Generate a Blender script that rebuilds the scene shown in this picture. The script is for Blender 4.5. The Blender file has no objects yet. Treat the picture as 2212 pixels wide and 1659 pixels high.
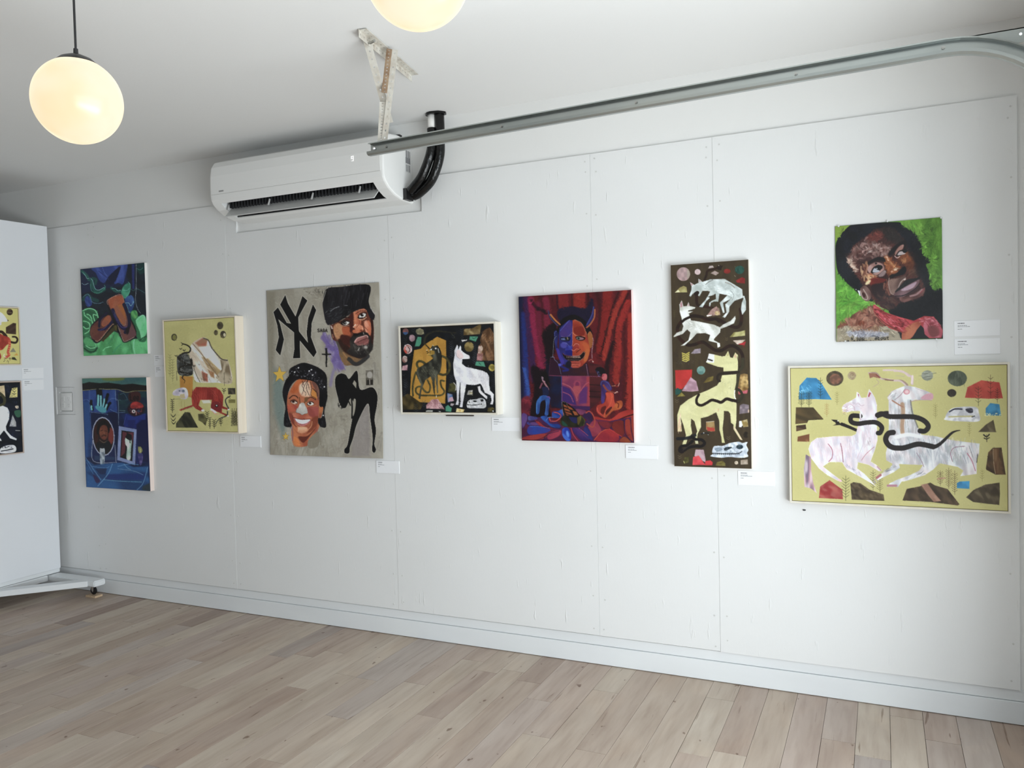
import bpy, bmesh, math, random
import numpy as np
from mathutils import Vector, Matrix

S = bpy.context.scene
COL = S.collection

# ---------------------------------------------------------------- camera, light, exposure
cam_data = bpy.data.cameras.new('camera'); cam = bpy.data.objects.new('camera', cam_data); COL.objects.link(cam)
cam_data.sensor_fit = 'HORIZONTAL'; cam_data.sensor_width = 36; cam_data.lens = 1723.83 / 2212 * 36; cam_data.clip_start = .05
YAW, PITCH, ROLL = .4346, -.0285, .0242
M = Matrix.Rotation(YAW, 3, 'Z') @ Matrix.Rotation(PITCH, 3, 'X') @ Matrix.Rotation(ROLL, 3, 'Y')
R_, F_, U_ = M.col[0], M.col[1], M.col[2]
cam.matrix_world = Matrix(((R_[0], U_[0], -F_[0], 4.9799), (R_[1], U_[1], -F_[1], -3.8359), (R_[2], U_[2], -F_[2], 1.5631), (0, 0, 0, 1)))
S.camera = cam

w = bpy.data.worlds.new('sky'); S.world = w; w.use_nodes = True
bg = w.node_tree.nodes['Background']; bg.inputs[0].default_value = (.80, .90, 1, 1); bg.inputs[1].default_value = 1.6

def area(name, loc, rot, sx, sy, e, col):
    l = bpy.data.lights.new(name, 'AREA'); l.shape = 'RECTANGLE'; l.size = sx; l.size_y = sy; l.energy = e; l.color = col
    o = bpy.data.objects.new(name, l); COL.objects.link(o); o.location = loc; o.rotation_euler = rot; return o
# daylight entering through the open garage door in the right wall (sky above, bright driveway below)
area('door_daylight', (5.78, -2.9, 1.15), (0, math.radians(90), 0), 2.2, 4.0, 94, (.78, .91, 1))
area('driveway_bounce', (6.4, -2.7, .05), (0, math.radians(120), 0), 1.6, 4.6, 312, (.965, .985, .975))
S.view_settings.view_transform = 'Standard'; S.view_settings.look = 'None'; S.view_settings.gamma = 1
S.view_settings.exposure = -0.2; S.view_settings.use_curve_mapping = False

# ---------------------------------------------------------------- helpers
def tag(o, label=None, cat=None, group=None, kind=None):
    if label: o['label'] = label
    if cat: o['category'] = cat
    if group: o['group'] = group
    if kind: o['kind'] = kind
    return o

def thing(name, label, cat, loc=(0, 0, 0), group=None):
    o = bpy.data.objects.new(name, None); COL.objects.link(o); o.location = loc; o.empty_display_size = .05
    return tag(o, label, cat, group)

def obj(name, bm, mat, parent=None, smooth=False, kind=None):
    """link a bmesh (built in world coordinates) as one mesh object"""
    me = bpy.data.meshes.new(name); bmesh.ops.recalc_face_normals(bm, faces=bm.faces[:]); bm.to_mesh(me); bm.free()
    if smooth: me.polygons.foreach_set('use_smooth', [True] * len(me.polygons))
    o = bpy.data.objects.new(name, me); COL.objects.link(o); me.materials.append(mat)
    if parent is not None:
        root = parent
        while root.parent is not None: root = root.parent
        o.parent = parent
        if parent is root: o.matrix_parent_inverse = Matrix.Translation(-Vector(root.location))
    if kind: o['kind'] = kind
    return o

def box(bm, a, b, mat=None):
    (x0, y0, z0), (x1, y1, z1) = a, b
    vs = [bm.verts.new(p if mat is None else mat @ Vector(p)) for p in [(x0, y0, z0), (x1, y0, z0), (x1, y1, z0), (x0, y1, z0), (x0, y0, z1), (x1, y0, z1), (x1, y1, z1), (x0, y1, z1)]]
    for f in [(0, 3, 2, 1), (4, 5, 6, 7), (0, 1, 5, 4), (1, 2, 6, 5), (2, 3, 7, 6), (3, 0, 4, 7)]: bm.faces.new([vs[i] for i in f])
    return vs

def bbox(a, b, bev=0, seg=1):
    bm = bmesh.new(); box(bm, [min(p, q) for p, q in zip(a, b)], [max(p, q) for p, q in zip(a, b)])
    if bev: bmesh.ops.bevel(bm, geom=bm.edges[:], offset=bev, segments=seg, affect='EDGES')
    return bm

def cyl(bm, p, q, r, n=16, r2=None):
    p, q = Vector(p), Vector(q); d = (q - p).normalized(); a = d.orthogonal().normalized(); b = d.cross(a); r2 = r if r2 is None else r2
    A = [bm.verts.new(p + (a * math.cos(t) + b * math.sin(t)) * r) for t in [2 * math.pi * i / n for i in range(n)]]
    B = [bm.verts.new(q + (a * math.cos(t) + b * math.sin(t)) * r2) for t in [2 * math.pi * i / n for i in range(n)]]
    for i in range(n): bm.faces.new((A[i], A[(i + 1) % n], B[(i + 1) % n], B[i]))
    bm.faces.new(A[::-1]); bm.faces.new(B)

def tube(bm, pts, r, n=14):
    pts = [Vector(p) for p in pts]; rings = []; up = None
    for i, p in enumerate(pts):
        d = (pts[min(i + 1, len(pts) - 1)] - pts[max(i - 1, 0)]).normalized()
        a = d.orthogonal().normalized() if up is None else (up - d * up.dot(d)).normalized()
        up = a; b = d.cross(a); rr = r[i] if isinstance(r, (list, tuple)) else r
        rings.append([bm.verts.new(p + (a * math.cos(t) + b * math.sin(t)) * rr) for t in [2 * math.pi * k / n for k in range(n)]])
    for A, B in zip(rings, rings[1:]):
        for k in range(n): bm.faces.new((A[k], A[(k + 1) % n], B[(k + 1) % n], B[k]))
    bm.faces.new(rings[0][::-1]); bm.faces.new(rings[-1])

def extr(bm, prof, x0, x1):
    """closed (y,z) profile extruded along x"""
    A = [bm.verts.new((x0, y, z)) for y, z in prof]; B = [bm.verts.new((x1, y, z)) for y, z in prof]; n = len(prof)
    for i in range(n): bm.faces.new((A[i], A[(i + 1) % n], B[(i + 1) % n], B[i]))
    bm.faces.new(A); bm.faces.new(B[::-1])

# ---------------------------------------------------------------- materials
def mat(name, col=(.8, .8, .8), rough=.5, metal=0, spec=.5, bump=None, noise=None, emit=None, coat=0):
    m = bpy.data.materials.new(name); m.use_nodes = True; nt = m.node_tree; b = nt.nodes['Principled BSDF']
    b.inputs['Base Color'].default_value = (*col, 1); b.inputs['Roughness'].default_value = rough; b.inputs['Metallic'].default_value = metal
    b.inputs['Specular IOR Level'].default_value = spec; b.inputs['Coat Weight'].default_value = coat
    tc = nt.nodes.new('ShaderNodeTexCoord')
    if noise:
        c2, sc, stretch, amt = noise
        mp = nt.nodes.new('ShaderNodeMapping'); mp.inputs['Scale'].default_value = stretch; nt.links.new(tc.outputs['Object'], mp.inputs[0])
        n = nt.nodes.new('ShaderNodeTexNoise'); n.inputs['Scale'].default_value = sc; n.inputs['Detail'].default_value = 6; nt.links.new(mp.outputs[0], n.inputs[0])
        r = nt.nodes.new('ShaderNodeMapRange'); r.inputs[1].default_value = .35; r.inputs[2].default_value = .7; r.inputs[4].default_value = amt; nt.links.new(n.outputs[0], r.inputs[0])
        mx = nt.nodes.new('ShaderNodeMix'); mx.data_type = 'RGBA'; mx.inputs[6].default_value = (*col, 1); mx.inputs[7].default_value = (*c2, 1)
        nt.links.new(r.outputs[0], mx.inputs[0]); nt.links.new(mx.outputs[2], b.inputs['Base Color'])
    if bump:
        sc, st, dist, stretch = bump
        mp = nt.nodes.new('ShaderNodeMapping'); mp.inputs['Scale'].default_value = stretch; nt.links.new(tc.outputs['Object'], mp.inputs[0])
        n = nt.nodes.new('ShaderNodeTexNoise'); n.inputs['Scale'].default_value = sc; n.inputs['Detail'].default_value = 4; nt.links.new(mp.outputs[0], n.inputs[0])
        bp = nt.nodes.new('ShaderNodeBump'); bp.inputs['Strength'].default_value = st; bp.inputs['Distance'].default_value = dist
        nt.links.new(n.outputs[0], bp.inputs['Height']); nt.links.new(bp.outputs[0], b.inputs['Normal'])
    if emit:
        b.inputs['Emission Color'].default_value = (*emit[0], 1); b.inputs['Emission Strength'].default_value = emit[1]
    return m

def panel_paint():
    """white gloss paint over plywood: roller texture, faint grain and a few dried drips"""
    m = mat('panel_paint', (.785, .79, .785), .42, spec=.4, noise=((.75, .755, .745), 1.3, (1, 1, 1), .6)); nt = m.node_tree; b = nt.nodes['Principled BSDF']
    tc = nt.nodes.new('ShaderNodeTexCoord'); last = None
    def layer(sc, stretch, lo, hi, st, dist):
        nonlocal last
        mp = nt.nodes.new('ShaderNodeMapping'); mp.inputs['Scale'].default_value = stretch; nt.links.new(tc.outputs['Object'], mp.inputs[0])
        n = nt.nodes.new('ShaderNodeTexNoise'); n.inputs['Scale'].default_value = sc; n.inputs['Detail'].default_value = 3; nt.links.new(mp.outputs[0], n.inputs[0])
        r = nt.nodes.new('ShaderNodeMapRange'); r.inputs[1].default_value = lo; r.inputs[2].default_value = hi; nt.links.new(n.outputs[0], r.inputs[0])
        bp = nt.nodes.new('ShaderNodeBump'); bp.inputs['Strength'].default_value = st; bp.inputs['Distance'].default_value = dist; nt.links.new(r.outputs[0], bp.inputs['Height'])
        if last: nt.links.new(last.outputs[0], bp.inputs['Normal'])
        last = bp
    layer(90, (1, 1, .35), .2, .8, .10, .002)
    layer(22, (1.6, 1, .30), .66, .74, .8, .002)
    nt.links.new(last.outputs[0], b.inputs['Normal']); return m

def plank_wood(individual):
    m = bpy.data.materials.new('pale_floor_wood'); m.use_nodes = True; nt = m.node_tree; b = nt.nodes['Principled BSDF']; N = nt.nodes.new; Lk = nt.links.new
    tc = N('ShaderNodeTexCoord')
    if individual: rnd = N('ShaderNodeObjectInfo').outputs['Random']
    else:
        at = N('ShaderNodeAttribute'); at.attribute_name = 'tone'; rnd = at.outputs['Fac']
    off = N('ShaderNodeCombineXYZ'); ml = N('ShaderNodeMath'); ml.operation = 'MULTIPLY'; ml.inputs[1].default_value = 57; Lk(rnd, ml.inputs[0]); Lk(ml.outputs[0], off.inputs[0]); Lk(ml.outputs[0], off.inputs[1])
    ad = N('ShaderNodeVectorMath'); ad.operation = 'ADD'; Lk(tc.outputs['Object'], ad.inputs[0]); Lk(off.outputs[0], ad.inputs[1])
    ramp = N('ShaderNodeValToRGB'); Lk(rnd, ramp.inputs[0]); cr = ramp.color_ramp; cr.interpolation = 'LINEAR'
    cols = [(0, (.37, .29, .245)), (.08, (.475, .38, .315)), (.35, (.525, .435, .355)), (.6, (.565, .485, .40)), (.75, (.50, .405, .345)), (.93, (.525, .46, .41)), (1, (.37, .31, .28))]
    cr.elements[0].position = 0; cr.elements[0].color = (*cols[0][1], 1); cr.elements[1].position = 1; cr.elements[1].color = (*cols[-1][1], 1)
    for p, c in cols[1:-1]:
        e = cr.elements.new(p); e.color = (*c, 1)
    def nz(sc, stretch, lo, hi, det=5, dist=0):
        mp = N('ShaderNodeMapping'); mp.inputs['Scale'].default_value = stretch; Lk(ad.outputs[0], mp.inputs[0])
        n = N('ShaderNodeTexNoise'); n.inputs['Scale'].default_value = sc; n.inputs['Detail'].default_value = det; n.inputs['Distortion'].default_value = dist; Lk(mp.outputs[0], n.inputs[0])
        r = N('ShaderNodeMapRange'); r.inputs[1].default_value = lo; r.inputs[2].default_value = hi; Lk(n.outputs[0], r.inputs[0]); return r.outputs[0]
    def mixc(f, a, col, k, mode='MULTIPLY'):
        mx = N('ShaderNodeMix'); mx.data_type = 'RGBA'; mx.blend_type = mode; mm = N('ShaderNodeMath'); mm.operation = 'MULTIPLY'; mm.inputs[1].default_value = k
        Lk(f, mm.inputs[0]); Lk(mm.outputs[0], mx.inputs[0]); Lk(a, mx.inputs[6]); mx.inputs[7].default_value = (*col, 1); return mx.outputs[2]
    c = mixc(nz(7, (1, .16, 1), .35, .75, 6, .8), ramp.outputs[0], (.74, .69, .66), .9)
    c = mixc(nz(34, (1, .10, 1), .45, .8, 4, .3), c, (.78, .73, .70), .8)
    c = mixc(nz(3.0, (1, .5, 1), .5, .8, 3, 1.5), c, (1.12, 1.09, 1.05), .8)
    c = mixc(nz(16, (2.4, .18, 1), .675, .74, 3, .4), c, (.42, .33, .27), .75)
    c = mixc(nz(22, (1, .6, 1), .71, .75, 2), c, (.35, .27, .22), .8)
    Lk(c, b.inputs['Base Color']); b.inputs['Roughness'].default_value = .5; b.inputs['Specular IOR Level'].default_value = .28
    bp = N('ShaderNodeBump'); bp.inputs['Strength'].default_value = .12; bp.inputs['Distance'].default_value = .001; Lk(nz(60, (1, .1, 1), .2, .8), bp.inputs['Height']); Lk(bp.outputs[0], b.inputs['Normal'])
    return m

PAINT = panel_paint()
WALLP = mat('wall_paint', (.80, .80, .785), .6, spec=.3, bump=(140, .12, .002, (1, 1, 1)), noise=((.77, .77, .755), 1.1, (1, 1, 1), .6))
CEILP = mat('ceiling_paint', (.80, .80, .79), .75, spec=.2, bump=(90, .12, .002, (1, 1, 1)))
TRIMP = mat('trim_paint', (.77, .79, .80), .38, spec=.45, bump=(50, .10, .001, (1, 1, 1)), noise=((.70, .72, .73), 3, (.6, 1, 2), .5))
DARK = mat('dark_subfloor', (.02, .018, .016), .9)  # dark base under the floor boards, seen in the joints
BLACK = mat('black_plastic', (.012, .012, .013), .38)
STEEL = mat('galvanised_steel', (.36, .39, .38), .30, metal=.88, noise=((.46, .48, .46), 9, (.25, 1, 1), .8), bump=(60, .05, .001, (.1, 1, 1)))
ZINC = mat('zinc_bolt', (.42, .42, .40), .35, metal=.9)
CHROME = mat('chrome', (.7, .7, .7), .18, metal=1)
WPLAST = mat('white_plastic', (.80, .80, .785), .28, spec=.5, coat=.15)
GPLAST = mat('grey_plastic', (.50, .50, .49), .45)
PINE = mat('pale_pine', (.76, .68, .56), .5, noise=((.68, .57, .43), 9, (3, 3, .25), .5))
CREAMW = mat('cream_painted_wood', (.74, .71, .63), .45, noise=((.66, .58, .45), 8, (3, 3, .3), .5))
CANVAS = mat('primed_canvas', (.80, .78, .75), .8, bump=(400, .1, .0006, (1, 1, 1)))
CANVASP = mat('pinkish_primed_canvas', (.80, .68, .62), .8)
CARD = mat('white_card', (.86, .87, .89), .5)
INK = mat('printed_ink', (.16, .16, .17), .7)
PERF = mat('flaking_white_paint_on_steel', (.66, .64, .58), .5, noise=((.34, .27, .20), 30, (1, 1, 1), .55))
RUST = mat('rusty_steel', (.20, .12, .07), .75, noise=((.40, .30, .20), 40, (1, 1, 1), .8))
RUBBER = mat('black_pipe_insulation', (.004, .004, .004), .22, spec=.35, bump=(45, .8, .006, (1, 1, .5)))
PVC = mat('white_pipe', (.78, .77, .74), .35)
PLY = mat('plywood_edge', (.66, .50, .34), .7, noise=((.48, .33, .2), 60, (1, 1, 3), .8))
# ---------------------------------------------------------------- painted pictures
# Every picture is a canvas mesh whose vertices carry paint colours. The brush helpers
# below lay polygons, strokes and dabs of paint over the canvas points.
def hx(c):
    return np.array([int(c[i:i + 2], 16) / 255 for i in (0, 2, 4)])

def catmull(p, closed, k=6):
    p = np.asarray(p, float); n = len(p)
    if n < 3: return p
    out = []
    for i in range(n if closed else n - 1):
        if closed: a, b, c, d = p[(i - 1) % n], p[i], p[(i + 1) % n], p[(i + 2) % n]
        else: a, b, c, d = p[max(i - 1, 0)], p[i], p[i + 1], p[min(i + 2, n - 1)]
        for t in np.arange(k) / k:
            out.append(.5 * (2 * b + (c - a) * t + (2 * a - 5 * b + 4 * c - d) * t * t + (3 * b - a - 3 * c + d) * t ** 3))
    if not closed: out.append(p[-1])
    return np.array(out)

class Art:
    def __init__(s, X, Y, seed=1):
        s.X, s.Y = X, Y; s.C = np.zeros(X.shape + (3,)); s.rng = np.random.RandomState(seed)
        s.ox = s.oy = 0; s.s = 1; s.px = max(abs(X[0, 1] - X[0, 0]), abs(Y[1, 0] - Y[0, 0]))
        s.lat = np.random.RandomState(seed + 77).rand(64, 64)
    def o(s, x, y, k): s.ox, s.oy, s.s = x, y, k
    def T(s, p):
        p = np.asarray(p, float).reshape(-1, 2)
        return p / s.s + (s.ox, s.oy)
    def noise(s, X, Y, sc, ang=0, st=1, off=0):
        a = math.radians(ang); u = (X * math.cos(a) + Y * math.sin(a)) / (sc * st) + off * 7.3
        v = (-X * math.sin(a) + Y * math.cos(a)) / sc + off * 3.1
        i = np.floor(u).astype(int); j = np.floor(v).astype(int); f = u - i; g = v - j
        f = f * f * (3 - 2 * f); g = g * g * (3 - 2 * g); L = s.lat
        return (L[i % 64, j % 64] * (1 - f) * (1 - g) + L[(i + 1) % 64, j % 64] * f * (1 - g)
                + L[i % 64, (j + 1) % 64] * (1 - f) * g + L[(i + 1) % 64, (j + 1) % 64] * f * g)
    def box(s, lo, hi):
        m = (s.X >= lo[0]) & (s.X <= hi[0]) & (s.Y >= lo[1]) & (s.Y <= hi[1])
        r = np.where(m.any(1))[0]; c = np.where(m.any(0))[0]
        if len(r) == 0: return None
        return slice(r[0], r[-1] + 1), slice(c[0], c[-1] + 1)
    def cov(s, p, soft, closed=True, w=None, taper=0):
        m = soft + 1.5 * s.px + (np.max(w) if w is not None else 0)
        sl = s.box(p.min(0) - m, p.max(0) + m)
        if sl is None: return None, None
        X, Y = s.X[sl], s.Y[sl]; d = np.full(X.shape, 1e9); ins = np.zeros(X.shape, bool)
        n = len(p)
        for i in range(n if closed else n - 1):
            ax, ay = p[i]; bx, by = p[(i + 1) % n]; dx, dy = bx - ax, by - ay; q = dx * dx + dy * dy + 1e-12
            t = np.clip(((X - ax) * dx + (Y - ay) * dy) / q, 0, 1)
            e = np.hypot(X - ax - t * dx, Y - ay - t * dy)
            if w is not None: e = e - (w[i] + (w[i + 1] - w[i]) * t)
            np.minimum(d, e, out=d)
            if closed and w is None and ay != by:
                ins ^= ((ay > Y) != (by > Y)) & (X < dx * (Y - ay) / dy + ax)
        if w is None: d = np.where(ins, -d, d)
        k = max(s.px * .55, soft)
        return sl, np.clip(.5 - d / (2 * k), 0, 1)
    def put(s, sl, c, col, al=1, tex=None):
        if sl is None: return
        X, Y = s.X[sl], s.Y[sl]; base = np.broadcast_to(hx(col), X.shape + (3,)).copy()
        if tex:
            for (c2, sc, ang, st, amt) in (tex if isinstance(tex, list) else [tex]):
                n = s.noise(X, Y, sc, ang, st, s.rng.rand() * 9); n = np.clip((n - .5) * 2.2 + .5, 0, 1)[..., None] * amt
                base = base * (1 - n) + hx(c2) * n
        c = (c * al)[..., None]; s.C[sl] = s.C[sl] * (1 - c) + base * c
    def fill(s, col, tex=None):
        sl = (slice(None), slice(None)); s.put(sl, np.ones(s.X.shape), col, 1, tex)
    def P(s, p, col, al=1, soft=0, tex=None, sm=0, out=None, ow=2):
        p = s.T(p)
        if sm: p = catmull(p, True, 5)
        if out:
            sl, c = s.cov(p, 0, False, np.full(len(p) + 1, ow / s.s))
            if sl is not None:
                q = np.vstack([p, p[:1]]); sl, c = s.cov(q, 0, False, np.full(len(q), ow / s.s)); s.put(sl, c, out)
        sl, c = s.cov(p, soft / s.s); s.put(sl, c, col, al, tex)
    def S(s, p, col, **k): s.P(p, col, sm=1, **k)
    def L(s, p, w, col, al=1, soft=0, sm=1, w1=None, tex=None):
        p = s.T(p)
        if sm: p = catmull(p, False, 5)
        n = len(p); w = w / s.s / 2; w1 = w if w1 is None else w1 / s.s / 2
        sl, c = s.cov(p, soft / s.s, False, np.linspace(w, w1, n)); s.put(sl, c, col, al, tex)
    def E(s, x, y, rx, ry, col, ang=0, **k):
        t = np.linspace(0, 2 * math.pi, 21)[:-1]; a = math.radians(ang)
        p = np.stack([x + rx * np.cos(t) * math.cos(a) - ry * np.sin(t) * math.sin(a), y + rx * np.cos(t) * math.sin(a) + ry * np.sin(t) * math.cos(a)], 1)
        s.P(p.ravel(), col, **k)
    def brush(s, n, ln=5, w=1.1, jit=.1, poly=None, al=.75):
        """short strokes that pick up the paint under them and drag it along a wandering direction"""
        H, Wd = s.X.shape; r = s.rng; F = s.noise(s.X, s.Y, 22, 0, 1, 3.3) * 9; m = int(ln / 2 + w) + 2
        q = s.T(poly) if poly is not None else None
        js, is_ = r.randint(m, H - m, n), r.randint(m, Wd - m, n); yy, xx = np.mgrid[-m:m + 1, -m:m + 1]
        if q is not None:
            keep = (s.X[js, is_] > q[:, 0].min()) & (s.X[js, is_] < q[:, 0].max()) & (s.Y[js, is_] > q[:, 1].min()) & (s.Y[js, is_] < q[:, 1].max()); js, is_ = js[keep], is_[keep]
        for j, i in zip(js, is_):
            a = F[j, i] + r.uniform(-.35, .35); c, d = math.cos(a), math.sin(a); l = ln * r.uniform(.5, 1) / 2
            t = np.clip(xx * c + yy * d, -l, l); e = np.hypot(xx - t * c, yy - t * d); k = (np.clip(.5 + w / 2 - e, 0, 1) * al)[..., None]
            col = s.C[j, i] * (1 + r.uniform(-jit, jit)) + r.uniform(-jit, jit) * .12
            b = s.C[j - m:j + m + 1, i - m:i + m + 1]; b += k * (col - b)
    def D(s, p, cols, n, ln, w, ang, aj=15, al=.7, bend=0):
        w = w * getattr(s, 'dw', 1.0)
        q = np.asarray(p, float).reshape(-1, 2); lo, hi = q.min(0), q.max(0); r = s.rng; k = 0; tries = 0
        cols = cols.split()
        while k < n and tries < n * 12:
            tries += 1; x, y = lo + r.rand(2) * (hi - lo); ins = False
            for i in range(len(q)):
                (ax, ay), (bx, by) = q[i], q[(i + 1) % len(q)]
                if (ay > y) != (by > y) and x < (bx - ax) * (y - ay) / (by - ay) + ax: ins = not ins
            if not ins: continue
            k += 1; a = math.radians(ang + r.uniform(-aj, aj)); l = ln * r.uniform(.5, 1.2) / 2; b = r.uniform(-1, 1) * bend
            dx, dy = math.cos(a) * l, math.sin(a) * l
            s.L([x - dx, y - dy, x - dy * b, y + dx * b, x + dx, y + dy], w * r.uniform(.6, 1.2), cols[r.randint(len(cols))], al=al * r.uniform(.6, 1), sm=bend > 0, w1=w * .4)
    def txt(s, t, x, y, h, w, col, adv=.8, lw=.14, dy=0, al=1):
        for ch in t:
            for st in GLY.get(ch, []):
                q = np.array(st, float).reshape(-1, 2) * (w, h) + (x, y)
                s.L(q.ravel(), lw * h, col, sm=0, al=al)
            x += w / .7 * adv; y += dy
GLY = {'S': [[.9, .1, .5, 0, .1, .15, .15, .4, .85, .6, .9, .85, .5, 1, .1, .9]], 'A': [[0, 1, .5, 0, 1, 1], [.2, .65, .8, .65]],
       'G': [[.95, .15, .5, 0, .1, .2, .1, .8, .5, 1, .95, .85, .95, .55, .6, .55]], 'L': [[.1, 0, .1, 1, .9, 1]],
       'e': [[.15, .7, .85, .7, .8, .45, .5, .35, .2, .5, .15, .8, .5, 1, .85, .9]], 's': [[.8, .45, .4, .35, .2, .5, .8, .8, .6, 1, .2, .95]],
       't': [[.4, .1, .4, .9, .7, 1], [.1, .38, .8, .38]], 'o': [[.5, .38, .15, .6, .2, .95, .5, 1, .85, .85, .8, .5, .5, .38]],
       'p': [[.15, .4, .15, 1.35], [.15, .5, .5, .38, .85, .6, .8, .95, .5, 1, .15, .9]], 'a': [[.2, .45, .7, .4, .8, .6, .8, 1], [.8, .65, .3, .68, .15, .9, .5, 1, .8, .85]],
       'b': [[.15, 0, .15, 1, .6, 1, .85, .75, .6, .45, .15, .5]], 'u': [[.15, .4, .15, .9, .5, 1, .85, .85], [.85, .4, .85, 1]], '9': [[.8, .5, .2, .45, .2, .05, .8, .05, .8, .9, .3, 1]]}

def chev(A, x, y, n, w, dy, col, lw=2.5, stem=1):
    for i in range(n):
        yy = y + i * dy
        A.L([x - w, yy - w * .7, x, yy, x + w, yy - w * .7], lw, col, sm=0)
    if stem: A.L([x, y, x, y + n * dy], lw, col, sm=0)
def art_sandals(A):
    A.fill('0c1420', ('14202e', 8, 0, 1, .6)); A.o(150, 540, 6.635)
    A.P([150, 260, 760, 200, 850, 480, 700, 530, 420, 560, 180, 620], '10183a', soft=14)
    A.S([330, 250, 700, 200, 700, 260, 560, 390, 500, 470, 430, 430, 380, 330], '24387c', soft=6, tex=('3a52a4', 6, 60, 4, .8))
    A.S([720, 210, 830, 200, 800, 380, 760, 490, 700, 470, 640, 470], '24387c', soft=5, tex=('3a52a4', 5, 100, 4, .8))
    A.S([560, 380, 700, 250, 730, 260, 640, 470, 520, 480], '0c1030', soft=4)
    A.L([420, 300, 520, 380, 560, 420], 10, '1a2864', soft=4); A.L([470, 240, 500, 320, 540, 370], 6, '4a64b4', soft=3)
    for p, w, c in [([180, 300, 240, 350, 280, 420], 40, '14524a'), ([320, 420, 330, 520, 400, 600, 500, 560], 44, '125048'), ([600, 540, 660, 590, 740, 590], 34, '125048'),
                    ([200, 700, 260, 640, 320, 690, 400, 720], 50, '103c3c'), ([330, 400, 380, 420, 370, 480], 40, '0e4440')]:
        A.L(p, w, c, soft=8)
    A.L([300, 480, 320, 580, 420, 610, 510, 540, 500, 500], 8, '2c8a70', soft=3)
    A.L([180, 470, 220, 490, 270, 470], 5, 'a8d8dc'); A.L([195, 320, 230, 360, 250, 400, 280, 400], 6, '86c0c0'); A.L([300, 400, 330, 430, 350, 500, 370, 550, 420, 570, 500, 530], 6, '8ccaca')
    A.L([610, 550, 650, 550, 690, 580, 730, 575], 6, '7cc4c0'); A.L([190, 670, 250, 625, 290, 650, 330, 740, 420, 760, 480, 740], 6, '5a8aa0')
    A.S([220, 690, 270, 650, 320, 740, 310, 790, 250, 800], '1c3070', soft=4, tex=('3a58a0', 4, 60, 3, .7))
    A.P([890, 205, 930, 205, 930, 560, 900, 560], '1e2666', soft=8); A.L([955, 205, 955, 560, 945, 700, 970, 830, 1020, 910], 6, '8894a0')
    A.P([965, 200, 1070, 190, 1080, 330, 1010, 360, 965, 300], '0c3030', soft=6); A.L([965, 270, 1010, 290, 1050, 260], 4, '4aa088'); A.L([880, 560, 915, 585, 970, 560, 1080, 620], 5, '4a9088', al=.7)
    A.S([780, 510, 860, 480, 865, 600, 800, 700, 740, 620], '1c7058', soft=3, tex=('3ca07a', 5, 70, 3, .8)); A.L([840, 460, 870, 500, 860, 600, 800, 690], 6, '52b09c'); A.L([750, 570, 820, 580, 860, 550], 5, '6cc8b4')
    A.S([800, 690, 890, 650, 930, 740, 900, 860, 850, 900, 800, 780], '1a3670', soft=4, tex=('3c66a8', 5, 80, 3, .8)); A.L([800, 760, 850, 760, 880, 800, 920, 740], 6, '84c8c8'); A.L([820, 780, 860, 900, 900, 870], 5, '5cb890')
    A.P([170, 1180, 400, 1200, 640, 1160, 900, 1280, 1130, 1260, 1130, 1510, 190, 1520], '3a9a56', soft=8, tex=[('5cc47c', 10, 110, 4, .8), ('2c7a40', 8, 60, 3, .5)])
    A.P([170, 870, 240, 820, 400, 860, 430, 1000, 300, 1150, 300, 1240, 400, 1380, 390, 1450, 300, 1480, 190, 1440], '1c5a38', soft=6, tex=('2c7a4c', 6, 30, 3, .8))
    for p in [[190, 860, 280, 830, 370, 860, 410, 960], [210, 880, 220, 930, 270, 970, 300, 1000], [250, 910, 300, 940, 330, 1040], [200, 1010, 250, 1020, 290, 1060, 280, 1150, 220, 1190], [200, 1090, 240, 1120, 280, 1110], [300, 1230, 340, 1290, 380, 1380, 300, 1400, 230, 1360], [390, 930, 340, 920, 360, 1010]]:
        A.L(p, 15, '54b878', soft=3); A.L(p, 6, '84dc9c', soft=1)
    A.S([240, 1240, 330, 1290, 370, 1370, 260, 1370, 200, 1300], '4aac66', soft=8, al=.8); A.L([210, 1400, 280, 1450, 350, 1450, 395, 1400], 20, '0e3c26', soft=4)
    A.S([880, 890, 960, 870, 990, 950, 1100, 960, 1110, 1280, 1020, 1320, 960, 1240, 900, 1080], '1e6a40', soft=5)
    A.S([950, 1010, 1050, 930, 1100, 1000, 1110, 1180, 1040, 1290, 1010, 1180], '58c480', soft=5, tex=('7ce09c', 7, 100, 3, .6)); A.S([880, 900, 950, 870, 980, 940, 930, 990], '2e8040', soft=3, tex=('64b45c', 4, 60, 2, .8))
    A.L([960, 1010, 1050, 935, 1085, 980], 7, '90e8b0'); A.L([1010, 1300, 1060, 1260, 1110, 1240], 16, '0e4a2c', soft=2); A.L([870, 980, 930, 1080, 960, 1180], 14, '0e3c26', soft=3); A.L([930, 1290, 920, 1400, 940, 1490], 16, '78d49c', soft=5); A.L([880, 1300, 900, 1480], 12, '257a44', soft=5)
    A.L([560, 1340, 620, 1260, 650, 1200], 22, '2c8a50', soft=8); A.L([620, 1480, 680, 1400, 740, 1350], 14, '2c9060', soft=6); A.L([480, 1440, 520, 1400, 600, 1380], 10, '74d894', soft=4)
    # sandals
    A.S([290, 1160, 330, 1050, 520, 900, 620, 960, 640, 1120, 420, 1320, 330, 1290], '16101a', soft=6)
    A.S([295, 1150, 350, 1050, 560, 930, 610, 1000, 590, 1080, 430, 1290, 370, 1290, 310, 1240], '5a2c28', soft=3, tex=('70403a', 10, 45, 3, .7)); A.S([300, 1160, 350, 1080, 420, 1100, 400, 1200, 330, 1230], '6a3a2a', soft=10, al=.6)
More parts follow.
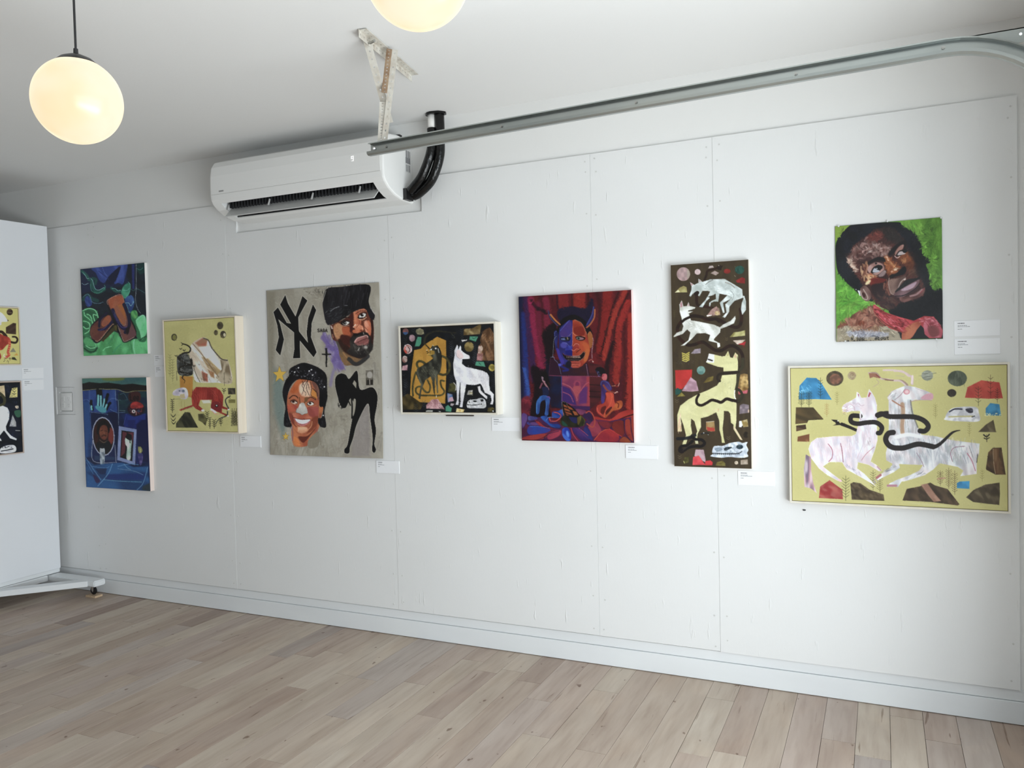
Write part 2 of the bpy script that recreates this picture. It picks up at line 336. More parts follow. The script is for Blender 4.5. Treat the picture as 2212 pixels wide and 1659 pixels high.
    A.S([460, 1040, 540, 935, 590, 960, 580, 1030, 490, 1095], 'a05224', soft=4, tex=('8a4a3a', 6, 40, 3, .8)); A.L([370, 1295, 430, 1285, 600, 1080, 640, 1060], 9, 'b08868', soft=1); A.P([450, 1290, 640, 1080, 650, 1150, 480, 1310], '3a3418', soft=3)
    A.L([425, 1090, 440, 990, 530, 900], 34, '141030', soft=3); A.L([420, 1135, 500, 1130, 560, 1080, 620, 1010], 34, '17123a', soft=3); A.L([420, 1150, 480, 1130, 540, 1080], 6, '40408c')
    A.S([545, 700, 690, 640, 760, 650, 800, 780, 870, 960, 960, 1180, 930, 1270, 790, 1330, 740, 1270, 640, 1060, 560, 850], '0d0c14', soft=5)
    A.S([550, 710, 680, 645, 760, 655, 785, 760, 850, 950, 955, 1190, 925, 1250, 800, 1310, 760, 1260, 700, 1080, 600, 870, 555, 770], '6e4038', soft=3, tex=('5c3a44', 9, 60, 3, .7))
    A.S([560, 710, 690, 655, 755, 665, 770, 760, 660, 860, 600, 850], '9c4a26', soft=8, tex=('a05c3c', 8, 100, 3, .6)); A.S([640, 840, 760, 780, 810, 980, 800, 1080, 740, 1040], 'a05a1e', soft=6, tex=('8c5040', 8, 60, 4, .8))
    A.L([550, 780, 545, 715, 690, 642, 755, 650, 785, 750], 8, 'c88a70', al=.8); A.L([690, 1070, 760, 1270, 800, 1312, 930, 1250], 7, 'b09488')
    A.L([620, 855, 660, 960, 740, 1100, 820, 1140], 48, '15123c', soft=3); A.L([780, 780, 840, 930, 860, 1060, 830, 1140, 800, 1180], 46, '120e30', soft=3); A.L([640, 920, 700, 1040, 760, 1110, 830, 1100], 8, '4a3f90', al=.8); A.L([640, 880, 700, 1010, 790, 1085, 810, 1000], 5, 'a0a0a8', al=.5)
    A.S([810, 1130, 860, 1100, 850, 1190, 820, 1210], '180c14', soft=5); A.P([640, 1080, 680, 1070, 680, 1160, 650, 1150], '4c4418', soft=3)
    A.D([300, 1050, 900, 1250, 700, 1300, 320, 1250], '50364a 6a3c34', 30, 50, 8, 60, 30, .35)
    A.brush(2000, 4, 1.0, .12)

def art_denim(A):
    A.fill('0c1c48', [('102a60', 8, 70, 3, .8), ('081030', 14, 0, 1, .5)]); A.o(160, 800, 5.925)
    A.P([100, 90, 940, 90, 940, 200, 100, 180], '2f5a5e', soft=4, tex=('46766a', 14, 0, 4, .8)); A.S([380, 95, 640, 95, 620, 130, 420, 130], '62722e', soft=12)
    A.P([100, 165, 200, 145, 340, 160, 440, 155, 640, 185, 760, 175, 940, 205, 945, 275, 740, 275, 680, 285, 600, 245, 420, 240, 340, 235, 105, 250], '0a0a0c', soft=4, tex=('1a0c0c', 6, 0, 3, .8))
    A.P([110, 255, 540, 250, 560, 530, 430, 545, 220, 530, 115, 420], '1a3678', soft=5, tex=('2a4a92', 7, 90, 3, .8)); A.P([120, 400, 200, 400, 240, 1100, 140, 1120], '143468', soft=12, tex=('1e4c8c', 8, 90, 5, .8))
    A.P([570, 280, 940, 280, 940, 560, 680, 560, 580, 540], '0e2038', soft=5, tex=('143c3c', 7, 0, 3, .7)); A.P([660, 560, 920, 570, 920, 1180, 800, 1200, 640, 720], '101c60', soft=8, tex=('182c84', 7, 90, 4, .7)); A.P([800, 700, 960, 560, 960, 1180, 820, 1180], '0a1040', soft=10)
    A.S([430, 550, 560, 560, 580, 780, 540, 1000, 500, 700], '0a1236', soft=12)
    for p, w, c in [([110, 252, 330, 235, 420, 242, 560, 245, 640, 275, 700, 285, 780, 270, 935, 270], 6, 'b8b060'), ([205, 250, 205, 530], 4, '5c78b0'), ([205, 530, 420, 560, 430, 570], 5, '7890b8'), ([215, 550, 225, 900, 250, 960], 4, '4c68a8'), ([540, 260, 545, 380, 575, 400, 575, 700], 6, '88a0b4'), ([440, 400, 490, 360, 560, 370], 4, '5c86c0'), ([470, 500, 550, 540, 660, 540], 5, '6c94c4'), ([580, 385, 700, 380], 4, '4c7478'), ([120, 380, 170, 370, 205, 400], 5, '5080bc'), ([590, 515, 660, 520], 5, '7ca49c'), ([680, 560, 640, 700], 4, '4c60a8'), ([790, 600, 920, 560], 4, '3a4880')]:
        A.L(p, w, c, al=.85)
    A.S([720, 290, 850, 290, 850, 400, 720, 400], '3a1818', soft=3); A.txt('Lee', 726, 305, 85, 34, '120808', adv=.82, lw=.13)
    A.S([590, 300, 680, 300, 690, 370, 600, 380], '0e2434', soft=3); A.L([600, 310, 650, 300, 690, 370], 5, '3c6478')
    # hand
    for p, w in [([320, 490, 315, 340, 310, 250], 42), ([360, 480, 355, 340, 350, 260], 40), ([390, 480, 420, 380, 440, 310], 38), ([420, 500, 450, 440, 470, 420], 34), ([240, 500, 225, 430, 225, 390], 36)]: A.L(p, w, '05060a', soft=3)
    for p, w in [([310, 480, 315, 400, 318, 320], 28), ([350, 470, 350, 400, 350, 330], 26), ([375, 470, 390, 410, 395, 370], 24), ([400, 530, 410, 480, 425, 440], 26), ([232, 500, 226, 470, 228, 455], 24)]:
        A.L(p, w, '4aa0ae', soft=2); A.L(p, w * .35, '8cd0d4', soft=2)
    A.S([275, 470, 300, 450, 400, 480, 420, 520, 370, 545, 310, 510], '3f98a8', soft=3)
    # red ball toy
    A.E(800, 500, 110, 95, '200c18', soft=4); A.S([740, 430, 800, 405, 870, 430, 890, 480, 740, 490], '8a1c1c', soft=5, tex=('c03028', 6, 0, 2, .7)); A.D([710, 440, 890, 440, 890, 560, 720, 560], '8a2030 301020 c05050 203050', 40, 26, 9, 40, 80, .8); A.E(770, 530, 24, 22, 'cfc4c4'); A.E(770, 530, 10, 10, '202030'); A.E(835, 525, 20, 20, '2a3050'); A.L([805, 530, 800, 575], 8, 'd08c88'); A.P([680, 575, 780, 600, 920, 560, 920, 640, 690, 640], '162a78', soft=3)
    # oval mirror with a face
    A.P([235, 940, 530, 930, 540, 1180, 240, 1160], '101c4c', soft=4); A.L([240, 900, 245, 1160, 520, 1180, 535, 1160, 525, 960], 8, '8c93a8'); A.P([260, 1090, 520, 1110, 520, 1150, 260, 1150], '20365c', soft=8)
    A.E(378, 845, 144, 250, 'a8b0c8', ang=-3); A.E(378, 846, 132, 236, '190d10', ang=-3, tex=('2c1410', 10, 0, 1, .7)); A.S([455, 750, 500, 760, 505, 900, 460, 960, 440, 900], '7a2c22', soft=8); A.S([260, 740, 300, 720, 310, 880, 280, 940], '38150e', soft=8)
    A.S([310, 700, 380, 640, 440, 690, 450, 800, 300, 820], '0c0808', soft=6); A.S([345, 720, 390, 700, 430, 730, 435, 830, 400, 890, 350, 870, 325, 800], '6a3420', soft=5, tex=('8a4a2c', 6, 60, 2, .7))
    A.L([345, 775, 370, 765], 8, '240e0c'); A.L([395, 775, 425, 780], 8, '240e0c'); A.L([385, 790, 390, 820], 7, '9a5c3a'); A.L([358, 845, 385, 828, 412, 840], 9, '180a08'); A.L([370, 858, 400, 860], 7, '8a3a30'); A.L([330, 890, 380, 925, 430, 900], 8, '6c5a40'); A.S([300, 920, 380, 940, 440, 900, 480, 980, 420, 1060, 340, 1050, 290, 980], '0e1014', soft=5)
    A.S([335, 990, 385, 990, 395, 1060, 380, 1220, 340, 1220, 330, 1080], '5c6a78', soft=3, tex=('bcc8d0', 5, 60, 2, .9)); A.E(360, 1020, 22, 28, 'b4b8bc', soft=3); A.E(362, 985, 30, 16, '15181c'); A.L([345, 1130, 345, 1215], 12, '9fb0c0'); A.L([375, 1140, 372, 1220], 6, '203858')
    # framed picture
    A.P([578, 715, 805, 760, 780, 1215, 550, 1150], '7484b4', tex=('8c9cc8', 8, 90, 2, .7), out='14183c', ow=5); A.P([612, 770, 770, 795, 745, 1165, 590, 1115], '0e0c10'); A.P([625, 785, 680, 800, 650, 1060, 600, 1110], '5c2630', soft=2); A.P([680, 800, 765, 800, 750, 960, 740, 830], '642a38', soft=3)
    A.S([660, 870, 720, 840, 740, 920, 730, 1010, 720, 1140, 670, 1130, 680, 990, 660, 950], '9cb8ac', soft=2, tex=('dce8dc', 5, 90, 3, .8)); A.S([660, 850, 700, 820, 740, 860, 725, 900, 680, 880], '0c0c12', soft=3); A.L([715, 870, 720, 930], 12, '10141c')
    A.S([820, 1000, 850, 980, 875, 1020, 860, 1060, 830, 1060], '8a8c4a', soft=3); A.P([815, 990, 825, 975, 838, 1000], '7a7c40'); A.S([815, 1070, 875, 1070, 880, 1130, 860, 1210, 835, 1210, 820, 1120], '34306c', soft=3, tex=('6a5c98', 5, 0, 1, .9)); A.L([850, 1010, 850, 1050], 6, 'e0d8a0')
    # cloth at the bottom
    A.P([140, 1130, 260, 1210, 500, 1190, 620, 1180, 760, 1240, 940, 1230, 970, 1550, 150, 1500], '10386c', soft=8, tex=('1c5894', 10, 10, 4, .9)); A.P([260, 1260, 420, 1250, 400, 1330, 330, 1330], '0c2450', soft=8); A.P([440, 1330, 900, 1320, 900, 1400, 400, 1400], '0e2c70', soft=12); A.P([160, 1320, 300, 1400, 280, 1480, 160, 1480], '1a5490', soft=10)
    for p, w, c in [([150, 1120, 240, 1260, 340, 1400], 8, '5c90c0'), ([160, 1180, 240, 1320, 310, 1420], 7, '3f78b4'), ([490, 1200, 430, 1330, 300, 1480], 10, '5c98c8'), ([560, 1230, 700, 1200, 820, 1210], 10, '4c88bc'), ([560, 1260, 760, 1290, 880, 1340], 8, '5e88b0'), ([380, 1400, 600, 1420, 860, 1430], 9, '5496b8'), ([940, 1240, 880, 1440, 800, 1530], 9, '5c90bc'), ([640, 1200, 680, 1250, 720, 1270], 7, '6ca4c8'), ([230, 1230, 400, 1250, 450, 1230], 7, '5088b8')]:
        A.L(p, w, c, soft=3, al=.85)
    A.S([240, 1330, 330, 1410, 280, 1440], '2a1c4c', soft=6); A.P([880, 1480, 970, 1440, 970, 1550, 860, 1530], '26343c', soft=10)
    A.brush(2200, 3.6, .9, .14)

def art_tiger(A):
    A.fill('a8a262', ('9c9658', 20, 0, 1, .6)); A.o(340, 670, 5.925); k = '1c1812'
    for x, y, rx, ry in [(210, 345, 36, 44), (800, 200, 38, 48), (746, 290, 24, 32), (838, 315, 36, 46)]: A.E(x, y, rx, ry, '302a20', tex=('5a5030', 5, 50, 2, .9), out=k, ow=1)
    A.E(212, 345, 24, 34, '6a682c', soft=4); A.E(855, 320, 16, 24, 'b0a888'); 
    A.S([430, 440, 520, 370, 600, 350, 660, 400, 700, 500, 820, 630, 900, 650, 950, 930, 760, 930, 560, 930, 470, 890, 440, 700, 400, 560], 'cfc8bc', tex=[('e8e4dc', 10, 50, 4, .9), ('8a7458', 8, 50, 6, .5)])
    A.P([480, 420, 580, 350, 640, 380, 620, 460, 520, 460], '8a6448', soft=10, tex=('a04a38', 6, 60, 2, .7)); A.P([560, 600, 620, 600, 830, 800, 760, 840, 640, 740], '8a7048', soft=10, tex=('a08858', 6, 50, 4, .8)); A.P([530, 480, 680, 460, 740, 560, 620, 620], 'e6e8e4', soft=10); A.P([640, 760, 720, 800, 720, 870, 680, 850], '8c5e34', soft=8); A.P([560, 780, 640, 820, 640, 920, 580, 900], '6a4a34', soft=8, tex=('a0503c', 5, 60, 2, .8))
    A.P([800, 640, 900, 650, 950, 900, 940, 945, 820, 940, 740, 860, 820, 760], '6c5c44', soft=5, tex=('a89a80', 5, 100, 4, .9)); A.L([450, 430, 560, 560, 660, 700, 780, 860], 8, '6a5440', soft=1); A.L([590, 360, 650, 390, 690, 480, 760, 570, 820, 630, 890, 645], 15, '4c4438', soft=2); A.L([450, 700, 490, 820, 540, 920], 8, '4a4234'); A.D([450, 860, 950, 860, 950, 940, 470, 930], '4a4030 8a7c64 3a3428', 60, 24, 5, 70, 50, .7); A.D([430, 450, 760, 760, 700, 900, 440, 640], 'f0ece8 a89880 8a7a64', 60, 60, 4, 50, 10, .6)
    A.S([250, 600, 300, 560, 380, 560, 420, 640, 440, 700, 440, 830, 280, 830, 245, 720], '2a2a28', soft=3, tex=('6a6c68', 5, 0, 2, .7))
    A.L([270, 600, 330, 550, 400, 540, 420, 490, 380, 450, 320, 430], 24, k, w1=14); A.L([320, 430, 300, 415], 8, k); A.L([325, 435, 305, 450], 8, k)
    A.L([430, 640, 430, 700, 370, 690, 300, 650, 260, 600], 30, k); A.L([420, 700, 350, 710, 280, 740, 290, 790, 350, 800, 430, 820], 20, k); A.L([330, 840, 310, 870, 345, 900, 335, 940], 16, k, w1=6)
    A.D([250, 720, 480, 720, 460, 830, 260, 830], '1c1812 8c8c84 1c1812', 50, 22, 6, 45, 90, .9); A.D([260, 560, 420, 580, 420, 700, 260, 700], '1c1812 7a7c7a 3c3c3a', 40, 26, 6, 45, 90, .8)
    for x, y in [(295, 500), (340, 520), (380, 585), (465, 720), (235, 590), (420, 630)]: A.L([x - 16, y - 12, x, y, x + 14, y - 14], 8, k, sm=0)
    A.P([280, 845, 450, 850, 445, 1125, 390, 1110, 285, 1000], '9a6818', tex=('a8761c', 8, 90, 4, .7)); A.L([320, 850, 312, 870, 345, 900, 338, 935], 14, k, w1=5)
    A.S([190, 1050, 240, 1010, 320, 990, 370, 1010, 390, 1090, 360, 1140, 290, 1130, 280, 1100, 200, 1090], 'c4bec4', tex=('8c8498', 5, 30, 2, .7)); A.E(325, 1035, 20, 18, '606878'); A.E(278, 1035, 12, 10, '505868'); A.P([280, 1080, 340, 1070, 350, 1130, 290, 1130], 'a89870', soft=3); A.L([200, 1140, 290, 1138], 8, '8a8458')
    # striped tiger
    r = '8c2418'
    A.P([445, 1040, 490, 985, 740, 990, 800, 1030, 840, 1100, 830, 1230, 900, 1260, 890, 1280, 820, 1260, 820, 1310, 900, 1340, 880, 1360, 780, 1310, 720, 1290, 680, 1250, 690, 1150, 545, 1150, 520, 1220, 590, 1280, 560, 1300, 480, 1260, 455, 1230, 290, 1290, 275, 1275, 440, 1215, 430, 1110], r, tex=[('a83828', 6, 90, 3, .7), ('641410', 5, 90, 6, .5)])
    for i in range(12): A.L([505 + i * 22, 992, 500 + i * 22, 1080, 508 + i * 22, 1140], 4, '4c0e10', al=.8)
    for i in range(9): A.L([300 + i * 18, 1262 - i * 6, 308 + i * 18, 1290 - i * 6], 5, '3c1410', al=.8)
    A.D([440, 1030, 540, 1030, 540, 1260, 460, 1260], '4c0e10 b84838', 26, 50, 4, 80, 20, .8); A.D([690, 1020, 830, 1080, 830, 1240, 690, 1220], '4c0e10 b84838', 34, 50, 4, 60, 40, .8)
    A.S([690, 1190, 760, 1170, 815, 1220, 800, 1300, 720, 1280, 680, 1250], '6a1a1c', soft=2); A.P([560, 1155, 660, 1150, 680, 1190, 580, 1195], 'c8b8a8', soft=3); A.E(752, 1225, 20, 18, '18100e'); A.E(752, 1222, 8, 8, 'e0d8d0'); A.P([680, 1255, 720, 1280, 760, 1310, 730, 1320, 670, 1280], 'd8cccc', soft=1); A.L([690, 1290, 740, 1330, 790, 1330], 7, 'c07a78'); A.E(575, 1285, 20, 14, 'd8ccc4'); A.E(905, 1270, 14, 12, 'd8c8c4'); A.E(895, 1355, 12, 10, 'd8b8b4')
    A.L([890, 1300, 880, 1350, 800, 1385, 760, 1420, 740, 1460], 15, '20242c', w1=7); A.L([905, 1260, 870, 1190, 870, 1140, 920, 1105], 13, '20242c'); A.L([890, 1120, 930, 1100], 6, k); A.L([895, 1110, 925, 1130], 6, k)
    A.P([345, 1305, 410, 1310, 515, 1505, 230, 1505, 232, 1450], '201f14', tex=('4c4a30', 5, 60, 6, .8), out='b8b070', ow=1); A.P([515, 1330, 590, 1325, 630, 1400, 610, 1480, 570, 1440, 520, 1410], '38341e', tex=('5c5830', 5, 60, 2, .8)); A.P([895, 1000, 990, 1000, 992, 1080, 900, 1080], '2c2820', tex=('504838', 5, 60, 2, .8)); A.P([905, 1145, 990, 1145, 988, 1190, 905, 1190], '6a6430', tex=('504c24', 5, 0, 2, .8))
    for x, y, n in [(185, 1140, 6), (845, 1005, 2), (630, 1300, 4), (665, 1370, 5), (720, 1400, 4), (805, 1390, 3)]: chev(A, x, y + 14, n, 22 if x != 665 else 16, 26, k, 6)
    for x, y in [(195, 1350), (195, 1400), (200, 1440)]: A.S([x - 32, y - 22, x, y + 10, x + 32, y - 22, x + 20, y + 6, x - 5, y + 22], k)
    for i in range(6): A.L([940 + i * 14, 1480, 945 + i * 12, 1390, 950 + i * 14, 1260 + (i % 2) * 40], 5, k); chev(A, 948 + i * 13, 1300 + i % 3 * 20, 5, 14, 32, k, 3.5, 0)
    for x, y in [(155, 560), (190, 620)]: chev(A, x, y + 20, 8, 20, 34, '6e6a3c', 4)
    A.L([240, 780, 245, 900], 6, '3c382c'); A.L([300, 1170, 302, 1240], 3, '8a7c34'); A.L([340, 1160, 342, 1230], 3, '8a7c34'); A.L([850, 800, 852, 970], 5, '4c4430')
    chev(A, 530, 700, 1, 12, 10, '4c4438', 4); A.L([570, 760, 600, 850], 5, '5a4c3c')
    A.brush(1800, 4, 1.0, .07)

def art_poster(A):
    A.dw = 1.5
    A.fill('8e887a', [('9c978a', 16, 90, 2, .9), ('827b6c', 7, 80, 4, .5)]); A.o(560, 590, 3.95); k = '0c0b0c'
    A.P([110, 780, 200, 900, 230, 1300, 200, 1400, 130, 1200, 100, 940], '6c7a74', soft=22); A.P([60, 145, 150, 140, 120, 900, 90, 1200], '7e7868', soft=22)
    A.D([90, 1380, 560, 1350, 600, 1560, 100, 1540], '8a8070 746c5c a09a8c', 60, 120, 12, 95, 20, .4); A.D([580, 1180, 780, 1180, 790, 1560, 600, 1560], 'a09a8a 7c7468 8c8476', 40, 100, 14, 90, 30, .4); A.D([860, 820, 1030, 820, 1050, 1500, 860, 1500], '6e6a62 8c867a 9c968a', 50, 140, 14, 90, 15, .45); A.D([370, 110, 560, 90, 560, 230, 430, 230], '6c665a a8a294 5a5448', 40, 40, 5, 10, 40, .5)
    A.D([640, 1180, 760, 1180, 760, 1440, 640, 1440], '6c665a b0aa9c', 26, 60, 4, 20, 80, .4); A.P([800, 1080, 940, 1110, 960, 1560, 800, 1560], '7c7472', soft=14, al=.7); A.L([700, 1215, 755, 1210, 755, 1240, 705, 1245, 700, 1215], 3, '6a6458', sm=0); A.D([480, 110, 580, 110, 580, 170, 480, 170], '2c2a26', 14, 20, 4, 60, 60, .7)
    A.brush(3200, 9, 2, .06)
    # monogram
    for c, w in (('b4b0a4', 1), (k, 0)):
        o = 5 if w else 0
        for q in ([223, 185, 180, 265, 275, 430, 290, 490, 340, 500, 330, 400, 245, 255], [370, 195, 412, 232, 335, 370, 335, 500, 345, 560, 346, 718, 286, 720, 300, 640, 298, 500, 160, 385, 178, 430, 210, 560, 178, 695, 140, 650, 168, 540, 155, 440, 122, 328, 160, 290, 235, 420, 290, 430],
                  [460, 265, 487, 312, 448, 420, 440, 540, 485, 668, 460, 710, 300, 510, 330, 480, 415, 590, 405, 500, 420, 380]):
            A.P(q, c, out=c, ow=5 if w else .5)
    A.o(560, 590, 3.95); A.txt('SAGA', 498, 470, 26, 15, '1a1614', adv=1.02, lw=.26)
    A.D([535, 525, 600, 540, 660, 600, 720, 780, 640, 830, 610, 720], '6c5a90 5c4c80 8478a0', 60, 90, 16, 60, 25, .75); A.L([545, 540, 600, 620, 660, 660, 640, 740, 700, 800], 40, '62508c', soft=8, al=.85); A.L([660, 740, 620, 860, 605, 950], 24, '74689a', soft=10, al=.7)
    A.P([560, 633, 575, 633, 577, 680, 609, 680, 609, 690, 577, 692, 572, 795, 562, 795, 562, 692, 530, 690, 530, 680, 561, 680], k)
    # stars
    for x, y, r in [(172, 860, 62), (230, 1392, 30)]:
        p = []
        for i in range(10):
            a = math.radians(-92 + i * 36); q = r if i % 2 == 0 else r * .42
            p += [x + q * math.cos(a) * (.95), y + q * math.sin(a) * 1.15]
        A.P(p, 'c8a020', out='6a5218', ow=1.5)
    A.P([905, 820, 970, 815, 972, 948, 908, 950], '4c463c', tex=('7a7468', 5, 0, 1, .8), out='a8a498', ow=2); A.E(940, 860, 24, 30, '98928a', soft=4); A.P([915, 905, 968, 900, 968, 945, 915, 948], '24201c', soft=2); A.L([940, 900, 942, 940], 5, 'b0a89c')
    # silhouette
    for c, w in (('aaa598', 4), (k, .5)):
        A.S([650, 880, 690, 850, 735, 860, 765, 895, 820, 828, 838, 850, 860, 985, 960, 965, 1005, 1030, 1003, 1120, 985, 1240, 1000, 1340, 988, 1450, 1003, 1500, 990, 1528, 972, 1500, 975, 1400, 950, 1230, 935, 1110, 900, 1140, 835, 1290, 810, 1400, 785, 1480, 780, 1530, 745, 1530, 740, 1500, 765, 1460, 785, 1330, 800, 1230, 812, 1120, 780, 1060, 740, 1140, 700, 1130, 670, 1050, 645, 950], c, out=c, ow=w)
    A.P([810, 905, 828, 930, 826, 975, 795, 935], '8e887a'); A.S([806, 1075, 825, 1075, 822, 1150, 810, 1205, 802, 1200], '8e887a'); A.L([785, 1040, 795, 1130, 795, 1230], 12, k); A.L([760, 1080, 780, 1120], 10, k)
    A.D([660, 1080, 760, 1080, 750, 1145, 680, 1145], '0c0b0c', 24, 40, 7, 95, 30, 1)
    # man in a knitted cap
    A.o(690, 600, 8.293)
    A.S([300, 1100, 330, 1250, 360, 1400, 450, 1550, 560, 1550, 640, 1560, 740, 1540, 860, 1400, 600, 1300], '4a443c', soft=3, tex=('7c5a34', 14, 60, 3, .9)); A.L([420, 1330, 520, 1460, 600, 1520], 22, 'a0703c', soft=8, al=.8); A.L([520, 1440, 640, 1530, 760, 1480, 860, 1390], 70, '262628', soft=6, al=.9)
    A.S([190, 830, 240, 850, 260, 1000, 300, 1120, 230, 1080, 200, 950], '2c1410', soft=2, tex=('5c2c20', 8, 80, 2, .8)); A.L([205, 850, 225, 900], 14, 'c8b8b0'); A.L([230, 1000, 240, 1060], 10, 'c88c70')
    A.S([230, 830, 420, 740, 700, 560, 820, 540, 920, 620, 950, 800, 965, 960, 945, 1180, 860, 1360, 740, 1430, 600, 1400, 440, 1310, 340, 1150, 290, 1080, 250, 930], '5c2818', soft=3, tex=[('7a3a22', 14, 60, 2, .7), ('3a1810', 10, 60, 3, .5)])
    A.S([250, 860, 340, 800, 420, 870, 480, 960, 520, 1080, 400, 1000, 330, 1100, 260, 1000], 'a8744a', soft=10, tex=('c89a68', 8, 50, 3, .8)); A.S([400, 880, 540, 880, 540, 1020, 440, 1030], 'a04a24', soft=12, tex=('c06a38', 8, 60, 3, .7)); A.S([590, 620, 700, 590, 740, 800, 640, 880, 580, 760], 'a85434', soft=10, tex=('c87a50', 8, 80, 3, .7))
    A.S([580, 880, 660, 820, 760, 850, 780, 920, 700, 980, 600, 980], 'b05830', soft=8, tex=('d89070', 9, 40, 2, .8)); A.S([790, 780, 880, 760, 920, 860, 900, 1020, 820, 960], 'b8603c', soft=10, tex=('dc9c80', 8, 70, 2, .8)); A.S([540, 640, 600, 620, 600, 900, 540, 960, 540, 800], '3c1410', soft=10); A.S([700, 560, 820, 550, 840, 590, 700, 620], 'b06848', soft=8)
    A.S([330, 1090, 420, 1100, 500, 1200, 600, 1300, 600, 1400, 440, 1310, 360, 1200], '2c1812', soft=12); A.S([380, 1020, 540, 1040, 560, 1200, 420, 1160], '3c1812', soft=14)
    A.S([540, 1100, 600, 1010, 720, 970, 840, 970, 900, 1040, 940, 1100, 950, 1240, 860, 1370, 720, 1430, 580, 1380, 480, 1300, 540, 1240], '1c1818', soft=8, tex=('34302c', 8, 60, 2, .8)); A.S([620, 1130, 680, 1060, 780, 1030, 850, 1050, 880, 1120, 840, 1190, 720, 1180, 650, 1180], '7a4440', soft=6, tex=('a86c68', 8, 150, 2, .8))
    A.L([620, 1140, 670, 1070, 760, 1040, 830, 1020, 860, 1050], 18, 'c09088', soft=3); A.L([640, 1160, 740, 1110, 840, 1070], 10, '3c1818', soft=2); A.L([670, 1190, 780, 1180, 850, 1130], 12, 'a86860', soft=4); A.D([600, 1180, 880, 1180, 860, 1360, 620, 1360], '4c4844 8c8880 141414 6c645c', 70, 40, 7, 60, 50, .5); A.E(820, 1230, 34, 30, '9a948c', soft=12); A.L([680, 1290, 710, 1240], 12, 'b0aca4', soft=3)
    A.S([600, 990, 700, 980, 780, 960, 850, 980, 900, 1060, 840, 1010, 760, 1000, 620, 1040], '14100f', soft=5); A.L([780, 970, 785, 1000], 12, 'a89890'); A.E(610, 905, 20, 14, '2c0c0c', soft=3); A.E(735, 930, 18, 10, '5c1c14', soft=3); A.L([580, 960, 600, 980, 690, 980, 760, 940], 10, '3c140e', soft=3); A.L([690, 700, 710, 800, 650, 880], 10, '6a2818', soft=4, al=.7); A.L([800, 870, 850, 920], 7, '4c1c14'); A.L([600, 870, 640, 830], 16, 'e8b8a0', soft=4); A.L([760, 890, 770, 910], 14, 'e8a888', soft=4)
    A.S([370, 800, 430, 750, 520, 770, 545, 800, 470, 840, 400, 830], '1a1210', soft=3); A.S([415, 800, 460, 775, 530, 785, 490, 830, 430, 830], 'd0c8c0'); A.E(450, 800, 30, 26, '140e0c'); A.E(455, 795, 7, 7, 'f0f0f0'); A.L([350, 800, 420, 745, 500, 745, 550, 790], 12, '2c1410', soft=2); A.L([390, 840, 450, 855, 520, 840], 9, 'a0806c'); A.L([330, 780, 430, 710, 540, 700], 18, '2a1410', soft=4)
    A.S([680, 690, 730, 640, 810, 620, 830, 660, 790, 700, 730, 730, 690, 720], '1c100e', soft=3); A.S([700, 680, 760, 630, 820, 640, 800, 690, 720, 700], 'd4ccc4'); A.E(755, 658, 30, 26, '120c0c'); A.E(772, 645, 7, 7, 'fff'+'fff'); A.L([680, 680, 720, 630, 800, 600, 840, 640], 10, '2c1410', soft=2); A.L([700, 735, 770, 740, 830, 700], 12, 'e0a880', soft=3); A.L([640, 640, 720, 590, 820, 580], 12, '5c2818', soft=4)
    A.S([900, 720, 950, 760, 960, 1000, 945, 1180, 910, 1100, 920, 900], '2c120e', soft=6)
    A.S([130, 200, 400, 160, 880, 130, 870, 420, 930, 580, 980, 660, 960, 740, 900, 720, 820, 560, 700, 560, 540, 640, 400, 740, 200, 830, 120, 800, 70, 560, 65, 420], '0e0d0f', soft=2, tex=('1e1c20', 10, 95, 6, .9)); A.D([150, 210, 860, 160, 850, 440, 120, 520], '26242a 1c1a1e 38353c 0a0a0b', 130, 130, 12, 95, 12, .6); A.D([120, 560, 500, 520, 540, 640, 200, 800], '2c2c2c 0a0a0b 44464a', 60, 60, 9, 140, 50, .7)
    A.L([200, 590, 270, 540, 350, 510], 12, '6c6e72', soft=3); A.L([450, 490, 495, 490], 9, '6c6e72', soft=2); A.L([110, 620, 140, 590], 8, '50524f'); A.L([220, 800, 380, 700, 540, 650, 540, 560], 8, '2c2c2c', soft=2); A.L([120, 230, 60, 420], 6, 'c4c0b4'); A.L([900, 520, 975, 640], 8, 'b4b0ac', soft=2)
    # smiling man
    A.o(580, 770, 8.293)
    A.S([430, 1250, 450, 1560, 580, 1620, 760, 1560, 880, 1340, 900, 1200, 700, 1200], '9a4a2c', soft=6, tex=('bc7040', 12, 80, 3, .8)); A.S([460, 1430, 540, 1480, 580, 1590, 480, 1560], 'c8702c', soft=6); A.S([540, 1430, 700, 1420, 860, 1260, 700, 1480, 620, 1540], '5c2418', soft=8); A.L([760, 1560, 830, 1420, 880, 1300], 14, '8a5a6a', soft=5, al=.7); A.L([420, 1250, 440, 1380, 440, 1500], 16, '6a4a6a', soft=6, al=.7); A.S([720, 1500, 880, 1340, 920, 1400, 900, 1600, 740, 1640], '7c7464', soft=8)
    A.S([400, 560, 540, 390, 760, 400, 900, 520, 900, 900, 890, 1100, 830, 1280, 680, 1390, 560, 1400, 450, 1280, 380, 1100, 330, 920, 335, 700], '9a4e30', soft=3, tex=('b4683c', 16, 70, 2, .7)); A.S([400, 560, 520, 400, 620, 410, 560, 560, 500, 640, 400, 640], 'b85c20', soft=14, tex=('a04818', 10, 120, 3, .7)); A.S([560, 480, 700, 440, 760, 560, 740, 700, 600, 700, 540, 600], 'd09c78', soft=16, tex=('e4bca4', 12, 80, 3, .8)); A.S([780, 580, 850, 620, 860, 740, 760, 690], 'c07824', soft=8)
